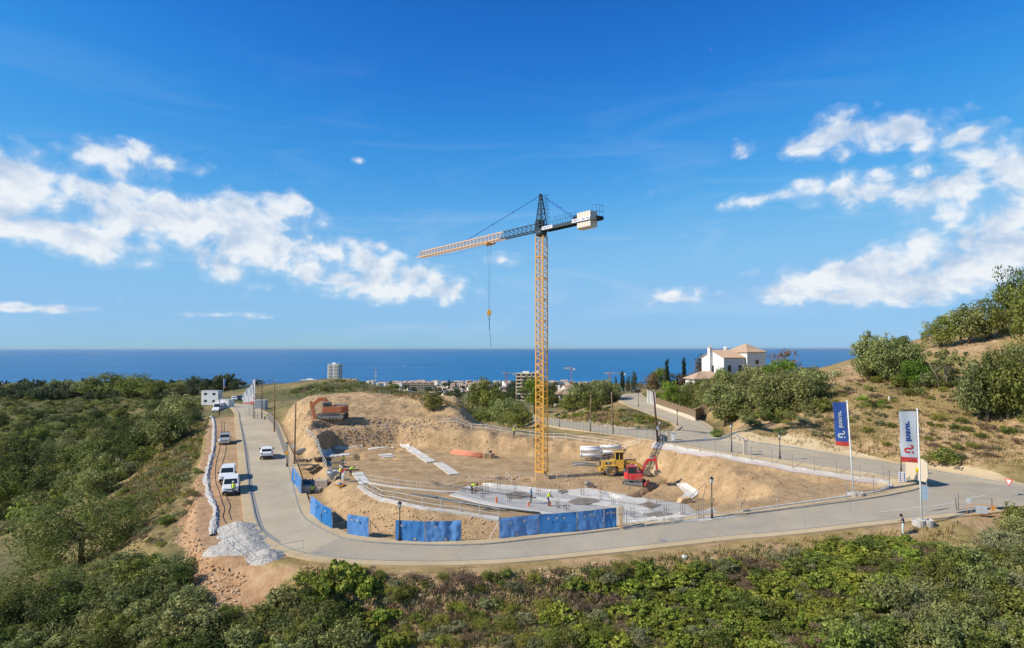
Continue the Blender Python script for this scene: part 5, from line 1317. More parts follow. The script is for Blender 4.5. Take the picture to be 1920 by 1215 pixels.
for i, (px, base, top, fb) in enumerate([(460, 780, 735, 757), (465, 779, 729, 757), (467.5, 779, 727, 757), (470, 779, 726, 757), (473, 782, 721, 757), (477, 786, 712, 757)]):
    flag('banner_flag', ['shortest white banner at far left of the banner row', 'second white banner from the left in the banner row', 'third white banner from the left in the banner row', 'fourth white banner from the left in the banner row', 'second tallest white banner in the banner row', 'tallest white banner with red foot at right of the row'][i],
         px, base, top, 3.6, top + 1, fb, M_FWHITE, M_NAVY, M_FRED, None, logo_on=(i == 5))
# ------------------------------------------------------------------ road signs and small street things near the junction
def sign_things():
    P = at(1692, 908, .1); root = thing('safety_board', 'white site safety board with blue round symbols beside the pavement nose', 'sign', P, R(-8)); w, h = 12 * mpp(P), 19 * mpp(P)
    put('board', MB().box((0, 0, h * .62), (w, .04, h)).mesh('board'), M_WHITE, root)
    put('leg', MB().bar((-w * .45, .03, -.1), (-w * .45, .03, h * 1.1), .05).mesh('leg'), M_STEEL, root); put('leg', MB().bar((w * .45, .03, -.1), (w * .45, .03, h * 1.1), .05).mesh('leg'), M_STEEL, root)
    for i in range(3):
        for j in range(5):
            m = M_NAVY if i != 1 else (M_SIGNY if j < 3 else M_RED); x = (i - 1) * w * .3; z = h * .62 + (2 - j) * h * .18
            mb = MB(); mb.lathe([(0, 0), (h * .07, 0), (h * .07, .012), (0, .012)], (x, -.034, z), 'y', 12 if i != 1 else 3); put('symbol', mb.mesh('symbol'), m, root)
    P = at(1719, 911, .1); root = thing('hoarding_board', 'tall beige hoarding board seen edge on behind the white flag pole', 'hoarding', P, R(-74)); k = mpp(P)
    put('panel', MB().prism([(-1.35, .55), (1.2, .55), (1.45, 1.2), (1.45, 2.6), (.9, 3.0), (-1.35, 3.0)], -.05, .05).mesh('panel'), mat('beige_board', (.55, .46, .34), .8, var=.1), root)
    for x in (-1.25, 1.15): put('post', MB().bar((x, .1, -.2), (x, .1, 2.9), .09).mesh('post'), M_STEEL, root)
    put('yellow_notice', MB().box((.2, -.07, 1.7), (.5, .02, .5)).mesh('yellow_notice'), mat('notice_yellow', (.66, .48, .03), .6), root)
    P = at(1736, 962, .1); root = thing('street_sign', 'pale blue sign plates on a post hidden by the white flag pole', 'sign', P); put('post', MB().tube([(0, 0, -.1), (0, 0, 2.3)], .03, 6).mesh('post'), M_STEEL, root)
    put('sign_plate', MB().box((-.1, -.04, 1.55), (.68, .02, .72)).mesh('sign_plate'), mat('pale_blue_plate', (.45, .56, .66), .5), root)
    put('sign_disc', MB().lathe([(0, 0), (.33, 0), (.33, .02), (0, .02)], (-.05, -.06, 2.2), 'y', 16).mesh('sign_disc'), mat('pale_blue_plate', (.45, .56, .66), .5), root)
    P = at(1893, 932, .05); root = thing('give_way_sign', 'triangular give way sign on post at right edge of junction', 'sign', P); h = zat(P, 898)
    put('post', MB().tube([(0, 0, -.1), (0, 0, h)], .03, 6).mesh('post'), M_STEEL, root); s = .42
    tr = put('triangle', MB().prism([(-s, h), (s, h), (0, h - .74)], -.06, -.04).mesh('triangle'), M_RED, root); put('white_centre', MB().prism([(-s * .62, h - .08), (s * .62, h - .08), (0, h - .58)], -.068, -.061).mesh('white_centre'), M_WHITE, tr)
    tr.rotation_euler.z = R(-72); 
    P = at(1811, 957, .1); root = thing('notice_board', 'small white square notice hung on the wire by the junction', 'sign', P); h = zat(P, 934)
    put('plate', MB().box((.3, 0, h - .25), (.42, .02, .52), ry=R(6)).mesh('plate'), M_WHITE, root); put('wire', MB().tube([(-.7, 0, h), (2.6, .1, h - .05)], .008, 4).mesh('wire'), M_STEEL, root)
    put('post', MB().tube([(-.7, 0, -.2), (-.7, 0, h + .5)], .03, 6).mesh('post'), M_GREEN, root); put('post', MB().tube([(-.95, -.1, -.2), (-1.05, -.1, 1.1)], .05, 6).mesh('post'), M_WOOD, root); put('post', MB().tube([(2.6, .1, -.2), (2.6, .1, h)], .03, 6).mesh('post'), M_GREEN, root)
    P = at(1813, 967, .05); root = thing('crowd_barrier', 'rusty orange crowd barrier with white panels beside the junction', 'barrier', P, R(-14)); M_OR = mat('barrier_orange', (.62, .25, .05), .6)
    put('frame', MB().tube([(0, 0, .1), (0, 0, 1.05), (2.2, 0, 1.05), (2.2, 0, .1), (0, 0, .1)], .03, 6).mesh('frame'), M_OR, root)
    for i in range(2): put('panel', MB().box((.95 + i * .48, -.03, .58), (.44, .02, .72)).mesh('panel'), M_LGREY, root)
    put('bars', MB().tube([(.35, 0, .1), (.35, 0, 1.05)], .014, 5).mesh('bars'), M_OR, root); put('foot', MB().tube([(.2, -.4, .02), (.2, .4, .02)], .03, 6).mesh('foot'), M_OR, root)
    put('warning_stripe', MB().bar((1.95, -.06, .6), (2.3, -.06, .95), .3, .02, up=(0, 1, 0)).mesh('warning_stripe'), M_OR, root)
    # manhole and drain covers on the roads
    for lab, px, py, off in (('round iron manhole cover in the front road', 1244, 1015, .075), ('small iron cover on the side road', 1291, 796, .06), ('iron cover on the back road under the flag', 1594, 861, .07)):
        P = at(px, py, off); o = put('manhole_cover', MB().lathe([(0, -.02), (.42, -.02), (.42, .008), (.36, .012), (.34, .006), (0, .006)], n=20).mesh('manhole_cover'), M_KERB, None, P); tag(o, lab, 'manhole cover')
    # stray white bag on the verge
    P = at(1283, 1046, .08); mb = MB(); r2 = random.Random(3)
    bm = bmesh.new(); bmesh.ops.create_icosphere(bm, subdivisions=2, radius=.22)
    for v in bm.verts: v.co *= .75 + .5 * r2.random(); v.co.z *= .7
    me = bpy.data.meshes.new('plastic_bag'); bm.to_mesh(me); bm.free(); o = put('plastic_bag', me, M_WHITE, None, P); tag(o, 'crumpled white plastic bag lying on the dry verge', 'bag')
    for lab, px, b_, t_, mat_ in (('white marker stub standing on the hill above the blue flag', 1667, 755, 743, M_WHITE), ('white marker stub on the dry slope right of the villa', 1562, 704, 694, M_WHITE), ('white marker stub by the back road verge', 1323, 826, 818, M_WHITE)):
        P = at(px, b_); h = zat(P, t_); o = put('marker_stub', MB().box((0, 0, h / 2 - .05), (.16, .16, h + .1), ry=R(5)).mesh('marker_stub', bevel=.02), mat_, None, P); tag(o, lab, 'marker')
sign_things()
# ------------------------------------------------------------------ people
M_SKIN = mat('skin', (.42, .24, .16), .6, var=.05); M_HIVIS = mat('hi_vis_yellow', (.55, .72, .05), .6, var=.05); M_JEANS = mat('dark_jeans', (.035, .05, .10), .8)
M_BLUESH = mat('blue_shirt', (.03, .22, .42), .75); M_NAVYSH = mat('navy_shirt', (.02, .03, .055), .75); M_LTROU = mat('light_trousers', (.50, .58, .56), .8); M_BOOT = mat('work_boots', (.05, .04, .03), .8)
M_HAIR = mat('dark_hair', (.015, .012, .01), .6); M_HELM = mat('white_helmet', (.75, .75, .73), .35); M_REDSH = mat('red_shirt', (.45, .03, .06), .75); M_OLIVE = mat('olive_trousers', (.07, .065, .05), .8)
POSES = {
 'stand': dict(pel=(0, 0, .95), chest=(.01, 0, 1.28), neck=(.02, 0, 1.47), head=(.05, 0, 1.6), top=(.05, 0, 1.70), sh=.19, shp=(.01, 1.41), el=(-.02, .27, 1.14), wr=(.1, .25, .9), kn=(.03, .1, .5), an=(0, .11, .09)),
 'phone': dict(pel=(0, 0, .95), chest=(.0, 0, 1.28), neck=(.05, 0, 1.47), head=(.11, 0, 1.58), top=(.15, 0, 1.67), sh=.19, shp=(.0, 1.41), el=(.02, .25, 1.12), wr=(.27, .09, 1.14), kn=(.03, .1, .5), an=(0, .11, .09)),
 'bend': dict(pel=(-.15, 0, .88), chest=(.22, 0, 1.08), neck=(.40, 0, 1.1), head=(.52, 0, 1.07), top=(.61, 0, 1.09), sh=.19, shp=(.33, 1.08), el=(.40, .22, .80), wr=(.50, .16, .57), kn=(-.02, .11, .46), an=(-.1, .12, .09)),
 'rake': dict(pel=(-.05, 0, .93), chest=(.06, 0, 1.25), neck=(.13, 0, 1.43), head=(.19, 0, 1.55), top=(.22, 0, 1.65), sh=.19, shp=(.1, 1.37), el=(.22, .25, 1.13), wr=(.42, .13, 1.0), kn=(.1, .13, .49), an=(.0, .17, .09)),
 'squat': dict(pel=(-.12, 0, .38), chest=(.06, 0, .68), neck=(.14, 0, .84), head=(.2, 0, .96), top=(.22, 0, 1.05), sh=.19, shp=(.1, .79), el=(.2, .24, .56), wr=(.38, .12, .45), kn=(.25, .16, .5), an=(.0, .15, .09)),
}
_body = {}
def body_mesh(pose, mats_key):
    key = (pose, mats_key)
    if key in _body: return _body[key]
    p = POSES[pose]; V_ = Vector
    J = [(V_(p['pel']), .125, 2), (V_(p['chest']), .15, 1), (V_(p['neck']), .058, 0), (V_(p['head']), .095, 0), (V_(p['top']), .085, 0)]; E = [(0, 1), (1, 2), (2, 3), (3, 4)]
    for s in (1, -1):
        i = len(J); sx, sz = p['shp']; w = p['wr']; e = p['el']
        J += [(V_((sx, s * p['sh'], sz)), .068, 1), (V_((e[0], s * e[1], e[2])), .047, 1), (V_((w[0], s * w[1], w[2])), .031, 0)]; E += [(1, i), (i, i + 1), (i + 1, i + 2)]
        hnd = J[-1][0] + (J[-1][0] - J[-2][0]).normalized() * .075; J.append((hnd, .038, 0)); E.append((i + 2, i + 3))
        i = len(J); k, a = p['kn'], p['an']; hp = J[0][0] + V_((0, s * .095, -.06))
        J += [(hp, .098, 2), (V_((k[0], s * k[1], k[2])), .064, 2), (V_((a[0], s * a[1], a[2])), .045, 2), (V_((a[0] + .17, s * (a[1] + .02), .045)), .043, 3)]; E += [(0, i), (i, i + 1), (i + 1, i + 2), (i + 2, i + 3)]
    me = bpy.data.meshes.new('sk'); me.from_pydata([j[0] for j in J], E, []); o = bpy.data.objects.new('sk', me); COL.objects.link(o)
    sk = o.modifiers.new('s', 'SKIN'); sk.use_smooth_shade = True; sub = o.modifiers.new('u', 'SUBSURF'); sub.levels = 1; sub.render_levels = 1
    for i, (q, r, _) in enumerate(J): me.skin_vertices[0].data[i].radius = (r, r * (1.25 if i == 1 else 1)) if i == 1 else (r, r)
    me.skin_vertices[0].data[0].use_root = True
    dg = bpy.context.evaluated_depsgraph_get(); out = bpy.data.meshes.new_from_object(o.evaluated_get(dg)); bpy.data.objects.remove(o)
    mb = MB(); mb.v = [tuple(v.co) for v in out.vertices]; mb.f = [tuple(f.vertices) for f in out.polygons]; mb.m = []
    P0 = np.array([J[a][0] for a, b in E]); P1 = np.array([J[b][0] for a, b in E]); mi = np.array([max(J[a][2], J[b][2]) if not (J[a][2] == 2 and J[b][2] == 3) else 3 for a, b in E])
    mi = np.array([0 if {J[a][2], J[b][2]} == {0, 1} and J[a][2] == 1 and J[b][2] == 0 else (1 if {J[a][2], J[b][2]} == {2, 1} else m) for (a, b), m in zip(E, mi)])
    for f in out.polygons:
        c = np.array(f.center); d = P1 - P0; t = np.clip(((c - P0) * d).sum(1) / (d * d).sum(1), 0, 1); q = np.linalg.norm(P0 + d * t[:, None] - c, axis=1); mb.m.append(int(mi[np.argmin(q)]))
    # fingers, thumb, nose, ears
    for s, i in ((1, 8), (-1, 16)):
        h = J[i][0]; wv = (h - J[i - 1][0]).normalized(); sd = wv.cross(V_((0, 1, 0))).normalized(); inn = wv.cross(sd)
        for k, L_ in enumerate((.062, .072, .068, .055)):
            b = h + sd * (k - 1.5) * .019 + wv * .025; mb.tube([b, b + wv * L_ * .5, b + wv * L_ * .85 + inn * s * .02], [.0095, .009, .007], 5, 0)
        b = h - sd * .03; mb.tube([b, b - sd * .025 + wv * .025, b - sd * .02 + wv * .055], [.011, .01, .008], 5, 0)
    hd, tp = J[3][0], J[4][0]; upv = (tp - hd).normalized(); fw = V_((1, 0, 0)); fw = (fw - upv * fw.dot(upv)).normalized(); sdv = upv.cross(fw)
    mb.add([hd + fw * .085 + upv * .045, hd + fw * .118 + upv * .0, hd + fw * .088 + sdv * .017, hd + fw * .088 - sdv * .017], [(0, 2, 1), (0, 1, 3), (2, 3, 1)], 0)
    for s in (-1, 1): mb.box(hd + sdv * s * .098 + upv * .02, (.03, .018, .055), mi=0)
    o2 = mb.mesh('body', True); _body[key] = (o2, hd, upv, fw, sdv); bpy.data.meshes.remove(out); return _body[key]
def person(label, px, py, face, pose, shirt, trou, helmet=None, hair=True, vest=False, tool=None, dz=0, sc=1.0):
    P = at(px, py, dz); me, hd, upv, fw, sdv = body_mesh(pose, (shirt.name, trou.name)); root = thing('person', label, 'person', P, face); root.scale = (sc,) * 3
    put('body', me, [M_SKIN, shirt, trou, M_BOOT], root)
    T = Matrix.Translation(hd + upv * .06) @ Matrix((fw, sdv, upv)).transposed().to_4x4()
    prof = [(.112, 0), (.118, .03), (.105, .08), (.065, .118), (0, .13)]
    if helmet:
        mb = MB(); mb.lathe([(.15, -.004), (.152, .008), (.12, .012)] + [(r * 1.08, h + .012) for r, h in prof], n=14); mb.lathe([(.0, -.0), (.15, -.004)], n=14); o = put('helmet', mb.mesh('helmet', True), helmet, root)
    else:
        mb = MB(); mb.lathe(prof, (-.012, 0, -.0), n=12); mb.lathe([(.1, -.07), (.115, -.03), (.112, 0)], (-.025, 0, 0), n=12); o = put('hair', mb.mesh('hair', True), M_HAIR, root)
    o.matrix_local = T
    if vest:
        bm = bmesh.new(); bm.from_mesh(me); bm.normal_update()
        pz = POSES[pose]['pel'][2]; bad = [f for f in bm.faces if f.material_index != 1 or abs(f.calc_center_median().y) > .2]
        bmesh.ops.delete(bm, geom=bad, context='FACES')
        bm.normal_update()
        for v in bm.verts: v.co += v.normal * .02
        for f in bm.faces: f.material_index = 0
        m2 = bpy.data.meshes.new('vest'); bm.to_mesh(m2); bm.free(); m2.materials.clear(); put('vest', m2, M_HIVIS, root)
    return root, P
person('worker in yellow vest and white helmet standing before the nearest van', 437.5, 930, R(-100), 'stand', M_NAVYSH, M_JEANS, M_HELM, vest=True)
person('worker in bright yellow jacket bending down at the far road edge', 497, 789, R(-20), 'bend', M_HIVIS, M_OLIVE, None, dz=.15)
person('worker in yellow vest and jeans standing by the small concrete hopper', 637.5, 900.5, R(30), 'stand', M_HIVIS, M_JEANS, M_HELM)
person('worker in red shirt beside the surveying tripod', 643.5, 902, R(150), 'rake', M_REDSH, M_LTROU, M_HELM)
person('worker in yellow leaning over the excavation edge behind the tripod', 658, 893, R(60), 'bend', M_HIVIS, M_OLIVE, None)
person('worker in green yellow top behind the timber box in the pit', 643, 874, R(-60), 'stand', M_HIVIS, M_JEANS, M_HELM, sc=.95)
person('worker in yellow vest squatting by the pallets near the blue fence', 585, 925, R(100), 'squat', M_HIVIS, M_JEANS, None)
person('lone worker in vest and white helmet walking on the plateau behind crane', 964, 819, R(-80), 'stand', M_HIVIS, M_NAVYSH, M_HELM)
person('worker in yellow bending over reinforcement at left end of slab', 886, 927, R(-20), 'bend', M_HIVIS, M_JEANS, None, dz=.12)
person('worker in blue shirt and white helmet standing on the slab', 996, 945.5, R(170), 'stand', M_BLUESH, M_OLIVE, M_HELM, dz=.12)
w11, P11 = person('worker in yellow vest raking concrete on the slab', 1028, 950.5, R(-10), 'rake', M_HIVIS, M_JEANS, M_HELM, dz=.12)
def rake():
    h = Vector((.42, 0, 1.0)); mb = MB(); mb.tube([(.3, .02, 1.35), (.45, 0, 1.0), (1.05, -.08, .04)], .018, 6); mb.box((1.07, -.08, .03), (.06, .5, .06)); a = P11
    o = put('concrete_rake', mb.mesh('concrete_rake'), M_TIMBER, None, a, R(-10)); tag(o, 'long handled rake held by the worker on the slab', 'rake')
rake()
man, PM = person('man in dark polo shirt and pale trousers looking at his phone', 1693.5, 1003, R(160), 'phone', M_NAVYSH, M_LTROU, None, sc=1.03)
def phone():
    q = Matrix.Rotation(R(160), 4, 'Z') @ Vector((.36, 0, 1.2)); o = put('mobile_phone', MB().box((0, 0, 0), (.09, .16, .012), ry=R(-30)).mesh('mobile_phone', bevel=.004), M_BLK, None, PM + q, R(160)); tag(o, 'black mobile phone held by the man on the verge', 'phone')
phone()

# ------------------------------------------------------------------ site clutter
M_SALM = mat('salmon_pipe', (.72, .27, .16), .6, var=.1); M_BOXB = mat('cardboard', (.45, .31, .18), .85, var=.15); M_FORMG = mat('formwork_grey', (.20, .205, .21), .7, var=.3, scale=3, dirt=(.35, .28, .2)); M_PIPEW = mat('white_wrap', (.72, .72, .72), .5, var=.08)
M_GALV = mat('hopper_grey', (.30, .33, .36), .5, metal=.3, var=.15); M_ORNG = mat('barrow_orange', (.66, .28, .03), .5); M_REB = mat('rusty_rebar', (.16, .085, .05), .85, var=.3); M_PEB = mat('grey_pipe', (.12, .135, .15), .55)
M_CAPR = mat('orange_cap', (.78, .16, .05), .6); M_BRICK = mat('block_beige', (.50, .42, .33), .9, var=.12)
def clutter():
    # bundle of salmon pipes and two boxes
    a, b = Vector(PZ(851, 851, -17.0)) + Vector((0, 0, CZ + .05)), at(908, 858, .05); d = (b - a); rz = math.atan2(d.y, d.x); L_ = d.length; k = 0
    root = thing('pipe_bundle', 'bundle of long salmon orange pipes lying on the plot floor', 'pipes', a, rz)
    pm = MB().tube([(0, 0, 0), (L_, 0, 0)], .085, 8).mesh('pipe', True)
    for row in range(4):
        for i in range(7 - row):
            o = put('pipe', pm, M_SALM, root, (((i * 7 + row * 3) % 5) * .18 - .35, (i - 3 + row * .5) * .178, .09 + row * .155 + L_ * 0)); o.rotation_euler.y = -math.atan2(d.z, math.hypot(d.x, d.y))
    for j, (px, py, s) in enumerate(((912, 859, .95), (921, 859, .85), (916, 856.5, .9))):
        P = at(px, py); o = put('cardboard_box', MB().box((0, 0, .38), (s, .8, .78 if j < 2 else 1.3)).mesh('cardboard_box', bevel=.02), M_BOXB, None, P, R(12 + 20 * j)); tag(o, ['brown box at right end of the salmon pipes', 'smaller brown box farthest right of the salmon pipes', 'taller brown box behind two others at the pipe ends'][j], 'box')
    # rack of white wrapped rolls
    for (px, py, n, lab) in ((1108, 864, 3, 'rack of white wrapped rolls left of the yellow loader'), (1146, 858, 2, 'rack of white wrapped rolls behind the yellow loader cab')):
        P = at(px, py); k = mpp(P); root = thing('storage_rack', lab, 'rack', P, R(-4)); w = 36 * k
        for x in (-w / 2, w / 2):
            for y in (-.5, .5): put('upright', MB().bar((x, y, -.1), (x, y, 2.0), .07).mesh('upright'), M_STEEL, root)
        for z in (.75, 1.45): put('shelf_beam', MB().bar((-w / 2, -.5, z), (w / 2, -.5, z), .08, .1).mesh('shelf_beam'), M_STEEL, root); put('shelf_beam', MB().bar((-w / 2, .5, z), (w / 2, .5, z), .08, .1).mesh('shelf_beam'), M_STEEL, root)
        for i in range(n): put('wrapped_roll', MB().tube([(-w * .55, -.25 + .12 * i, (.98, 1.72, 2.1)[i]), (w * .5, -.25 + .12 * i, (.98, 1.72, 2.1)[i])], .24 - .05 * (i == 2), 12).mesh('wrapped_roll', True), M_PIPEW, root)
        put('brace', MB().bar((-w / 2, -.54, .1), (w / 2, -.54, .7), .05).mesh('brace'), M_STEEL, root); put('brace', MB().bar((w / 2, -.54, .1), (-w / 2, -.54, .7), .05).mesh('brace'), M_STEEL, root)
    for px, py, lab in ((1088, 872, 'flat stack of grey scaffold boards left of the loader'), (1103, 873, 'dark tarp covered stack lying left of the loader')):
        P = at(px, py); root = thing('board_stack', lab, 'boards', P, R(8 if px < 1095 else -14))
        for i in range(5): put('board', MB().box(((i % 2) * .15, (i % 3 - 1) * .3, .06 + .08 * (i // 2) * 2), (2.3, .32, .07)).mesh('board'), M_PIPEW if (i % 2 and px < 1095) else M_FORMG, root)
    # grey formwork panels stacked on edge beside the pole
    o0 = at(592, 876, .45); root = thing('formwork_stack', 'two leaning rows of grey formwork panels behind the blue fence', 'formwork', o0); pmesh = MB().box((0, 0, 0), (.34, 2.5, .09)).mesh('panel')
    for i in range(9): o = put('panel', pmesh, M_FORMG, root, (-.2 + i * .34, .5 + .06 * i, .55 + .02 * (i % 3))); o.rotation_euler = (R(-22), R(4), R(14 + (i * 5) % 7))
    for i in range(6): o = put('panel', pmesh, M_FORMG, root, (-3.0 + i * .42, .2, .42 + .03 * (i % 2))); o.rotation_euler = (R(-18), R(-5), R(20 + (i * 7) % 9))
    for i in range(8): o = put('panel', pmesh, M_FORMG, root, (-1.6 + i * .34, -1.9, .2 + .02 * (i % 3))); o.rotation_euler = (R(-12), R(6), R(14 + (i * 5) % 8))
    P = at(566, 850); o = put('stone_slab', MB().prism([(-1.0, 0), (1.0, 0), (.85, .55), (.4, .85), (-.3, .7), (-.8, .45)], -.5, .5).mesh('stone_slab', bevel=.05), M_FORMG, None, P, R(10)); tag(o, 'dark grey covered heap on the ground behind the amber sign lamp', 'heap')
    # concrete skip, hopper, barrow, block pallets, timber box
    P = at(622, 906); root = thing('concrete_hopper', 'grey conical concrete hopper on a frame near the workers', 'hopper', P)
    put('cone', MB().lathe([(.12, .35), (.62, 1.2), (.66, 1.55), (.6, 1.55), (.56, 1.2), (.1, .4)], n=14).mesh('cone', True), M_GALV, root)
    for k in range(4): a = math.pi * (k / 2 + .25); put('leg', MB().bar((.7 * math.cos(a), .7 * math.sin(a), -.05), (.62 * math.cos(a), .62 * math.sin(a), 1.3), .06).mesh('leg'), M_GALV, root)
    P = at(637, 915); root = thing('wheelbarrow', 'orange wheelbarrow standing on the dirt right of the hopper', 'wheelbarrow', P, R(5))
    put('tray', MB().prism([(-.55, .5), (.5, .42), (.35, .22), (-.3, .25)], -.33, .33).mesh('tray', bevel=.03), M_ORNG, root); put('load', MB().lathe([(.4, .48), (.25, .62), (0, .66)], (-.05, 0, 0), n=10).mesh('load'), M_GALV, root); put('wheel', MB().lathe([(0, -.05), (.19, -.05), (.19, .05), (0, .05)], (.62, 0, .19), 'y', 14).mesh('wheel'), M_TYRE, root)
    for y in (-.25, .25): put('handle', MB().tube([(.6, y * .3, .2), (-.3, y, .3), (-1.0, y, .55)], .022, 6).mesh('handle'), M_STEEL, root); put('leg', MB().tube([(-.25, y, .3), (-.3, y, 0)], .02, 6).mesh('leg'), M_STEEL, root)
    for j, (px, py, nx, nz, lab) in enumerate(((603, 917, 3, 3, 'big pallet of beige blocks behind the squatting worker'), (573, 923, 3, 2, 'low pallet of beige blocks next to the near blue panel'), (594, 922, 2, 1, 'small pile of beige blocks right of the squatting worker'))):
        P = at(px, py); root = thing('block_pallet', lab, 'pallet', P, R(6 - 5 * j)); put('pallet', MB().box((0, 0, .07), (nx * .5 + .1, 1.0, .12)).mesh('pallet'), M_TIMBER, root); bme = MB().box((0, 0, 0), (.48, .46, .33)).mesh('block', bevel=.015)
        for i in range(nx):
            for y in (0, 1):
                for z in range(nz): put('block', bme, M_BRICK, root, ((i - (nx - 1) / 2) * .5, (y - .5) * .48, .30 + z * .345))
    P = at(584, 914); root = thing('tool_skip', 'dark blue skip full of timber offcuts behind the blocks', 'skip', P, R(8)); put('bin', MB().prism([(-1.0, 1.0), (1.0, 1.0), (.75, 0), (-.75, 0)], -.55, .55).mesh('bin'), mat('skip_blue', (.02, .10, .20), .6), root)
    for i in range(5): put('timber_offcut', MB().box((-.5 + .25 * i, 0, 1.05 + .04 * (i % 3)), (.18, 1.3, .06), rz=R(-30 + 17 * i), ry=R(8 * (i % 3) - 8)).mesh('timber_offcut'), M_TIMBER, root)
    P = at(632, 882); root = thing('timber_box', 'upright timber formwork box standing in the pit corner', 'formwork', P, R(8)); h = zat(P, 858)
    for s in (-1, 1): put('side_board', MB().box((s * .62, 0, h / 2), (.06, 1.1, h)).mesh('side_board'), M_TIMBER, root); put('face_board', MB().box((0, s * .55, h / 2), (1.18, .05, h)).mesh('face_board'), M_TIMBER, root)
    for z in (.25, .7): put('batten', MB().box((0, -.6, h * z), (1.3, .05, .1)).mesh('batten'), M_FORMG, root)
    P = at(646, 903); root = thing('surveying_tripod', 'white surveying tripod beside the worker in red', 'tripod', P); 
    for k in range(3): a = 2.1 * k; put('leg', MB().bar((.45 * math.cos(a), .45 * math.sin(a), 0), (.05 * math.cos(a), .05 * math.sin(a), 1.35), .05).mesh('leg'), M_WHITE, root)
    put('head', MB().lathe([(0, 1.33), (.12, 1.33), (.12, 1.4), (.08, 1.42), (.08, 1.6), (0, 1.62)], n=10).mesh('head'), M_CAPR, root)
    # long grey pipes along the slab edge
    for j, (pa, pb, r, lab) in enumerate((((770, 929), (822, 936), .07, 'short dark pipe lying at left of the slab'), ((800, 931), (875, 947), .08, 'dark plastic pipe second from the left along slab edge'), ((822, 937), (920, 955), .1, 'thick grey plastic pipe along the slab front edge'), ((850, 945), (1012, 965), .08, 'longest grey plastic pipe along the slab front edge'), ((905, 958), (955, 961), .06, 'thin dark pipe lying behind the long blue run'), ((828, 914), (1005, 938), .06, 'thin grey pipe laid across the left part of the slab'))):
        a, b = at(*pa, .14), at(*pb, .14); n = 8; c = [a.lerp(b, k / n) for k in range(n + 1)]; c = [Vector((q.x, q.y, Hs(q.x, q.y) + .12 + r + (.12 if j == 5 else 0))) for q in c]
        o = put('plastic_pipe', MB().tube(c, r, 8).mesh('plastic_pipe', True), M_PEB, None); tag(o, lab, 'pipe')
    # starter-bar cages and pipe stubs on the slab
    r2 = random.Random(4)
    cages = [(870, 925), (913, 925), (935, 921), (966, 928), (975, 938), (1010, 932), (1051, 925), (1092, 932), (1126, 928), (1150, 950), (1215, 955), (1221, 962), (1127, 942), (1166, 965), (1250, 968), (1100, 950), (905, 937), (1046, 955), (955, 945), (890, 930), (1280, 968), (1310, 970), (1186, 972), (1062, 960)]
    for i, (px, py) in enumerate(cages):
        P = at(px, py, .12); root = thing('rebar_cage', 'thin upright reinforcement bars sticking out of the floor slab', 'rebar', P, r2.random(), 'column starter bars on the slab'); h = .8 + .9 * r2.random(); me = MB().tube([(0, 0, -.1), (0, 0, h)], .016, 5).mesh('bar')
        for x in (-.16, .16):
            for y in (-.16, .16): put('bar', me, M_REB if i % 3 else M_PEB, root, (x, y, 0))
        for z in (.25, .6): put('stirrup', MB().tube([(-.16, -.16, z), (.16, -.16, z), (.16, .16, z), (-.16, .16, z), (-.16, -.16, z)], .01, 4).mesh('stirrup'), M_REB, root)
        if i % 2 == 0: put('safety_cap', MB().lathe([(0, 0), (.035, 0), (.03, .06), (0, .07)], (.16, .16, h), n=6).mesh('safety_cap'), M_CAPR, root)
    for i, (px, py, h) in enumerate(((931, 945, .62), (991, 951, .4), (1031, 951, .5))):
        P = at(px, py, .12); o = put('drain_stub', MB().lathe([(0, 0), (.11, 0), (.11, h), (.08, h), (.08, h - .1), (0, h - .1)], n=10).mesh('drain_stub'), M_CAPR, None, P); tag(o, ['orange drain pipe stub, tallest and leftmost on the slab', 'short orange drain stub below the worker in blue', 'orange drain stub at the feet of the raking worker'][i], 'pipe stub')
    # rows of starter bars for the retaining wall at right
    P0, P1 = at(1290, 962), at(1400, 972); root = thing('rebar_row', 'row of yellowish starter bars for the wall behind the front road lamp', 'rebar', P0); me = MB().tube([(0, 0, -.1), (0, 0, 1.1)], .014, 4).mesh('bar')
    for k in range(34): q = P0.lerp(P1, k / 33); put('bar', me, M_SIGNB, root, Vector((q.x, q.y, Hs(q.x, q.y))) - P0)
    P0, P1 = at(1215, 945), at(1262, 938); root = thing('rebar_row', 'row of rusty starter bars beside the white footing right of excavator', 'rebar', P0)
    for k in range(14): q = P0.lerp(P1, k / 13); put('bar', me, M_REB, root, Vector((q.x, q.y, Hs(q.x, q.y))) - P0)
    # small timber formwork near the bright footing
    P = at(1283, 942); o = put('formwork_corner', MB().prism([(-.9, 0), (.9, 0), (.7, .6), (-.5, .5)], -.4, .4).mesh('formwork_corner'), M_TIMBER, None, P, R(20)); tag(o, 'timber formwork corner at the end of the white footing', 'formwork')
    P = at(1285, 944); a, b = at(1282, 945, .2), at(1322, 912, .3); o = put('handrail_pole', MB().tube([a, b], .04, 6).mesh('handrail_pole'), M_STEEL, None); tag(o, 'long pole leaning up the right pit slope', 'pole')
    # pipes bundle and pallets near the container pole at junction of back road
    P = at(1243, 829); o = put('cable_drum', MB().lathe([(0, -.45), (.55, -.45), (.55, -.38), (.3, -.36), (.3, .36), (.55, .38), (.55, .45), (0, .45)], (0, 0, .55), 'y', 18).mesh('cable_drum'), M_FORMG, None, P, R(20)); tag(o, 'grey cable drum at foot of the thick dark pole', 'cable drum')
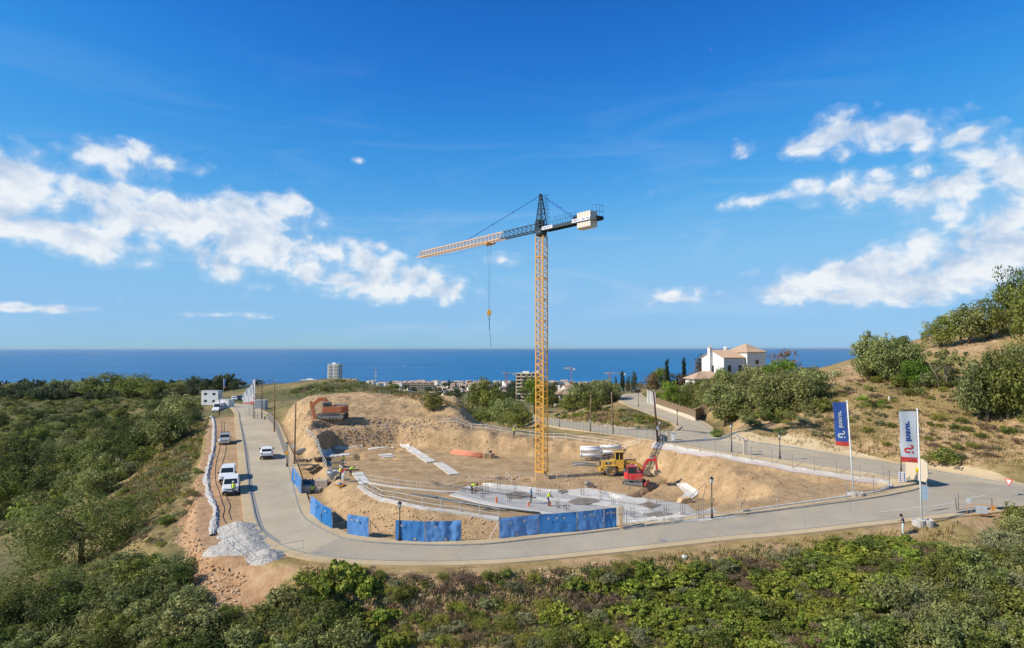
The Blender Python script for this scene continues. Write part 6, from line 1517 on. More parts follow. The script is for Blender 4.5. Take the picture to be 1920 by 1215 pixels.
    for (px, b_, t_, lab) in ((1397, 854, 824, 'beige masonry pillar on the pit rim below the hillside olives'), (1253, 826, 808, 'cream masonry pillar at the side road corner'), (1262, 826, 811, 'white meter cabinet at the side road corner')):
        P = at(px, b_); h = zat(P, t_); root = thing('gate_pillar', lab, 'pillar', P); put('shaft', MB().box((0, 0, h / 2 - .1), (.45, .4, h)).mesh('shaft', bevel=.02), M_BRICK if 'beige' in lab or 'cream' in lab else M_WHITE, root); put('cap', MB().box((0, 0, h - .05), (.55, .5, .1)).mesh('cap'), M_CONC, root)
    # cables on the dirt strip
    for j, pts in enumerate(([(414, 790), (416, 806), (413, 835), (405, 870), (404, 900), (410, 920), (416, 940), (421, 955), (418, 968), (424, 982)], [(420, 790), (420.5, 803), (424, 838), (418, 866), (412, 890), (417, 915), (427, 937), (432, 950), (429, 960), (434, 975)])):
        c = GP(pts, .5); c = [Vector((x, y, Hs(x, y) + .03)) for x, y, z in c]; o = put('ground_cable', MB().tube(c, .035, 5).mesh('ground_cable', True), M_BLACKM, None); tag(o, ['black cable snaking along the left of the dirt strip', 'black cable snaking along the middle of the dirt strip'][j], 'cable')
    # wrinkled silt fence along the outer edge of the strip
    ln = GP([(396, 781), (401, 793), (402, 808), (400, 842), (394, 866), (388, 892), (389, 912), (393, 930), (402, 948), (405, 960), (402, 980), (398, 1005)], .12); n = len(ln); S_ = side(ln, 0); m = 7; vs = []
    for i in range(n):
        t = np.array(ln[min(i + 1, n - 1)][:2]) - np.array(ln[max(i - 1, 0)][:2]); t = t / (np.linalg.norm(t) + 1e-9); nrm = np.array([-t[1], t[0]])
        for j in range(m):
            u = j / (m - 1) * 2 - 1; hgt = (1 - abs(u) ** 1.4) * (.26 + .4 * float(fbm(np.array(i * .12), np.array(j * .8), .6, 3, 90))) + .03 * r2.random(); w = .36 + .4 * float(fbm(np.array(i * .12), np.array(0.), 1.5, 2, 91))
            x, y = ln[i][0] + nrm[0] * u * w, ln[i][1] + nrm[1] * u * w; vs.append((x, y, Hs(x, y) + hgt - .02))
    mb = MB(); mb.add(vs, [(i * m + j, i * m + j + 1, (i + 1) * m + j + 1, (i + 1) * m + j) for i in range(n - 1) for j in range(m - 1)]); o = put('silt_sheet', mb.mesh('silt_sheet'), mat('grey_white_sheet', (.40, .41, .42), .8, var=.3, scale=3, dirt=(.42, .33, .23), dscale=.8), None); tag(o, 'crumpled pale sheet bund along the outer edge of the dirt strip', 'sheet')
clutter()
# gravel heaps
M_GRAV = mat('pale_gravel', (.48, .445, .40), .95, var=.32, scale=14, bump=.8, spec=.1)
def heap(label, px, py, w_px, h_px, seed, lean=0.0):
    P = at(px, py, -.25); k = mpp(P); R_ = w_px * k / 2; h = h_px * k * .48 + .28; bm = bmesh.new(); bmesh.ops.create_grid(bm, x_segments=64, y_segments=64, size=1.0)
    co = np.array([v.co[:2] for v in bm.verts]); r = np.hypot(co[:, 0], co[:, 1] * 1.0); ang = np.arctan2(co[:, 1], co[:, 0])
    rr = r * (1 + .25 * fbm(np.cos(ang) * 2 + seed, np.sin(ang) * 2, 1.2, 3, seed)); z = h * np.clip(1 - rr, 0, 1) ** .92; top = h * .86; z = np.minimum(z, top + (z - top) * .3)
    z = z + fbm(co[:, 0] * R_, co[:, 1] * R_, .35, 3, seed + 5) * .16 * (z > .02)
    for v, q in zip(bm.verts, z): v.co.x *= R_; v.co.y *= R_ * .85; v.co.z = Hs(P.x + v.co.x, P.y + v.co.y) - P.z + q - .05 - (.35 if q < .01 else 0)
    bmesh.ops.delete(bm, geom=[f for f in bm.faces if all(math.hypot(v.co.x / R_, v.co.y / R_ / .85) > 1.12 for v in f.verts)], context='FACES')
    me = bpy.data.meshes.new('gravel_heap'); bm.to_mesh(me); bm.free(); me.polygons.foreach_set('use_smooth', [True] * len(me.polygons)); o = put('gravel_heap', me, M_GRAV, None, P); tag(o, label, 'gravel heap'); return o
heap('pale gravel heap farthest up the strip, nearest the vans', 447, 992, 86, 22, 1); heap('second pale gravel heap from the vans', 453, 1003, 90, 22, 2); heap('third pale gravel heap in the row', 460, 1015, 96, 23, 3); heap('fourth pale gravel heap in the row', 466, 1028, 98, 23, 4)
heap('small grey gravel heap nearest the road bend', 500, 1043, 74, 22, 5); heap('broad white gravel spill at the outer corner of the strip', 430, 1030, 96, 12, 6)

def heap_stones():
    g = random.Random(9); q = np.random.default_rng(9); bm = bmesh.new(); bmesh.ops.create_icosphere(bm, subdivisions=1, radius=1); bv = np.array([v.co[:] for v in bm.verts]); bf = np.array([[v.index for v in f.verts] for f in bm.faces]); bm.free()
    for o in [o for o in COL.objects if o.name.startswith('gravel_heap')]:
        V_, F_ = [], []; k = 0; vs = [v.co for v in o.data.vertices]
        for _ in range(420):
            p = g.choice(vs); s = .02 * (2.8 ** g.random()); V_.append(bv * q.uniform(.6, 1.2, (len(bv), 1)) * s + np.array([p.x + g.uniform(-.05, .05), p.y + g.uniform(-.05, .05), p.z + s * .2])); F_.append(bf + k * len(bv)); k += 1
        me = bpy.data.meshes.new('gravel_stones'); me.from_pydata(np.concatenate(V_).tolist(), [], np.concatenate(F_).tolist()); put('gravel_stones', me, mat('gravel_stone', (.46, .43, .39), .95, var=.4, scale=9), o)['kind'] = 'stuff'
heap_stones()
# ------------------------------------------------------------------ buildings
M_WALLW = mat('white_render', (.72, .70, .66), .9, var=.06, scale=.8); M_WALLC = mat('cream_render', (.60, .52, .40), .9, var=.08); M_WALLP = mat('pink_render', (.55, .36, .28), .9, var=.08); M_WALLB = mat('ochre_render', (.46, .33, .20), .9, var=.08)
def tile_mat():
    m, nt, b = newmat('terracotta_tiles'); N, L = nt.nodes, nt.links; b.inputs['Roughness'].default_value = .9; setspec(b, .2)
    tc = N.new('ShaderNodeTexCoord'); n = N.new('ShaderNodeTexNoise'); n.inputs['Scale'].default_value = 3.5; n.inputs['Detail'].default_value = 6; n.inputs['Roughness'].default_value = .7; L.new(tc.outputs['Object'], n.inputs[0])
    r = N.new('ShaderNodeValToRGB'); e = r.color_ramp.elements; e[0].position = .28; e[0].color = (.33, .21, .15, 1); e[1].position = .75; e[1].color = (.62, .48, .34, 1); k = e.new(.5); k.color = (.48, .33, .23, 1); L.new(n.outputs['Fac'], r.inputs[0]); L.new(r.outputs[0], b.inputs['Base Color'])
    return m
M_TILE = tile_mat(); M_FROOF = mat('flat_roof_grey', (.42, .40, .37), .9); M_WIN = glassmat('window_glass', (.025, .035, .045), .12); M_SHUT = mat('window_frame_brown', (.16, .10, .07), .7); M_CABIN = mat('cabin_white', (.66, .67, .67), .6, var=.05)
def windows(root, face, w, h, n, rows, M4, wm=(.9, 1.1), m=None, frame=True, z0=None):
    """a grid of windows on one face of a box building; M4 carries face x (along), z up, -y outwards"""
    fm = MB().box((0, -.02, 0), (wm[0] + .16, .08, wm[1] + .16)).mesh('window'); gm = MB().box((0, -.065, 0), (wm[0], .03, wm[1])).mesh('pane')
    for j in range(rows):
        for i in range(n):
            x = (i + .5) / n * w - w / 2; z = (z0 if z0 is not None else h / rows * .55) + j * h / rows
            o = put('window', fm, m or M_SHUT, root); o.matrix_local = M4 @ Matrix.Translation((x, 0, z)); put('pane', gm, M_WIN, o)
def box_parts(root, w, d, h, roof, wall, loc=(0, 0, 0), rz=0, over=.35, rh=None, base=3.0, wins=(), tile=M_TILE, gable_wall=None):
    """walls + roof of a simple block: x along w, y along d, front face at -d/2"""
    T = Matrix.Translation(loc) @ Matrix.Rotation(rz, 4, 'Z')
    mb = MB()
    if roof == 'gable':   # ridge along x
        rh = rh or d * .2; mb.prism([(-d / 2, -base), (d / 2, -base), (d / 2, h), (0, h + rh), (-d / 2, h)], -w / 2, w / 2, axis='x')
    else: mb.box((0, 0, (h - base) / 2), (w, d, h + base))
    o = put('wall', mb.mesh('wall'), wall, root); o.matrix_local = T
    mb = MB(); t = .16
    if roof == 'gable':
        a = d / 2 + over; e = -over * rh / (d / 2); mb.prism([(-a, h + e), (0, h + rh), (a, h + e), (a, h + e + t), (0, h + rh + t), (-a, h + e + t)], -w / 2 - over, w / 2 + over, axis='x')
    elif roof == 'hip':
        rh = rh or min(w, d) * .2; a, b_ = w / 2 + over, d / 2 + over; r = max(0, a - b_) if w > d else 0; r2 = max(0, b_ - a) if d > w else 0
        vs = [(-a, -b_, h + .003), (a, -b_, h + .003), (a, b_, h + .003), (-a, b_, h + .003), (-a, -b_, h + t), (a, -b_, h + t), (a, b_, h + t), (-a, b_, h + t), (-r, -r2, h + rh + t), (r, r2, h + rh + t)]
        mb.add(vs, [(3, 2, 1, 0), (0, 1, 5, 4), (1, 2, 6, 5), (2, 3, 7, 6), (3, 0, 4, 7)] + ([(4, 5, 9, 8), (5, 6, 9), (6, 7, 8, 9), (7, 4, 8)] if w >= d else [(4, 5, 8), (5, 6, 9, 8), (6, 7, 9), (7, 4, 8, 9)]))
    else:
        mb.box((0, 0, h + .1), (w + .2, d + .2, .24)); tile = M_FROOF
    o = put('roof', mb.mesh('roof'), tile, root); o.matrix_local = T
    if roof in ('gable', 'hip') and w * 1 > 6 and base > 2.5:   # rows of cover tiles standing proud
        pass
    for (face, n, rows, sz, *z0) in wins:
        rot = {'f': 0, 'r': math.pi / 2, 'b': math.pi, 'l': -math.pi / 2}[face]; ww, dd = (w, d) if face in 'fb' else (d, w)
        windows(root, face, ww, h, n, rows, T @ Matrix.Rotation(rot, 4, 'Z') @ Matrix.Translation((0, -dd / 2, 0)), sz, z0=z0[0] if z0 else None)
    return T
def tile_rows(root, T, pts, n, name='tile_row'):
    """round cover-tile ribs down a roof slope between ridge line pts[0:2] and eaves line pts[2:4]"""
    a, b, c, d = [Vector(p) for p in pts]
    for i in range(n):
        t = (i + .5) / n; p, q = a.lerp(b, t), c.lerp(d, t); o = put(name, MB().tube([p, q], .085, 5).mesh(name), M_TILE, root); o.matrix_local = T
def villa():
    P = PD(1358, 735, 178); base = Vector((P[0], P[1], 0)); base.z = Hs(P[0], P[1]); k = 178 / FPX
    root = thing('white_villa', 'large white villa with terracotta roofs on the hilltop above the olives', 'house', base); B = R(27)
    ux = Vector((math.cos(B), math.sin(B), 0)); uy = Vector((-math.sin(B), math.cos(B), 0))
    ze = PD(1358, 671, 178)[2] + CZ - base.z
    # main wing: near corner at the local origin, long wall runs right, gable end runs away to the left
    L1, D1 = 8.2, 8.6
    T = box_parts(root, L1, D1, ze, 'gable', M_WALLW, ux * L1 / 2 + uy * D1 / 2, B, .3, 2.0, 4.0, [('f', 2, 1, (1.1, 1.6), ze - 3.0), ('l', 1, 1, (.9, 2.6), ze - 3.6)])
    tile_rows(root, T, [(-L1 / 2 - .3, 0, ze + 2.16), (L1 / 2 + .3, 0, ze + 2.16), (-L1 / 2 - .3, -D1 / 2 - .3, ze + .03), (L1 / 2 + .3, -D1 / 2 - .3, ze + .03)], 22)
    # tower wing at right
    L2 = 7.4; zt = PD(1410, 661, 184)[2] + CZ - base.z
    T2 = box_parts(root, L2, 8.0, zt, 'hip', M_WALLW, ux * (L1 + L2 / 2 - .1) + uy * 3.2, B, .35, 2.4, 4.0)
    o = put('round_window', MB().lathe([(0, -.08), (.78, -.08), (.82, 0), (.82, .04)], (0, 0, 0), 'y', 24).mesh('round_window'), M_WALLC, root); o.matrix_local = T2 @ Matrix.Translation((.1, -4.0, zt - 2.7)); put('pane', MB().lathe([(0, -.1), (.62, -.1), (.62, -.05)], (0, 0, 0), 'y', 24).mesh('pane'), M_WIN, o)
    tile_rows(root, T2, [(-.2, 0, zt + 2.5), (.2, 0, zt + 2.5), (-L2 / 2 - .3, -4.3, zt + .2), (L2 / 2 + .3, -4.3, zt + .2)], 16)
    # rear wing, chimneys
    zc = PD(1333, 650, 182)[2] + CZ - base.z; c = uy * (D1 * .56) - ux * .45
    ch = put('chimney', MB().box((0, 0, zc / 2 - 1), (.95, .95, zc + 1.4)).mesh('chimney'), M_WALLW, root, c, B); put('chimney_cap', MB().lathe([(0, 0), (.75, 0), (.7, .12), (.12, .5), (0, .52)], (0, 0, zc - .25), n=4).mesh('chimney_cap'), M_TILE, ch)
    c = ux * (L1 * .75) + uy * (D1 * .62); ch = put('chimney', MB().lathe([(0, ze), (.55, ze), (.55, ze + 2.6), (.7, ze + 2.65), (.7, ze + 2.8), (.3, ze + 3.1), (0, ze + 3.15)], n=12).mesh('chimney'), M_WALLW, root, c)
    # garden annex with hipped roof, lower left
    za = PD(1320, 711, 172)[2] + CZ - base.z; q = Vector(PD(1322, 711, 174)); q = Vector((q.x - base.x, q.y - base.y, 0))
    T3 = box_parts(root, 8.6, 6.0, za, 'hip', M_WALLW, q, R(8), .5, 1.9, 4.0, [('f', 2, 1, (1.0, 1.0), za - 1.3)])
    tile_rows(root, T3, [(-1.8, 0, za + 2.0), (1.8, 0, za + 2.0), (-4.7, -3.4, za + .2), (4.7, -3.4, za + .2)], 20)
    o = put('downpipe', MB().tube([(0, 0, -2), (0, 0, ze)], .06, 6).mesh('downpipe'), M_TAN, root, ux * (L1 * .97) - uy * .05)
    return root
villa()
def house(label, px, py, w_px, h_px, depth=.8, rz=0, roof='gable', wall=M_WALLW, floors=2, nwin=3, name='white_house', group=None, dist=None, tile=M_TILE, cat='house', chim=True, sidewin=True):
    P = Vector(PD(px, py, dist)) + Vector((0, 0, CZ)) if dist else G(px, py); P.z = Hs(P.x, P.y); k = P.y / FPX; w, h = w_px * k, h_px * k; d = max(4.0, w * depth)
    root = thing(name, label, cat, P, rz, group); fh = h / floors; ws = min(1.3, w / nwin * .45); hs = min(1.6, fh * .55)
    box_parts(root, w, d, h, roof, wall, (0, d / 2, 0), 0, .3, None, 3.0, [('f', nwin, floors, (ws, hs))] + ([('l', 2, floors, (ws, hs))] if sidewin else []), tile)
    if chim and roof != 'flat':
        put('chimney', MB().box((w * .2, d * .4, h + 1.0), (.7, .7, 2.6)).mesh('chimney'), wall, root)
    return root
# house by the back road, right of the mast
def near_house():
    P = G(1055, 752, 200); P = Vector(PD(1057, 752, 265)) + Vector((0, 0, CZ)); P.z = Hs(P.x, P.y); root = thing('white_house', 'white house with two tiled wings just right of the crane mast', 'house', P, R(-6)); k = P.y / FPX
    zt = 24 * k; box_parts(root, 34 * k, 8, zt * .8, 'hip', M_WALLW, (0, 4, 0), 0, .4, 2.0, 3.0, [('f', 4, 2, (.9, 1.3))]); box_parts(root, 18 * k, 7, zt * 1.1, 'gable', M_WALLW, (1.5, 9, 0), R(25), .3, 1.8, 3.0, [('l', 1, 2, (.8, 1.0))]); box_parts(root, 14 * k, 6, zt * .62, 'hip', M_WALLW, (5.5, .5, 0), 0, .3, 1.3, 3.0, [('f', 2, 1, (.9, 1.3))])
    put('chimney', MB().box((-2.2, 7, zt * 1.15), (.9, .9, 3.2)).mesh('chimney'), M_WALLW, root)
near_house()
# far tower block
def tower_block():
    d = 1500.0; P = Vector(PD(624, 718, d)) + Vector((0, 0, CZ)); P.z = min(P.z, Hs(P.x, P.y)); k = d / FPX; zt = 34.5 * k + (PD(624, 718, d)[2] + CZ - P.z); root = thing('tower_block', 'tall pale apartment tower with stacked balconies near the shore', 'apartment tower', P, R(-14)); w, dp = 22 * k, 20.0
    put('wall', MB().box((0, dp / 2, zt / 2), (w, dp, zt)).mesh('wall'), M_WALLW, root); put('roof', MB().box((0, dp / 2, zt + .4), (w + 1.2, dp + 1, .8)).mesh('roof'), M_WALLW, root); put('lift_house', MB().box((-w * .05, dp * .5, zt + 2.2), (w * .3, 7, 3.4)).mesh('lift_house'), M_WALLW, root)
    n = 15; fh = zt / n; bm_ = MB().box((0, -.9, .55), (w * .36, 1.8, 1.1)).mesh('balcony'); gm = MB().box((0, -.08, 0), (w * .34, .1, fh * .5)).mesh('window'); sm = MB().box((0, 0, 0), (.1, dp * .3, fh * .45)).mesh('window')
    for i in range(n):
        for s in (-1, 1): put('window', gm, M_WIN, root, (s * w * .27, 0, i * fh + fh * .68)); put('balcony', bm_, M_WALLW, root, (s * w * .27, 0, i * fh + .1))
        put('window', sm, M_WIN, root, (w / 2 + .04, dp * .3, i * fh + fh * .6)); put('window', sm, M_WIN, root, (w / 2 + .04, dp * .7, i * fh + fh * .6))
    put('core_strip', MB().box((0, -.12, zt / 2), (w * .1, .3, zt)).mesh('core_strip'), mat('core_grey', (.35, .38, .42), .8), root)
tower_block()
def slab_block(name, label, px, py, w_px, h_px, floors, bays, wall, dist, rz=0, depth=14, roof='flat', band=M_WALLC):
    P = Vector(PD(px, py, dist)) + Vector((0, 0, CZ)); zb = P.z; P.z = min(P.z, Hs(P.x, P.y)) ; k = dist / FPX; w, h = w_px * k, h_px * k + (zb - P.z); root = thing(name, label, 'apartment block', P, rz); fh = h / floors
    put('wall', MB().box((0, depth / 2, h / 2), (w, depth, h)).mesh('wall'), wall, root)
    if roof == 'flat': put('roof', MB().box((0, depth / 2, h + .3), (w + .6, depth + .6, .6)).mesh('roof'), band, root); put('roof_plant', MB().box((w * .1, depth * .5, h + 1.6), (w * .4, 5, 2.2)).mesh('roof_plant'), M_WALLW, root)
    else: 
        for i in range(bays): box = MB(); bw = w / bays; box.add([(-bw / 2, 0, 0), (bw / 2, 0, 0), (bw / 2, depth, 0), (-bw / 2, depth, 0), (0, depth / 2, 2.6)], [(3, 2, 1, 0), (0, 1, 4), (1, 2, 4), (2, 3, 4), (3, 0, 4)]); put('roof', box.mesh('roof'), M_TILE, root, ((i + .5) * bw - w / 2, 0, h + (.02 if i % 2 else .8)))
    bw = w / bays; wm = MB().box((0, -.05, 0), (bw * .62, .1, fh * .5)).mesh('window'); bm_ = MB().box((0, -.6, 0), (bw * .9, 1.2, fh * .32)).mesh('balcony')
    for i in range(floors):
        for j in range(bays): x = (j + .5) * bw - w / 2; put('window', wm, M_WIN, root, (x, 0, (i + .62) * fh)); put('balcony', bm_, band, root, (x, 0, (i + .2) * fh))
    return root
slab_block('apartment_block', 'ochre mid rise block with striped balconies left of the crane mast', 982, 727, 30, 26, 8, 3, M_WALLB, 720, R(-8), 14)
slab_block('apartment_block', 'pale stepped block partly hidden behind the crane mast', 1004, 727, 16, 27, 7, 2, M_WALLC, 740, R(-8), 14)
slab_block('apartment_block', 'long pink apartment complex with brown roofs in the coastal town', 785, 731, 54, 13, 4, 9, M_WALLP, 950, R(4), 14, 'hip', M_WALLC)
slab_block('apartment_block', 'low brown roofed block right of the tall tower', 655, 718, 28, 6, 2, 5, M_WALLC, 1350, 0, 14, 'hip', M_WALLW)
slab_block('apartment_block', 'long low white terrace on the hump left of the tall tower', 577, 720, 28, 7, 2, 5, M_WALLW, 1100, R(5), 14, 'flat', M_WALLW)
slab_block('modern_building', 'grey modern building with teal glazing beyond the site cabins', 445, 737, 29, 12, 2, 4, mat('grey_cladding', (.30, .33, .37), .6), 420, R(3), 9, 'flat', mat('teal_panel', (.06, .22, .25), .4))
words_h = ['white house with tiled roof in the far coastal town', 'cream house with tiled roof in the far coastal town', 'flat roofed white house in the far coastal town', 'pink house with tiled roof in the far coastal town']
hr = random.Random(23)
spots = [(695, 720), (703, 727), (712, 722), (722, 733), (731, 724), (738, 717), (745, 722), (752, 715), (740, 731), (760, 738), (728, 716), (764, 717), (718, 715), (748, 736),
         (822, 733), (829, 725), (838, 742), (846, 731), (855, 722), (862, 738), (868, 729), (872, 745), (880, 720), (884, 733), (892, 742), (848, 746), (812, 745), (895, 724), (836, 719), (818, 721),
         (925, 728), (935, 722), (943, 732), (956, 725), (930, 738), (948, 741), (1030, 722), (1040, 718), (1058, 716), (1070, 721), (1120, 722), (1132, 726), (1112, 728), (1020, 733),
         (350, 731), (338, 728), (1, 742), (790, 716), (770, 743), (1140, 733)]
spots += [(hr.uniform(688, 960), hr.uniform(713, 742)) for _ in range(46)] + [(hr.uniform(1020, 1145), hr.uniform(714, 730)) for _ in range(16)] + [(hr.uniform(20, 560), hr.uniform(724, 731)) for _ in range(10)]
for i, (px, py) in enumerate(spots):
    kd = hr.choice((0, 0, 0, 1, 2, 2, 3)); wpx = hr.uniform(9, 15); g = G(px, py); dist = min(max(g.y, 520), 1300)
    house(words_h[kd] + ', %s' % (['left of the tower block', 'behind the spoil mound', 'near the radio mast', 'between mast and brown tree', 'left of the crane mast', 'right of the crane mast'][0 if px < 560 else 2 if px < 735 else 1 if px < 800 else 3 if px < 905 else 4 if px < 1015 else 5]), px, py, wpx if dist > 500 else wpx * 1.3, hr.uniform(5, 8), hr.uniform(.6, .9), R(hr.uniform(-35, 35)), ('gable', 'hip')[i % 2] if kd != 2 else 'flat', (M_WALLW, M_WALLC, M_WALLW, M_WALLP)[kd], 2, 3, name=('white_house', 'cream_house', 'flat_roofed_house', 'pink_house')[kd], group='houses of the far coastal town', sidewin=False, dist=dist)
# ------------------------------------------------------------------ site cabins
def cabin(name, label, px, py, w, d, h, rz, m=M_CABIN, floors=1, wins=2, door=True, base_d=None):
    P = at(px, py); root = thing(name, label, 'site cabin', P, rz); ribs = 14
    for f in range(floors):
        mb = MB(); mb.box((0, 0, h * (f + .5)), (w, d, h - .02)); c = put('cabin_unit', mb.mesh('cabin_unit', bevel=.04), m, root)
        for s in (-1, 1): 
            mb = MB()
            for i in range(ribs): mb.box(((i + .5) / ribs * w - w / 2, s * (d / 2 + .012), h * (f + .5)), (w / ribs * .4, .03, h * .86))
            put('ribbed_side', mb.mesh('ribbed_side'), m, c)['kind'] = 'stuff'
        for i in range(wins): o = put('window', MB().box((w * ((i + .5) / wins - .5), -d / 2 - .04, h * (f + .58)), (w / wins * .35, .05, h * .32)).mesh('window'), M_WIN, c)
        if door: put('door', MB().box((-w / 2 - .03, 0, h * (f + .42)), (.04, .9, h * .78)).mesh('door'), M_LGREY, c)
    put('roof_edge', MB().box((0, 0, h * floors + .05), (w + .12, d + .12, .1)).mesh('roof_edge'), M_LGREY, root)
    return root
cabin('site_office', 'two storey white site office cabin beyond the panel van', 397, 759, 6.4, 2.6, 2.5, R(-8), floors=2)
cabin('storage_container', 'white storage container in front of the two storey office', 421, 765, 4.6, 2.4, 2.4, R(-14), wins=1)
cabin('storage_container', 'grey storage container beside the slim reddish pole', 489, 767, 3.0, 2.4, 2.4, R(4), mat('container_grey', (.40, .42, .44), .6), wins=0)
# ------------------------------------------------------------------ side road: gatehouse, gate pillars, reed fence, stone wall
def side_road():
    P = G(1154, 736); P = Vector(PD(1154, 736, 225)) + Vector((0, 0, CZ)); P.z = Hs(P.x, P.y); root = thing('gatehouse', 'small white gatehouse with green trim at top of the side road', 'gatehouse', P, R(6)); 
    box_parts(root, 4.2, 3.0, 2.4, 'flat', M_WALLW, base=1.5, wins=[('f', 2, 1, (1.0, 1.1), 1.3)]); put('green_trim', MB().box((0, 0, 2.72), (4.7, 3.5, .18)).mesh('green_trim'), mat('trim_green', (.03, .14, .10), .6), root)
    for px, b_, t_, lab in ((1217, 756, 732, 'broad white gate pillar beside the side road'), (1222.5, 758, 734, 'middle white gate pillar beside the side road'), (1227, 760, 736, 'right hand white gate pillar at the reed fence end')):
        P = at(px, b_); h = zat(P, t_); root = thing('gate_pillar', lab, 'pillar', P); put('shaft', MB().box((0, 0, h / 2 - .2), (.95 if px < 1220 else .6, .6, h + .3)).mesh('shaft', bevel=.03), M_WALLW, root); put('cap', MB().box((0, 0, h), (1.1 if px < 1220 else .75, .75, .12)).mesh('cap'), M_WALLC, root)
    ln = GP([(1231, 763), (1250, 770), (1270, 777), (1290, 784), (1304, 790)], .55); S_ = side(ln, 0); root = thing('reed_fence', 'brown reed screen fence along the side road above its footing', 'fence', Vector((*S_[0], Hs(*S_[0])))); o0 = root.location.copy(); M_REED = mat('reed_brown', (.24, .165, .10), .95, var=.35, scale=5)
    r2 = random.Random(8); me = [MB().box((0, 0, .9 + .06 * k), (.5, .07, 1.6 + .1 * k)).mesh('reed_panel') for k in range(4)]
    for i, (x, y) in enumerate(S_): o = put('reed_panel', me[i % 4], M_REED, root, Vector((x, y, Hs(x, y) + .45)) - o0); t = S_[min(i + 1, len(S_) - 1)] - S_[max(i - 1, 0)]; o.rotation_euler = (0, 0, math.atan2(t[1], t[0]))
    mb = MB(); w = [Vector((x, y, Hs(x, y) + .3)) - o0 for x, y in S_]
    for a, b in zip(w[:-1], w[1:]): mb.bar(a, b, .3, 1.0)
    put('footing_wall', mb.mesh('footing_wall'), M_WALLC, root)
    ln = GP([(1303, 788), (1312, 784), (1325, 776)], .7); o0 = Vector((*ln[0][:2], Hs(*ln[0][:2]))); root = thing('stone_wall', 'rough brown stone garden wall at end of the reed fence', 'wall', o0); M_STN = mat('brown_stone', (.26, .18, .10), .95, var=.35, scale=2.5); sm = []
    for k in range(4):
        bm = bmesh.new(); bmesh.ops.create_icosphere(bm, subdivisions=1, radius=.34)
        for v in bm.verts: v.co *= .8 + .35 * r2.random()
        m_ = bpy.data.meshes.new('stone'); bm.to_mesh(m_); bm.free(); m_.materials.append(M_STN); sm.append(m_)
    for (x, y, z) in ln:
        for j in range(6): o = put('stone', sm[r2.randrange(4)], None, root, Vector((x + r2.uniform(-.1, .1), y + r2.uniform(-.1, .1), Hs(x, y) + .15 + j * .42)) - o0); o.rotation_euler = (r2.random() * 6, r2.random() * 6, 0)
    put('wall_core', (lambda q: [q.bar(Vector(ln[i]) - o0 + Vector((0, 0, 1.2)), Vector(ln[i + 1]) - o0 + Vector((0, 0, 1.2)), .4, 2.4) for i in range(len(ln) - 1)] and q)(MB()).mesh('wall_core'), M_STN, root)
side_road()
# ------------------------------------------------------------------ far cranes, radio mast, boats
def far_crane(label, px, base, top, jl, jr, dist, m, mj, rz=0):
    P = Vector(PD(px, base, dist)) + Vector((0, 0, CZ)); zb = P.z; P.z = min(P.z, Hs(P.x, P.y)); k = dist / FPX; h = (base - top) * k + zb - P.z; root = thing('tower_crane', label, 'tower crane', P, rz); s = .9
    mb = MB()
    for x in (-s, s):
        for y in (-s, s): mb.bar((x, y, 0), (x, y, h), .35)
    for i in range(int(h / 3)):
        for y in (-s, s): mb.bar((-s, y, i * 3), (s, y, i * 3 + 3), .22)
    put('mast', mb.mesh('mast'), m, root); mb = MB(); zj = h * .93
    mb.bar((-jl * k, -.5, zj), (jr * k, -.5, zj), .35); mb.bar((-jl * k, .5, zj), (jr * k, .5, zj), .35); mb.bar((-jl * k, 0, zj + 1.3), (jr * k * .3, 0, zj + 1.3), .4); n = int(jl * k / 2.5)
    for i in range(n): mb.bar((-i * 2.5, -.5, zj), (-i * 2.5 - 1.25, 0, zj + 1.3), .2); mb.bar((-i * 2.5 - 1.25, 0, zj + 1.3), (-i * 2.5 - 2.5, -.5, zj), .2)
    put('jib', mb.mesh('jib'), mj, root); put('counterweight', MB().box((jr * k * .9, 0, zj - .6), (2.5, 1.6, 2.4)).mesh('counterweight'), M_CW, root); put('tie', MB().tube([(-jl * k * .6, 0, zj + 1.3), (0, 0, h), (jr * k * .8, 0, zj)], .15, 4).mesh('tie'), m, root)
M_PINK = mat('faded_red_steel', (.42, .16, .16), .6); M_FY = mat('pale_yellow_steel', (.62, .52, .30), .6)
far_crane('distant red tower crane left of the ochre block', 949, 722, 698, 9, 16, 900, M_PINK, M_FY, R(10)); far_crane('distant tower crane with pale yellow jib right of the mast', 1071, 716, 688, 15, 6, 900, M_PINK, M_FY, R(-6)); far_crane('distant tower crane with long pale jib above the gatehouse', 1143, 722, 698, 10, 32, 900, M_PINK, M_FY, 0)
def radio_mast():
    d = 620.0; P = Vector(PD(704, 727, d)) + Vector((0, 0, CZ)); P.z = min(P.z, Hs(P.x, P.y)); k = d / FPX; h = 55 * k + 1; root = thing('radio_mast', 'thin grey lattice radio mast standing above the coastal town', 'radio mast', P); mb = MB()
    for a in range(3):
        q = 2.094 * a; mb.bar((1.0 * math.cos(q), 1.0 * math.sin(q), -2), (.35 * math.cos(q), .35 * math.sin(q), h * .85), .16)
        for i in range(16): z0, z1 = h * .85 * i / 16, h * .85 * (i + 1) / 16; q2 = q + 2.094; f = 1 - .65 * i / 16; mb.bar((f * math.cos(q), f * math.sin(q), z0), (f * math.cos(q2), f * math.sin(q2), z1), .09)
    put('lattice', mb.mesh('lattice'), M_LGREY, root); put('whip', MB().tube([(0, 0, h * .8), (0, 0, h)], .12, 5).mesh('whip'), M_LGREY, root)
    for z in (.5, .62, .74): put('antenna', MB().box((.5, -.6, h * z), (.6, .4, 1.8)).mesh('antenna'), M_WHITE, root)
radio_mast()
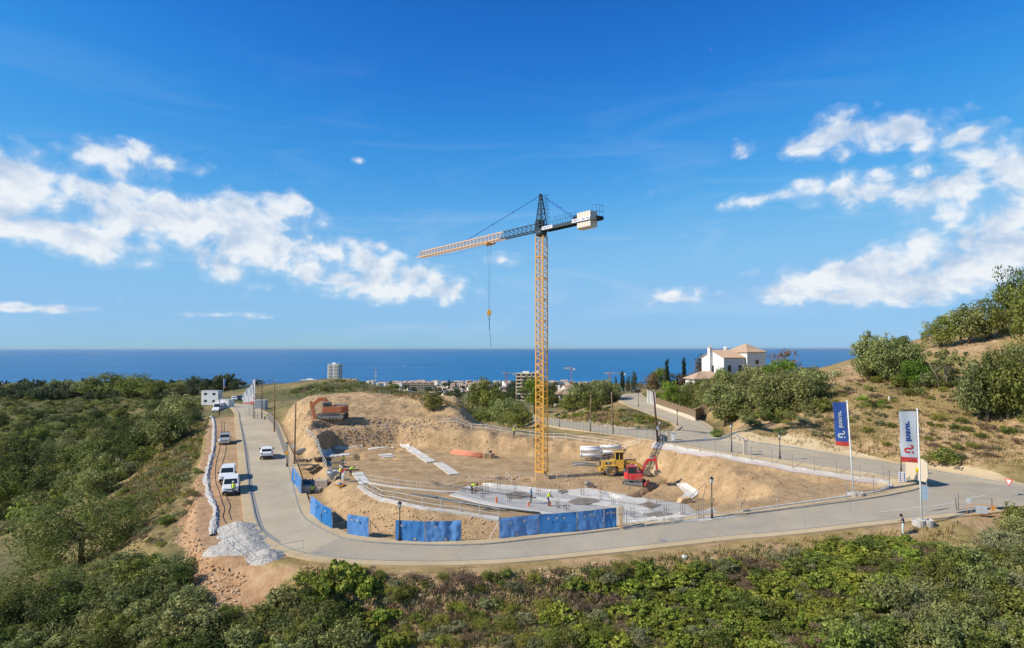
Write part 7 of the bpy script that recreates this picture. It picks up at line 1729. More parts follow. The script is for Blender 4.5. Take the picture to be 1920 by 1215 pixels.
def boat(label, px, py, L_):
    d = pixdir(px, py); t = -CZ / d.z; P = Vector((d.x * t, d.y * t, 0)); root = thing('motor_boat', label, 'boat', P, R(8))
    put('hull', MB().prism([(-L_ / 2, 1.2), (L_ / 2, 1.4), (L_ * .38, -.4), (-L_ * .47, -.4)], -L_ * .14, L_ * .14).mesh('hull'), M_WHITE, root); put('cabin', MB().prism([(-L_ * .25, 1.3), (L_ * .15, 1.3), (L_ * .05, 3.4), (-L_ * .2, 3.4)], -L_ * .1, L_ * .1).mesh('cabin'), M_WHITE, root)
boat('tiny white boat far out on the sea at left', 355, 681, 14); boat('tiny white boat on the sea right of the radio mast', 757, 686, 18)
# ------------------------------------------------------------------ vegetation
def leafmat(name, dark, light, dry=None, trans=.38):
    m, nt, b = newmat(name); N, L = nt.nodes, nt.links; b.inputs['Roughness'].default_value = .6; setspec(b, .25)
    at_ = N.new('ShaderNodeAttribute'); at_.attribute_name = 'tint'; oi = N.new('ShaderNodeObjectInfo')
    r = N.new('ShaderNodeValToRGB'); e = r.color_ramp.elements; e[0].position = 0; e[0].color = dark + (1,); e[1].position = .85; e[1].color = light + (1,)
    if dry: k = e.new(1.0); k.color = dry + (1,)
    L.new(at_.outputs['Fac'], r.inputs[0])
    hs = N.new('ShaderNodeHueSaturation'); mr = N.new('ShaderNodeMapRange'); mr.inputs[3].default_value = .478; mr.inputs[4].default_value = .518; L.new(oi.outputs['Random'], mr.inputs[0]); L.new(mr.outputs[0], hs.inputs['Hue'])
    mv = N.new('ShaderNodeMapRange'); mv.inputs[3].default_value = .78; mv.inputs[4].default_value = 1.22; mlt = N.new('ShaderNodeMath'); mlt.operation = 'FRACT'; ml2 = N.new('ShaderNodeMath'); ml2.operation = 'MULTIPLY'; ml2.inputs[1].default_value = 7.31; L.new(oi.outputs['Random'], ml2.inputs[0]); L.new(ml2.outputs[0], mlt.inputs[0]); L.new(mlt.outputs[0], mv.inputs[0]); L.new(mv.outputs[0], hs.inputs['Value'])
    L.new(r.outputs[0], hs.inputs['Color']); L.new(hs.outputs[0], b.inputs['Base Color'])
    tr = N.new('ShaderNodeBsdfTranslucent'); L.new(hs.outputs[0], tr.inputs[0]); mx = N.new('ShaderNodeMixShader'); mx.inputs[0].default_value = trans
    out = nt.nodes['Material Output']; L.new(b.outputs[0], mx.inputs[1]); L.new(tr.outputs[0], mx.inputs[2]); L.new(mx.outputs[0], out.inputs[0]); return m
L_OLIVE = leafmat('olive_leaves', (.115, .13, .04), (.40, .415, .15)); L_OAK = leafmat('oak_leaves', (.09, .115, .024), (.32, .35, .078)); L_PINE = leafmat('pine_needles', (.077, .098, .020), (.250, .275, .069)); L_BRIGHT = leafmat('bright_leaves', (.09, .15, .015), (.27, .38, .05)); L_CYP = leafmat('cypress_leaves', (.018, .03, .016), (.055, .08, .035))
L_BRAM = leafmat('bramble_leaves', (.13, .17, .02), (.42, .47, .075), (.48, .42, .12)); L_GREY = leafmat('grey_shrub_leaves', (.18, .185, .08), (.43, .42, .215)); L_YEL = leafmat('broom_yellow', (.154, .171, .028), (.396, .396, .077), (.484, .396, .066)); L_DRY = leafmat('dry_brush', (.132, .094, .055), (.374, .275, .165), (.462, .308, .220)); L_ORNG = leafmat('rusty_leaves', (.25, .12, .05), (.48, .27, .12)); L_MAG = leafmat('magenta_blossom', (.10, .02, .05), (.45, .02, .16)); L_FAR = leafmat('far_tree_leaves', (.05, .07, .03), (.15, .175, .075)); L_BRN = leafmat('brown_hedge', (.10, .075, .035), (.26, .19, .09))
L_DOAK = leafmat('dark_oak_leaves', (.04, .055, .014), (.17, .195, .045))
M_BARK = mat('bark', (.13, .095, .065), .95, var=.3, scale=6); M_BARKG = mat('pale_bark', (.24, .20, .16), .95, var=.25, scale=6)
def leaf_mesh(name, cen, rad, per, leaf, seed, asp=.5, up=0.0, fold=True, needle=False):
    """leaf-sized faces through the clumps: cen (n,3), rad (n,), per = leaves per clump"""
    g = np.random.default_rng(seed); n = len(cen); N_ = n * per; ci = np.repeat(np.arange(n), per)
    d = g.normal(size=(N_, 3)); d /= np.linalg.norm(d, axis=1)[:, None]; rr = g.uniform(.35, 1.0, N_) ** .55
    p = cen[ci] + d * (rad[ci] * rr)[:, None] * np.array([1, 1, .82])
    nr = d * .8 + g.normal(size=(N_, 3)) * .65 + np.array([0, 0, .35]); nr /= np.linalg.norm(nr, axis=1)[:, None]
    t = np.cross(nr, g.normal(size=(N_, 3))); 
    if up: t = t * (1 - up) + (np.array([0, 0, 1.0]) + d * .6) * up
    t -= nr * (t * nr).sum(1)[:, None]; t /= np.linalg.norm(t, axis=1)[:, None] + 1e-9; s = np.cross(nr, t)
    L_ = leaf * g.uniform(.6, 1.35, N_); a = t * (L_ / 2)[:, None]; b = s * (L_ * asp / 2)[:, None]
    v = np.stack([p - a, p + b * 1.0 - a * .1, p + a, p - b * 1.0 - a * .1], 1).reshape(-1, 3)
    f = np.arange(N_ * 4).reshape(-1, 4)
    ct = g.uniform(.05, .85, n)[ci] + g.normal(size=N_) * .18; ct = np.clip(ct, 0, 1)
    me = bpy.data.meshes.new(name); me.vertices.add(len(v)); me.vertices.foreach_set('co', v.astype(np.float32).ravel()); me.loops.add(f.size); me.loops.foreach_set('vertex_index', f.ravel().astype(np.int32)); me.polygons.add(N_); me.polygons.foreach_set('loop_start', np.arange(0, f.size, 4, dtype=np.int32)); me.polygons.foreach_set('loop_total', np.full(N_, 4, np.int32)); me.update()
    at_ = me.attributes.new('tint', 'FLOAT', 'FACE'); at_.data.foreach_set('value', ct.astype(np.float32)); return me
def clumps(seed, n, shape, r0=.16, r1=.3, shell=.5, bottom=-.5):
    g = np.random.default_rng(seed); out = []
    while len(out) < n:
        q = g.uniform(-1, 1, 3); l = np.linalg.norm(q)
        if l > 1 or l < shell * g.uniform(.3, 1) or q[2] < bottom: continue
        lump = 1 + .22 * math.sin(3 * math.atan2(q[1], q[0]) + seed) + .15 * math.sin(5 * q[2] * 2 + seed * 2)
        out.append(q * lump)
    c = np.array(out) * np.array(shape); r = g.uniform(r0, r1, n) * min(shape[0], shape[2] * 1.3); return c, r
def trunk_mesh(seed, h, r, cen, nb=6, lean=.0, multi=1):
    g = random.Random(seed); mb = MB()
    for m_ in range(multi):
        bx, by = (g.uniform(-.12, .12), g.uniform(-.12, .12)) if multi > 1 else (0, 0); tp = Vector((bx * 2.5 + lean, by * 2.5, h))
        mb.tube([(bx, by, -.1), (bx * 1.4 + lean * .4, by * 1.4, h * .5), tp], [r * 1.25, r * .85, r * .6], 7)
        for k in range(nb):
            c = Vector(cen[g.randrange(len(cen))]); s_ = Vector((bx * 2 + lean * .7, by * 2, h * g.uniform(.6, 1))); mb.tube([s_, s_.lerp(c, .5) + Vector((g.uniform(-.05, .05), g.uniform(-.05, .05), .04)), c], [r * .5, r * .3, r * .12], 5)
    return mb.mesh('trunk', True)
PROTO = {}
def proto_tree(kind, seed, shape, zc, n, per, leaf, mat_, trunk_h, trunk_r, asp=.5, up=0, nb=6, lean=0, multi=1, r0=.2, r1=.36, shell=.5, bottom=-.5, bark=M_BARK):
    c, r = clumps(seed, n, shape, r0, r1, shell, bottom); c[:, 2] += zc; c[:, 0] += lean
    PROTO.setdefault(kind, []).append((leaf_mesh('crown', c, r, per, leaf, seed, asp, up), mat_, trunk_mesh(seed, trunk_h, trunk_r, c, nb, lean, multi), bark))
for s in (1, 2, 3): proto_tree('olive', s, (.52, .52, .42), .54, 72, 75, .06, L_OLIVE, .42, .035, r0=.22, r1=.4, multi=1 + s % 2, bottom=-.85)
for s in (4, 5, 6): proto_tree('oak', s, (.54, .54, .44), .52, 76, 75, .06, L_OAK, .36, .035, r0=.22, r1=.4, bottom=-.85)
for s in (51, 52): proto_tree('darkoak', s, (.54, .54, .46), .5, 76, 75, .055, L_DOAK, .36, .035, r0=.2, r1=.36, bottom=-.9)
proto_tree('pine', 7, (.66, .60, .48), .48, 150, 110, .04, L_PINE, .55, .03, .3, .3, 9, r0=.14, r1=.28, bottom=-.95, shell=.4); proto_tree('pine', 8, (.6, .6, .48), .48, 120, 100, .04, L_PINE, .5, .03, .3, .3, 8, r0=.16, r1=.32)
proto_tree('bright', 9, (.5, .5, .42), .56, 60, 70, .06, L_BRIGHT, .4, .03); proto_tree('cypress', 10, (.13, .13, .52), .5, 60, 60, .05, L_CYP, .2, .02, .4, .5, 2, r0=.5, r1=.75, shell=.2, bottom=-1); proto_tree('cypress', 11, (.12, .12, .52), .5, 60, 60, .05, L_CYP, .2, .02, .4, .5, 2, r0=.5, r1=.75, shell=.2, bottom=-1)
for s in (12, 13): proto_tree('fartree', s, (.55, .55, .40), .55, 34, 40, .10, L_FAR, .35, .03, .6)
proto_tree('rusty', 14, (.5, .5, .40), .58, 46, 22, .055, L_ORNG, .4, .02, .6, 0, 16, r0=.14, r1=.22, multi=2, bark=M_BARKG); proto_tree('thin', 15, (.5, .4, .25), .75, 34, 55, .06, L_OLIVE, .6, .014, .5, 0, 5, r0=.2, r1=.32, multi=5, bark=M_BARKG)
proto_tree('leaning', 16, (.55, .5, .40), .57, 70, 75, .06, L_OLIVE, .45, .035, lean=.08, bottom=-.7); proto_tree('conifer', 17, (.26, .26, .5), .5, 46, 60, .05, L_FAR, .4, .025, .4, .2, 4, r0=.4, r1=.6, shell=.2, bottom=-1)
proto_tree('magenta', 18, (.5, .5, .42), .5, 44, 60, .06, L_MAG, .2, .02); proto_tree('bare', 19, (.45, .4, .45), .6, 30, 2, .03, L_DRY, .5, .016, .5, 0, 26, r0=.1, r1=.2, multi=2, bark=M_BARKG); proto_tree('hedge', 20, (.55, .4, .4), .5, 50, 60, .06, L_BRN, .2, .02)
def proto_shrub(kind, seed, shape, zc, n, per, leaf, mat_, asp=.5, up=0, r0=.25, r1=.45, bottom=-.25, shell=.35):
    c, r = clumps(seed, n, shape, r0, r1, shell, bottom); c[:, 2] += zc; PROTO.setdefault(kind, []).append((leaf_mesh('foliage', c, r, per, leaf, seed, asp, up), mat_))
for s in (30, 31, 32): proto_shrub('shrub_olive', s, (.5, .5, .38), .34, 42, 60, .075, L_OLIVE)
for s in (33, 34, 35): proto_shrub('shrub_oak', s, (.5, .5, .36), .30, 42, 60, .075, L_OAK)
for s in (53, 54): proto_shrub('shrub_dark', s, (.5, .5, .42), .36, 46, 60, .065, L_DOAK)
for s in (36, 37): proto_shrub('shrub_grey', s, (.5, .5, .32), .26, 36, 55, .09, L_GREY, .3, .5)
for s in (38, 39, 40): proto_shrub('shrub_bramble', s, (.55, .55, .24), .2, 46, 48, .085, L_BRAM, .75)
for s in (41, 42): proto_shrub('shrub_broom', s, (.48, .48, .36), .3, 36, 70, .10, L_YEL, .14, .75)
for s in (43, 44): proto_shrub('shrub_dry', s, (.5, .5, .28), .24, 34, 50, .10, L_DRY, .16, .7)
def proto_palm():
    g = random.Random(5); mb = MB()
    for k in range(34):
        a = g.uniform(0, 6.28); e = g.uniform(.1, 1.35); L_ = g.uniform(.35, .5); d = Vector((math.cos(a) * math.cos(e), math.sin(a) * math.cos(e), math.sin(e))); tip = d * L_; mb.tube([(0, 0, .1), tuple(tip)], .006, 4); sd = d.cross(Vector((0, 0, 1))).normalized(); up_ = sd.cross(d)
        for j in range(11): q = (j / 10 - .5) * 2.6; v = (d * math.cos(q) + sd * math.sin(q)) * .24 + up_ * -.03; w = (sd * math.cos(q) - d * math.sin(q)) * .014; b = tip + Vector((0, 0, .1)); mb.add([b, b + v * .5 + w, b + v, b + v * .5 - w], [(0, 1, 2, 3)])
    me = mb.mesh('fronds'); at_ = me.attributes.new('tint', 'FLOAT', 'FACE'); at_.data.foreach_set('value', [g.random() for _ in me.polygons]); PROTO['palm'] = [(me, L_BRIGHT)]
proto_palm()
def inst(kind, P, sx, sz, name, label, cat, group=None, k=None, sink=.03, rz=None):
    v = PROTO[kind]; pr = v[(k if k is not None else rng.randrange(len(v))) % len(v)]; rz = rng.uniform(0, 6.28) if rz is None else rz
    loc = (P.x, P.y, P.z - sink * sz)
    if len(pr) == 4:
        root = thing(name, label, cat, loc, rz, group); root.scale = (sx, sx, sz); put('crown', pr[0], pr[1], root); put('trunk', pr[2], pr[3], root); return root
    o = put(name, pr[0], pr[1], None, loc, rz); o.scale = (sx, sx, sz); return tag(o, label, cat, group)
def plant(kind, px, py, w_px, h_px, name, label, cat='tree', dmin=0, dist=None, k=None, group=None, rz=None):
    P = G(px, py, dmin) if dist is None else Vector(PD(px, py, dist)) + Vector((0, 0, CZ))
    if dist is not None: z0 = P.z; P.z = min(P.z, Hs(P.x, P.y)); h_px += (z0 - P.z) / mpp(P)
    m = mpp(P); return inst(kind, P, w_px * m / 1.12, h_px * m / .98, name, label, cat, group, k, rz=rz)
# single trees one can point at
for a in [('leaning', 1357, 800, 92, 76, 'olive_tree', 'big leaning olive tree standing alone beside the back road'),
          ('olive', 1405, 768, 80, 72, 'olive_tree', 'olive tree directly behind the big leaning olive'), ('olive', 1447, 776, 80, 78, 'olive_tree', 'olive in the lower middle of the grove below the villa'), ('olive', 1492, 770, 84, 72, 'olive_tree', 'olive right of centre in the grove below the villa'), ('olive', 1532, 752, 76, 62, 'olive_tree', 'rightmost olive of the grove below the villa'),
          ('olive', 1425, 738, 70, 56, 'olive_tree', 'olive right under the villa terrace wall'), ('oak', 1385, 735, 60, 50, 'oak_tree', 'dark tree beside the villa gable'), ('bright', 1470, 728, 78, 52, 'garden_tree', 'bright green tree below the rusty leaved tree'), ('rusty', 1470, 692, 62, 56, 'rusty_tree', 'sparse rusty orange tree right of the villa', ),
          ('olive', 1475, 745, 70, 56, 'olive_tree', 'upper middle olive of the grove below the villa'), ('olive', 1512, 735, 66, 50, 'olive_tree', 'small pale olive at upper right of the grove'),
          ('olive', 1640, 712, 86, 92, 'olive_tree', 'tall olive at left end of the hillside thicket'), ('olive', 1678, 718, 84, 88, 'olive_tree', 'olive in the middle of the hillside thicket'), ('oak', 1698, 700, 66, 66, 'oak_tree', 'dark oak at back of the hillside thicket'), ('thin', 1775, 728, 72, 76, 'slender_tree', 'thin multi stemmed tree on the dry hillside'),
          ('bright', 1716, 726, 62, 50, 'broom_tree', 'yellow green broom tree right of the thicket'), ('oak', 1762, 652, 54, 58, 'oak_tree', 'dark round oak on the skyline of the right hill'), ('olive', 1812, 644, 78, 74, 'olive_tree', 'wide olive on the skyline of the right hill'), ('oak', 1855, 634, 72, 70, 'oak_tree', 'oak casting shade near the top of the right hill'), ('oak', 1902, 622, 70, 112, 'oak_tree', 'tallest oak at top right corner of the hill'), ('oak', 1938, 650, 80, 120, 'oak_tree', 'dark oak cut by the right edge of the picture'),
          ('olive', 1838, 788, 98, 122, 'olive_tree', 'large olive on the slope behind the white flag'), ('oak', 1890, 786, 100, 124, 'oak_tree', 'large oak right of the slope olive'), ('olive', 1925, 745, 90, 110, 'olive_tree', 'olive at right edge above the junction'),
          ('oak', 812, 769, 38, 34, 'oak_tree', 'round brownish oak standing alone right of the spoil mound'), ('oak', 905, 776, 64, 68, 'oak_tree', 'tall dark oak left of the crane mast'), ('oak', 925, 790, 44, 44, 'oak_tree', 'small oak on the lawn left of the mast'), ('olive', 952, 798, 56, 52, 'olive_tree', 'olive at the lawn edge left of the mast'), ('oak', 972, 801, 52, 40, 'oak_tree', 'low wide oak nearest the mast on the left'), ('bright', 1002, 775, 52, 66, 'garden_tree', 'bright green tree partly behind the crane mast'),
          ('olive', 1085, 768, 48, 52, 'olive_tree', 'olive on the bank right of the white house'), ('olive', 1130, 760, 56, 46, 'olive_tree', 'olive on the bank left of the side road'), ('oak', 1110, 775, 42, 44, 'oak_tree', 'dark oak on the bank above the back road'), ('olive', 1150, 752, 40, 34, 'olive_tree', 'small olive just below the gatehouse'),
          ('magenta', 1292, 735, 34, 30, 'bougainvillea', 'magenta bougainvillea beside the villa annex'), ('hedge', 1222, 742, 46, 46, 'garden_tree', 'brownish garden tree behind the white gate pillars'), ('bright', 1258, 757, 40, 42, 'garden_tree', 'light green garden tree behind the reed fence'), ('oak', 1283, 768, 30, 40, 'garden_tree', 'dark shrubby tree behind the reed fence'), ('hedge', 1270, 735, 60, 38, 'garden_tree', 'reddish hedge tree left of the annex roof'), ('olive', 1330, 762, 56, 46, 'garden_tree', 'olive in the garden under the annex'), ('bright', 1240, 730, 40, 40, 'garden_tree', 'green treetop behind the brownish garden tree')]:
    kind, px, py, w, h, nm, lab = a
    plant(kind, px, py, w, h, nm, lab)
for i, (px, b_, h, dist, lab) in enumerate([(1250.5, 706, 36, 200, 'left one of the two tall cypresses by the villa'), (1283, 706, 34, 200, 'right one of the two tall cypresses by the villa'), (1167, 727, 34, 240, 'slim cypress beside the gatehouse hedge'), (12, 722, 10, 560, 'leftmost tiny cypress on the left ridge'), (46, 724, 14, 560, 'second tiny cypress on the left ridge'), (51, 724, 13, 560, 'third tiny cypress on the left ridge'), (63, 724, 14, 560, 'fourth tiny cypress on the left ridge'), (69.5, 724, 13, 560, 'fifth tiny cypress on the left ridge'), (131, 728, 14, 520, 'lone tiny cypress nearest the big ridge trees'), (842, 722, 12, 900, 'tiny cypress in the coastal town')]):
    plant('cypress', px, b_, h * .9, h, 'cypress_tree', lab, dist=dist)
for (kind, px, b_, w, h, dist, lab) in [('conifer', 1190, 732, 26, 38, 235, 'tall dark conifer behind the parked dark car'), ('conifer', 1178, 732, 18, 30, 240, 'narrow dark conifer left of the tall one'), ('conifer', 1155, 727, 12, 24, 245, 'small dark conifer left of the gatehouse cypress'), ('conifer', 984, 735, 24, 34, 500, 'dark conifer in front of the ochre block'), ('bare', 1300, 706, 34, 34, 190, 'bare pale tree left of the villa'), ('hedge', 1322, 700, 40, 42, 188, 'reddish climber tree at left of the villa gable'), ('bright', 1350, 716, 40, 24, 172, 'green creeper mound by the annex')]:
    plant(kind, px, b_, w, h, 'conifer_tree' if kind == 'conifer' else 'garden_tree', lab, dist=dist)
for (px, b_, w, h, lab) in [(205, 747, 92, 48, 'broad dark tree on the crest of the left ridge'), (262, 747, 74, 46, 'round olive green tree right of the broad ridge tree'), (300, 748, 60, 34, 'lower tree at right end of the ridge group'), (165, 740, 50, 28, 'small tree left of the broad ridge tree'), (35, 735, 46, 18, 'low round tree at far left of the ridge'), (110, 735, 50, 24, 'pale tree on the left ridge skyline'), (335, 745, 34, 30, 'tree at right foot of the left ridge')]:
    plant('oak' if w > 55 else 'olive', px, b_, w, h, 'ridge_tree', lab, dmin=300)
plant('pine', 152, 1066, 205, 150, 'pine_tree', 'huge dark pine in the left valley', dist=74, k=0); plant('pine', 60, 1190, 190, 130, 'pine_tree', 'dark pine at bottom left corner', dist=55, k=1); pass
for (px, py, w, lab) in [(1618, 764, 34, 'larger fan palm clump above the blue flag'), (1652, 766, 24, 'smaller fan palm clump right of the larger one')]: plant('palm', px, py, w, w * .95, 'fan_palm', lab, 'palm')
# ---- scattered shrubs
KWORD = dict(shrub_olive='grey green', shrub_oak='dark green', shrub_grey='silvery', shrub_bramble='leafy green', shrub_broom='yellow green', shrub_dry='dry brown', oak='green', olive='grey green', darkoak='very dark', shrub_dark='very dark')
def inpoly(px, py, poly):
    c = False; n = len(poly)
    for i in range(n):
        (x0, y0), (x1, y1) = poly[i], poly[(i + 1) % n]
        if (y0 > py) != (y1 > py) and px < (x1 - x0) * (py - y0) / (y1 - y0) + x0: c = not c
    return c
ROADPTS = np.concatenate([ln[:, :2] for ln, _, _ in LINES]); ROADW = np.concatenate([np.full(len(ln), hw) for ln, hw, _ in LINES])
def offroad(P, mrg): return np.min(np.hypot(ROADPTS[:, 0] - P.x, ROADPTS[:, 1] - P.y) - ROADW) > mrg
def scatter(kinds, poly, n, size, name, label, group, hk=.8, dmin=0, dmax=1e9, sep=.5, mrg=.4, cat='shrub', seed=0):
    g = random.Random(seed); xs = [p[0] for p in poly]; ys = [p[1] for p in poly]; done = []; tries = 0
    while len(done) < n and tries < n * 12:
        tries += 1; px, py = g.uniform(min(xs), max(xs)), g.uniform(min(ys), max(ys))
        if not inpoly(px, py, poly): continue
        P = G(px, py, dmin, dmax)
        if not offroad(P, mrg): continue
        s = g.uniform(*size) * (1 + .5 * (g.random() < .15))
        if any((P.x - q[0]) ** 2 + (P.y - q[1]) ** 2 < (sep * (s + q[2]) / 2) ** 2 for q in done): continue
        done.append((P.x, P.y, s)); kd = g.choice(kinds); fx = (px - min(xs)) / (max(xs) - min(xs)); fy = (py - min(ys)) / (max(ys) - min(ys)); sz = 'small' if s < size[0] + (size[1] - size[0]) * .33 else 'large' if s > size[0] + (size[1] - size[0]) * .7 else 'middling'
        lab = '%s %s, %s' % (sz, label.replace('*', KWORD[kd]), ['far left', 'left of centre', 'centre', 'right of centre', 'far right'][min(4, int(fx * 5))] + ', ' + ['upper', 'middle', 'lower'][min(2, int(fy * 3))] + ' part')
        o = inst(kd, P, s / 1.1, s * hk * g.uniform(.8, 1.2), name, lab, cat, group)
    return done
VAL = [(0, 748), (120, 742), (350, 757), (372, 780), (365, 800), (330, 828), (260, 880), (215, 915), (160, 930), (0, 1010)]
scatter(['shrub_oak', 'shrub_dark', 'shrub_olive', 'shrub_bramble', 'shrub_grey'], VAL, 290, (3.2, 7.0), 'valley_bush', '* bush in the left valley', 'bushes of the left valley', .75, dmin=100, sep=.42, seed=1)
scatter(['darkoak', 'darkoak', 'oak', 'olive'], [(0, 790), (250, 785), (352, 772), (355, 800), (310, 840), (210, 930), (60, 940), (0, 960)], 75, (5.5, 9.5), 'valley_tree', '* tree in the left valley', 'trees of the left valley', .85, dmin=110, sep=.5, cat='tree', seed=2)
scatter(['shrub_grey', 'shrub_dry', 'shrub_oak', 'shrub_grey', 'shrub_broom'], [(390, 790), (375, 850), (330, 920), (270, 960), (215, 935), (300, 860), (370, 790)], 110, (.8, 2.0), 'bank_shrub', '* shrub on the grassy spur', 'shrubs of the left spur', .6, dmax=170, sep=.6, seed=3)
scatter(['shrub_olive', 'shrub_olive', 'shrub_oak', 'shrub_dark'], [(230, 1060), (300, 1062), (345, 1075), (372, 1120), (400, 1165), (470, 1160), (540, 1110), (600, 1120), (650, 1160), (690, 1230), (0, 1260), (0, 1150), (120, 1100)], 125, (2.2, 3.6), 'thicket_shrub', '* shrub in the bottom left thicket', 'shrubs of the bottom left thicket', .85, dmax=100, sep=.5, seed=4)
scatter(['shrub_bramble', 'shrub_bramble', 'shrub_oak', 'shrub_grey'], [(560, 1085), (700, 1110), (760, 1215), (640, 1215)], 26, (1.6, 2.8), 'verge_shrub', '* shrub right of the thicket', 'shrubs right of the thicket', .85, sep=.5, seed=5)
scatter(['shrub_grey', 'shrub_dry', 'shrub_broom', 'shrub_grey', 'shrub_oak', 'shrub_dry'], [(620, 1080), (900, 1085), (1180, 1065), (1130, 1215), (740, 1215), (700, 1110)], 120, (.8, 2.1), 'verge_bush', '* bush on the front verge', 'bushes of the front verge', .75, sep=.55, seed=6)
scatter(['shrub_bramble'] * 4 + ['shrub_grey', 'shrub_oak', 'shrub_dry'], [(1090, 1085), (1250, 1070), (1400, 1050), (1470, 1040), (1570, 1022), (1660, 1022), (1780, 1030), (1840, 1215), (1000, 1215), (1040, 1130)], 260, (1.3, 2.7), 'bramble_bush', '* bush below the front road', 'brambles below the front road', .62, sep=.42, seed=7)
scatter(['shrub_olive', 'shrub_oak', 'shrub_olive', 'shrub_grey'], [(1660, 1150), (1740, 1090), (1810, 1050), (1880, 1015), (1960, 985), (1980, 1260), (1580, 1260)], 85, (1.8, 3.2), 'corner_shrub', '* shrub in the bottom right thicket', 'shrubs of the bottom right thicket', 1.0, dmax=80, sep=.45, seed=8)
scatter(['shrub_grey', 'shrub_dry', 'shrub_dry', 'shrub_oak', 'shrub_broom'], [(1330, 825), (1420, 815), (1560, 760), (1600, 700), (1750, 700), (1920, 660), (1920, 860), (1780, 865), (1600, 845), (1450, 825)], 170, (.7, 1.9), 'hill_shrub', '* shrub on the right hill', 'shrubs of the right hill', .7, sep=.7, mrg=2.2, dmax=160, seed=9)
scatter(['shrub_olive', 'shrub_oak'], [(1330, 790), (1400, 760), (1540, 740), (1560, 770), (1480, 795), (1380, 805)], 34, (2.0, 3.6), 'grove_shrub', '* shrub in the olive grove', 'undergrowth of the olive grove', .9, sep=.5, mrg=2, seed=10)
scatter(['shrub_olive', 'shrub_oak'], [(1620, 700), (1800, 690), (1810, 740), (1700, 745), (1640, 730)], 22, (1.8, 3.4), 'hill_bush', '* bush in the hillside thicket', 'bushes of the hillside thicket', .9, sep=.5, seed=11)
scatter(['shrub_grey', 'shrub_dry', 'shrub_oak', 'shrub_bramble'], [(1020, 785), (1090, 770), (1160, 765), (1250, 795), (1240, 810), (1130, 795)], 70, (.9, 2.6), 'bank_bush', '* bush on the roadside bank', 'bushes of the roadside bank', .75, sep=.6, mrg=1.2, dmax=220, seed=12)
scatter(['shrub_grey', 'shrub_oak', 'shrub_dry'], [(540, 735), (640, 715), (780, 735), (900, 765), (900, 795), (820, 775), (700, 734), (560, 742)], 190, (2.0, 4.5), 'scrub_bush', '* bush behind the spoil mound', 'scrub behind the spoil mound', .6, dmin=150, sep=.5, mrg=3, seed=13)
scatter(['shrub_oak', 'shrub_olive', 'shrub_bramble'], [(1215, 745), (1310, 745), (1330, 775), (1300, 772), (1240, 758)], 26, (1.8, 3.2), 'garden_shrub', '* shrub in the villa garden', 'shrubs of the villa garden', 1.0, mrg=1.0, sep=.45, seed=14)
plant('shrub_oak', 1765, 868, 66, 40, 'roadside_bush', 'dense dark green bush beside the back road right of the white flag', 'shrub', k=0); plant('shrub_oak', 1912, 990, 60, 62, 'roadside_bush', 'olive green bush at right edge of the junction', 'shrub', k=1); plant('shrub_broom', 740, 1118, 46, 32, 'broom_bush', 'round yellow green broom bush on the front verge', 'shrub', k=0); plant('shrub_broom', 1165, 1075, 44, 34, 'broom_bush', 'tall green broom bush close below the front road', 'shrub', k=1); plant('shrub_oak', 1345, 820, 30, 22, 'roadside_bush', 'small bush at the side road mouth', 'shrub')
# far trees of the plain and the coast
def far_trees():
    g = random.Random(31); out = []
    for i in range(1300):
        px = g.uniform(-20, 1320); py = g.uniform(714, 752)
        P = G(px, py, 260)
        if P.y < 380 or P.y > 1900: continue
        town = 680 < px < 960 or 1020 < px < 1140
        if town and g.random() < .3: continue
        s = g.uniform(4.5, 8.5) * (1 + P.y / 1500) * (.8 if town else 1); out.append((P, s, px))
    out.sort(key=lambda q: -q[1] / q[0].y * (1.8 if 680 < q[2] < 1140 else 1))
    for P, s, px in out[:298]:
        w = ['far left', 'left', 'behind the road end', 'behind the mound', 'left of the mast', 'right of the mast', 'below the villa'][min(6, max(0, int(px / 190)))]
        inst('fartree', P, s / 1.1, s * g.uniform(.6, .95), 'distant_tree', 'dark tree in the wooded coastal plain, %s, %s' % (w, 'near the shore' if P.y > 1100 else 'halfway to the shore' if P.y > 650 else 'near side'), 'tree', 'trees of the coastal plain')
far_trees()

for (px, b_, w, h, dist, lab) in [(1312, 748, 40, 34, 168, 'green bush against the annex wall'), (1338, 746, 46, 36, 168, 'dark creeper bush right of the annex'), (1372, 742, 44, 42, 170, 'dark bush under the villa long wall'), (1402, 738, 44, 36, 172, 'bush below the round villa window')]:
    plant('oak', px, b_, w, h, 'garden_tree', lab, dist=dist)
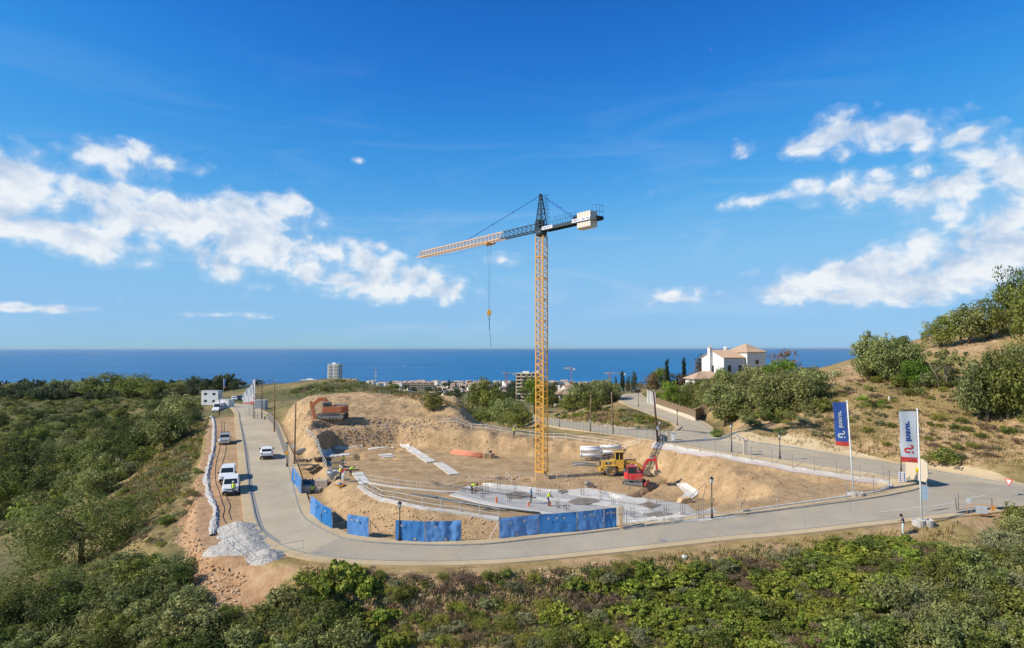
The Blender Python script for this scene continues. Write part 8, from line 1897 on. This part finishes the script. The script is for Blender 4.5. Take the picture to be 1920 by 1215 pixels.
# ---- loose stones and dry grass: too many and too small to count
def stones(name, polys, n, smin, smax, mat_, seed, dmax=400, mrg=.1):
    g = random.Random(seed); q = np.random.default_rng(seed); bm = bmesh.new(); bmesh.ops.create_icosphere(bm, subdivisions=1, radius=1); bv = np.array([v.co[:] for v in bm.verts]); bf = np.array([[v.index for v in f.verts] for f in bm.faces]); bm.free()
    sel = q.permutation(len(bf)); V_, F_ = [], []; tint = []; k = 0; tries = 0
    while k < n and tries < n * 6:
        tries += 1; poly = g.choice(polys); xs = [p[0] for p in poly]; ys = [p[1] for p in poly]; px, py = g.uniform(min(xs), max(xs)), g.uniform(min(ys), max(ys))
        if not inpoly(px, py, poly): continue
        P = G(px, py, 0, dmax)
        if not offroad(P, mrg): continue
        s = smin * (smax / smin) ** (g.random() ** 2.2); v = bv * q.uniform(.65, 1.2, (len(bv), 1)) * np.array([1, g.uniform(.6, 1), g.uniform(.45, .8)]) * s; a = g.uniform(0, 6.28); c, sn = math.cos(a), math.sin(a)
        v = np.stack([v[:, 0] * c - v[:, 1] * sn, v[:, 0] * sn + v[:, 1] * c, v[:, 2]], 1) + np.array([P.x, P.y, P.z + s * .15]); V_.append(v); F_.append(bf + k * len(bv)); tint += [g.random()] * len(bf); k += 1
    me = bpy.data.meshes.new(name); me.from_pydata(np.concatenate(V_).tolist(), [], np.concatenate(F_).tolist()); at_ = me.attributes.new('tint', 'FLOAT', 'FACE'); at_.data.foreach_set('value', tint)
    o = put(name, me, mat_, None); struct(o, 'stuff', 'loose stones and clods strewn over the dug earth'); return o
def tintmat(name, *st):
    m, nt, b = newmat(name); N, L = nt.nodes, nt.links; b.inputs['Roughness'].default_value = .95; setspec(b, .1); a = N.new('ShaderNodeAttribute'); a.attribute_name = 'tint'; r = N.new('ShaderNodeValToRGB'); e = r.color_ramp.elements
    while len(e) < len(st): e.new(.5)
    for i, c in enumerate(st): e[i].position = i / (len(st) - 1); e[i].color = c + (1,)
    L.new(a.outputs['Fac'], r.inputs[0]); L.new(r.outputs[0], b.inputs['Base Color']); return m
M_STONE = tintmat('stone_mixed', (.22, .13, .075), (.42, .28, .16), (.55, .42, .28), (.36, .32, .29), (.24, .17, .15)); M_STONEO = tintmat('stone_ochre', (.28, .16, .08), (.46, .29, .16), (.56, .40, .25), (.50, .36, .25))
stones('rubble', [[(520, 770), (600, 740), (740, 736), (800, 755), (960, 800), (900, 803), (780, 800), (560, 800)], [(560, 800), (640, 786), (800, 790), (800, 836), (610, 838), (570, 812)], [(560, 775), (640, 786), (800, 786), (900, 800), (640, 806), (570, 806)]], 4200, .04, .24, M_STONE, 3)
stones('rubble', [[(800, 805), (1000, 822), (1230, 835), (1260, 880), (1200, 870), (1000, 852), (800, 838)], [(1230, 835), (1400, 862), (1640, 905), (1500, 945), (1390, 960), (1290, 905)], [(640, 912), (760, 950), (930, 978), (930, 1005), (760, 1012), (620, 985), (600, 950)], [(870, 895), (1060, 890), (1240, 905), (1290, 940), (1100, 915), (900, 905)]], 4200, .03, .17, M_STONEO, 4)
stones('rubble', [[(392, 800), (396, 960), (400, 1060), (470, 1080), (430, 1150), (380, 1110), (320, 1010), (345, 930), (380, 860)], [(560, 1062), (900, 1070), (1200, 1050), (1100, 1120), (700, 1150)]], 3600, .035, .24, M_STONEO, 5)
def grass(name, polys, n, lo, hi, mat_, seed, dmax=260, mrg=.2):
    g = random.Random(seed); V_ = []; tint = []; k = 0; tries = 0
    while k < n and tries < n * 6:
        tries += 1; poly = g.choice(polys); xs = [p[0] for p in poly]; ys = [p[1] for p in poly]; px, py = g.uniform(min(xs), max(xs)), g.uniform(min(ys), max(ys))
        if not inpoly(px, py, poly): continue
        P = G(px, py, 0, dmax)
        if not offroad(P, mrg): continue
        k += 1; t = g.random(); sc = 1 + P.y / 160
        for j in range(7):
            a = g.uniform(0, 6.28); h = g.uniform(lo, hi) * sc; r = g.uniform(0, .3) * sc; x, y = P.x + r * math.cos(a), P.y + r * math.sin(a); b = g.uniform(0, 6.28); w = .035 * sc; dx, dy = math.cos(b) * w, math.sin(b) * w; lx, ly = g.uniform(-.4, .4) * h, g.uniform(-.4, .4) * h
            V_ += [(x - dx, y - dy, P.z - .05), (x + dx, y + dy, P.z - .05), (x + lx, y + ly, P.z + h)]; tint.append(min(1, max(0, t + g.uniform(-.2, .2))))
    n3 = len(V_) // 3; me = bpy.data.meshes.new(name); me.from_pydata(V_, [], [(3 * i, 3 * i + 1, 3 * i + 2) for i in range(n3)]); at_ = me.attributes.new('tint', 'FLOAT', 'FACE'); at_.data.foreach_set('value', tint); o = put(name, me, mat_, None); struct(o, 'stuff', 'dry grass and weeds covering the open slopes'); return o
M_GRASS = tintmat('dry_grass_blades', (.14, .12, .045), (.30, .23, .09), (.42, .32, .14), (.36, .23, .12)); M_WEED = tintmat('green_grass_blades', (.07, .09, .025), (.16, .18, .05), (.26, .24, .09))
grass('dry_grass', [[(1330, 826), (1450, 812), (1560, 690), (1700, 690), (1920, 640), (1920, 880), (1780, 870), (1600, 850), (1450, 830)], [(390, 790), (375, 860), (330, 930), (260, 980), (180, 960), (300, 850), (370, 785)], [(560, 1060), (900, 1068), (1400, 1020), (1700, 990), (1800, 980), (1700, 1100), (1100, 1215), (700, 1215)], [(1020, 790), (1090, 775), (1170, 768), (1260, 795), (1230, 808), (1130, 798)], [(540, 735), (640, 714), (780, 736), (900, 770), (700, 735)]], 10000, .1, .32, M_GRASS, 8)
grass('green_weeds', [[(560, 1066), (900, 1075), (1400, 1030), (1700, 1000), (1750, 1215), (600, 1215)], [(0, 760), (350, 760), (340, 830), (200, 930), (0, 1000)], [(390, 790), (375, 860), (330, 930), (260, 980), (180, 960), (300, 850), (370, 785)]], 4500, .12, .4, M_WEED, 9)

# continuous low scrub between the single bushes: reads as one mass
def scrub(name, poly, n, rlo, rhi, per, leaf, mat_, seed, dmin=0, dmax=900, asp=.5, upv=.2, mrg=.6):
    g = random.Random(seed); cen, rad = [], []; xs = [p[0] for p in poly]; ys = [p[1] for p in poly]; tries = 0
    while len(cen) < n and tries < n * 6:
        tries += 1; px, py = g.uniform(min(xs), max(xs)), g.uniform(min(ys), max(ys))
        if not inpoly(px, py, poly): continue
        P = G(px, py, dmin, dmax)
        if not offroad(P, mrg): continue
        r = g.uniform(rlo, rhi); cen.append((P.x, P.y, P.z + r * .25)); rad.append(r)
    me = leaf_mesh(name, np.array(cen), np.array(rad), per, leaf, seed, asp, upv); o = put(name, me, mat_, None); struct(o, 'stuff', 'low scrub growing between the bushes'); return o
scrub('undergrowth', VAL, 900, .7, 1.9, 46, .34, L_OAK, 61, dmin=100); scrub('undergrowth', VAL, 500, .6, 1.5, 46, .3, L_GREY, 62, dmin=100)
scrub('undergrowth', [(1060, 1090), (1250, 1075), (1400, 1055), (1480, 1040), (1570, 1022), (1700, 1020), (1900, 1000), (1920, 1230), (960, 1230)], 900, .3, .8, 46, .11, L_BRAM, 63, dmax=80, asp=.7); scrub('undergrowth', [(1000, 1090), (1250, 1070), (1500, 1035), (1800, 1010), (1920, 1230), (700, 1230)], 420, .25, .6, 40, .14, L_DRY, 64, dmax=80, asp=.14, upv=.8)
scrub('undergrowth', [(0, 1100), (230, 1060), (345, 1075), (400, 1165), (540, 1110), (640, 1140), (690, 1230), (0, 1240)], 520, .4, 1.0, 46, .12, L_OLIVE, 65, dmax=100); scrub('undergrowth', [(600, 1085), (900, 1085), (1180, 1068), (1130, 1215), (700, 1215)], 420, .2, .5, 36, .13, L_DRY, 66, dmax=80, asp=.14, upv=.8)
scrub('undergrowth', [(1340, 825), (1450, 812), (1560, 700), (1700, 700), (1920, 660), (1920, 870), (1780, 868), (1600, 848)], 500, .2, .55, 30, .14, L_DRY, 67, dmax=160, asp=.14, upv=.8, mrg=1.5)

SPUR = [(388, 840), (378, 920), (345, 985), (300, 1030), (230, 1010), (205, 945), (290, 875), (350, 820)]
scrub('undergrowth', SPUR, 800, .22, .6, 40, .13, L_DRY, 71, dmax=150, asp=.16, upv=.8, mrg=.3); scrub('undergrowth', SPUR, 420, .25, .6, 40, .13, L_GREY, 72, dmax=150, asp=.3, upv=.6, mrg=.3)
scatter(['shrub_dry', 'shrub_grey', 'shrub_oak', 'shrub_broom'], SPUR, 90, (.7, 1.6), 'spur_shrub', '* shrub on the dry spur', 'shrubs of the dry spur', .65, dmax=140, sep=.6, seed=73)
plant('shrub_bramble', 1690, 1018, 56, 22, 'bramble_bush', 'green bramble hiding the legs of the man with the phone', 'shrub', k=0); plant('shrub_bramble', 1650, 1020, 60, 30, 'bramble_bush', 'tall leafy bramble just left of the man', 'shrub', k=1)
for (px, b_, w, h, dist, lab) in [(1296, 752, 44, 40, 170, 'green tree against left end of the annex'), (1322, 738, 36, 30, 166, 'low tree hiding the annex front'), (1356, 742, 50, 52, 168, 'dark tree at foot of the villa gable'), (1390, 740, 44, 44, 170, 'creeper clad tree below the villa windows'), (1424, 736, 46, 40, 172, 'pale tree below right end of villa')]:
    plant('olive' if w % 3 else 'oak', px, b_, w, h, 'garden_tree', lab, dist=dist)

scatter(['shrub_oak', 'shrub_olive', 'shrub_grey', 'shrub_oak'], [(0, 733), (200, 738), (385, 742), (388, 758), (300, 768), (0, 780)], 170, (3.0, 6.5), 'ridge_bush', '* bush on the left ridge', 'bushes of the left ridge', .65, dmin=230, sep=.4, mrg=2, seed=81)
scrub('undergrowth', [(0, 733), (200, 738), (385, 742), (388, 760), (300, 775), (0, 790)], 700, .9, 2.0, 40, .42, L_OAK, 82, dmin=230)
HUMP = [(490, 737), (560, 728), (620, 711), (700, 715), (790, 738), (900, 770), (880, 790), (700, 738), (560, 748)]
scrub('undergrowth', HUMP, 520, .7, 1.7, 40, .34, L_GREY, 83, dmin=150, mrg=2.5); scrub('undergrowth', HUMP, 380, .7, 1.6, 40, .34, L_OAK, 84, dmin=150, mrg=2.5)

for (kd, px, b_, w, h, lab) in [('darkoak', 1036, 764, 36, 34, 'dark tree in front left of the white house'), ('oak', 1068, 772, 40, 30, 'hedge tree below the white house'), ('olive', 1100, 757, 44, 42, 'pale tree right behind the white house'), ('darkoak', 1024, 752, 34, 40, 'dark tree at the left gable of the white house'), ('oak', 870, 790, 40, 26, 'low oak at left edge of the lawn'), ('darkoak', 945, 772, 46, 40, 'dark tree behind the lawn left of mast'), ('oak', 1125, 748, 44, 34, 'tree at the bend below the gatehouse')]:
    plant(kd, px, b_, w, h, 'garden_tree', lab, dmin=150)

# ------------------------------------------------------------------ air
def haze():
    me = MB().box((0, 44000, 58.5), (150000, 92000, 151)).mesh('haze'); m = bpy.data.materials.new('haze_air'); m.use_nodes = True; N, L = m.node_tree.nodes, m.node_tree.links; N.clear()
    out = N.new('ShaderNodeOutputMaterial'); v = N.new('ShaderNodeVolumePrincipled'); v.inputs['Color'].default_value = (.72, .86, 1.0, 1); v.inputs['Density'].default_value = HAZE; v.inputs['Anisotropy'].default_value = .3; L.new(v.outputs[0], out.inputs['Volume'])
    o = put('haze', me, m, None); struct(o, 'stuff', 'thin sea haze in the air over the coast'); m.cycles.homogeneous_volume = True if hasattr(m.cycles, 'homogeneous_volume') else None
HAZE = .000013
haze()
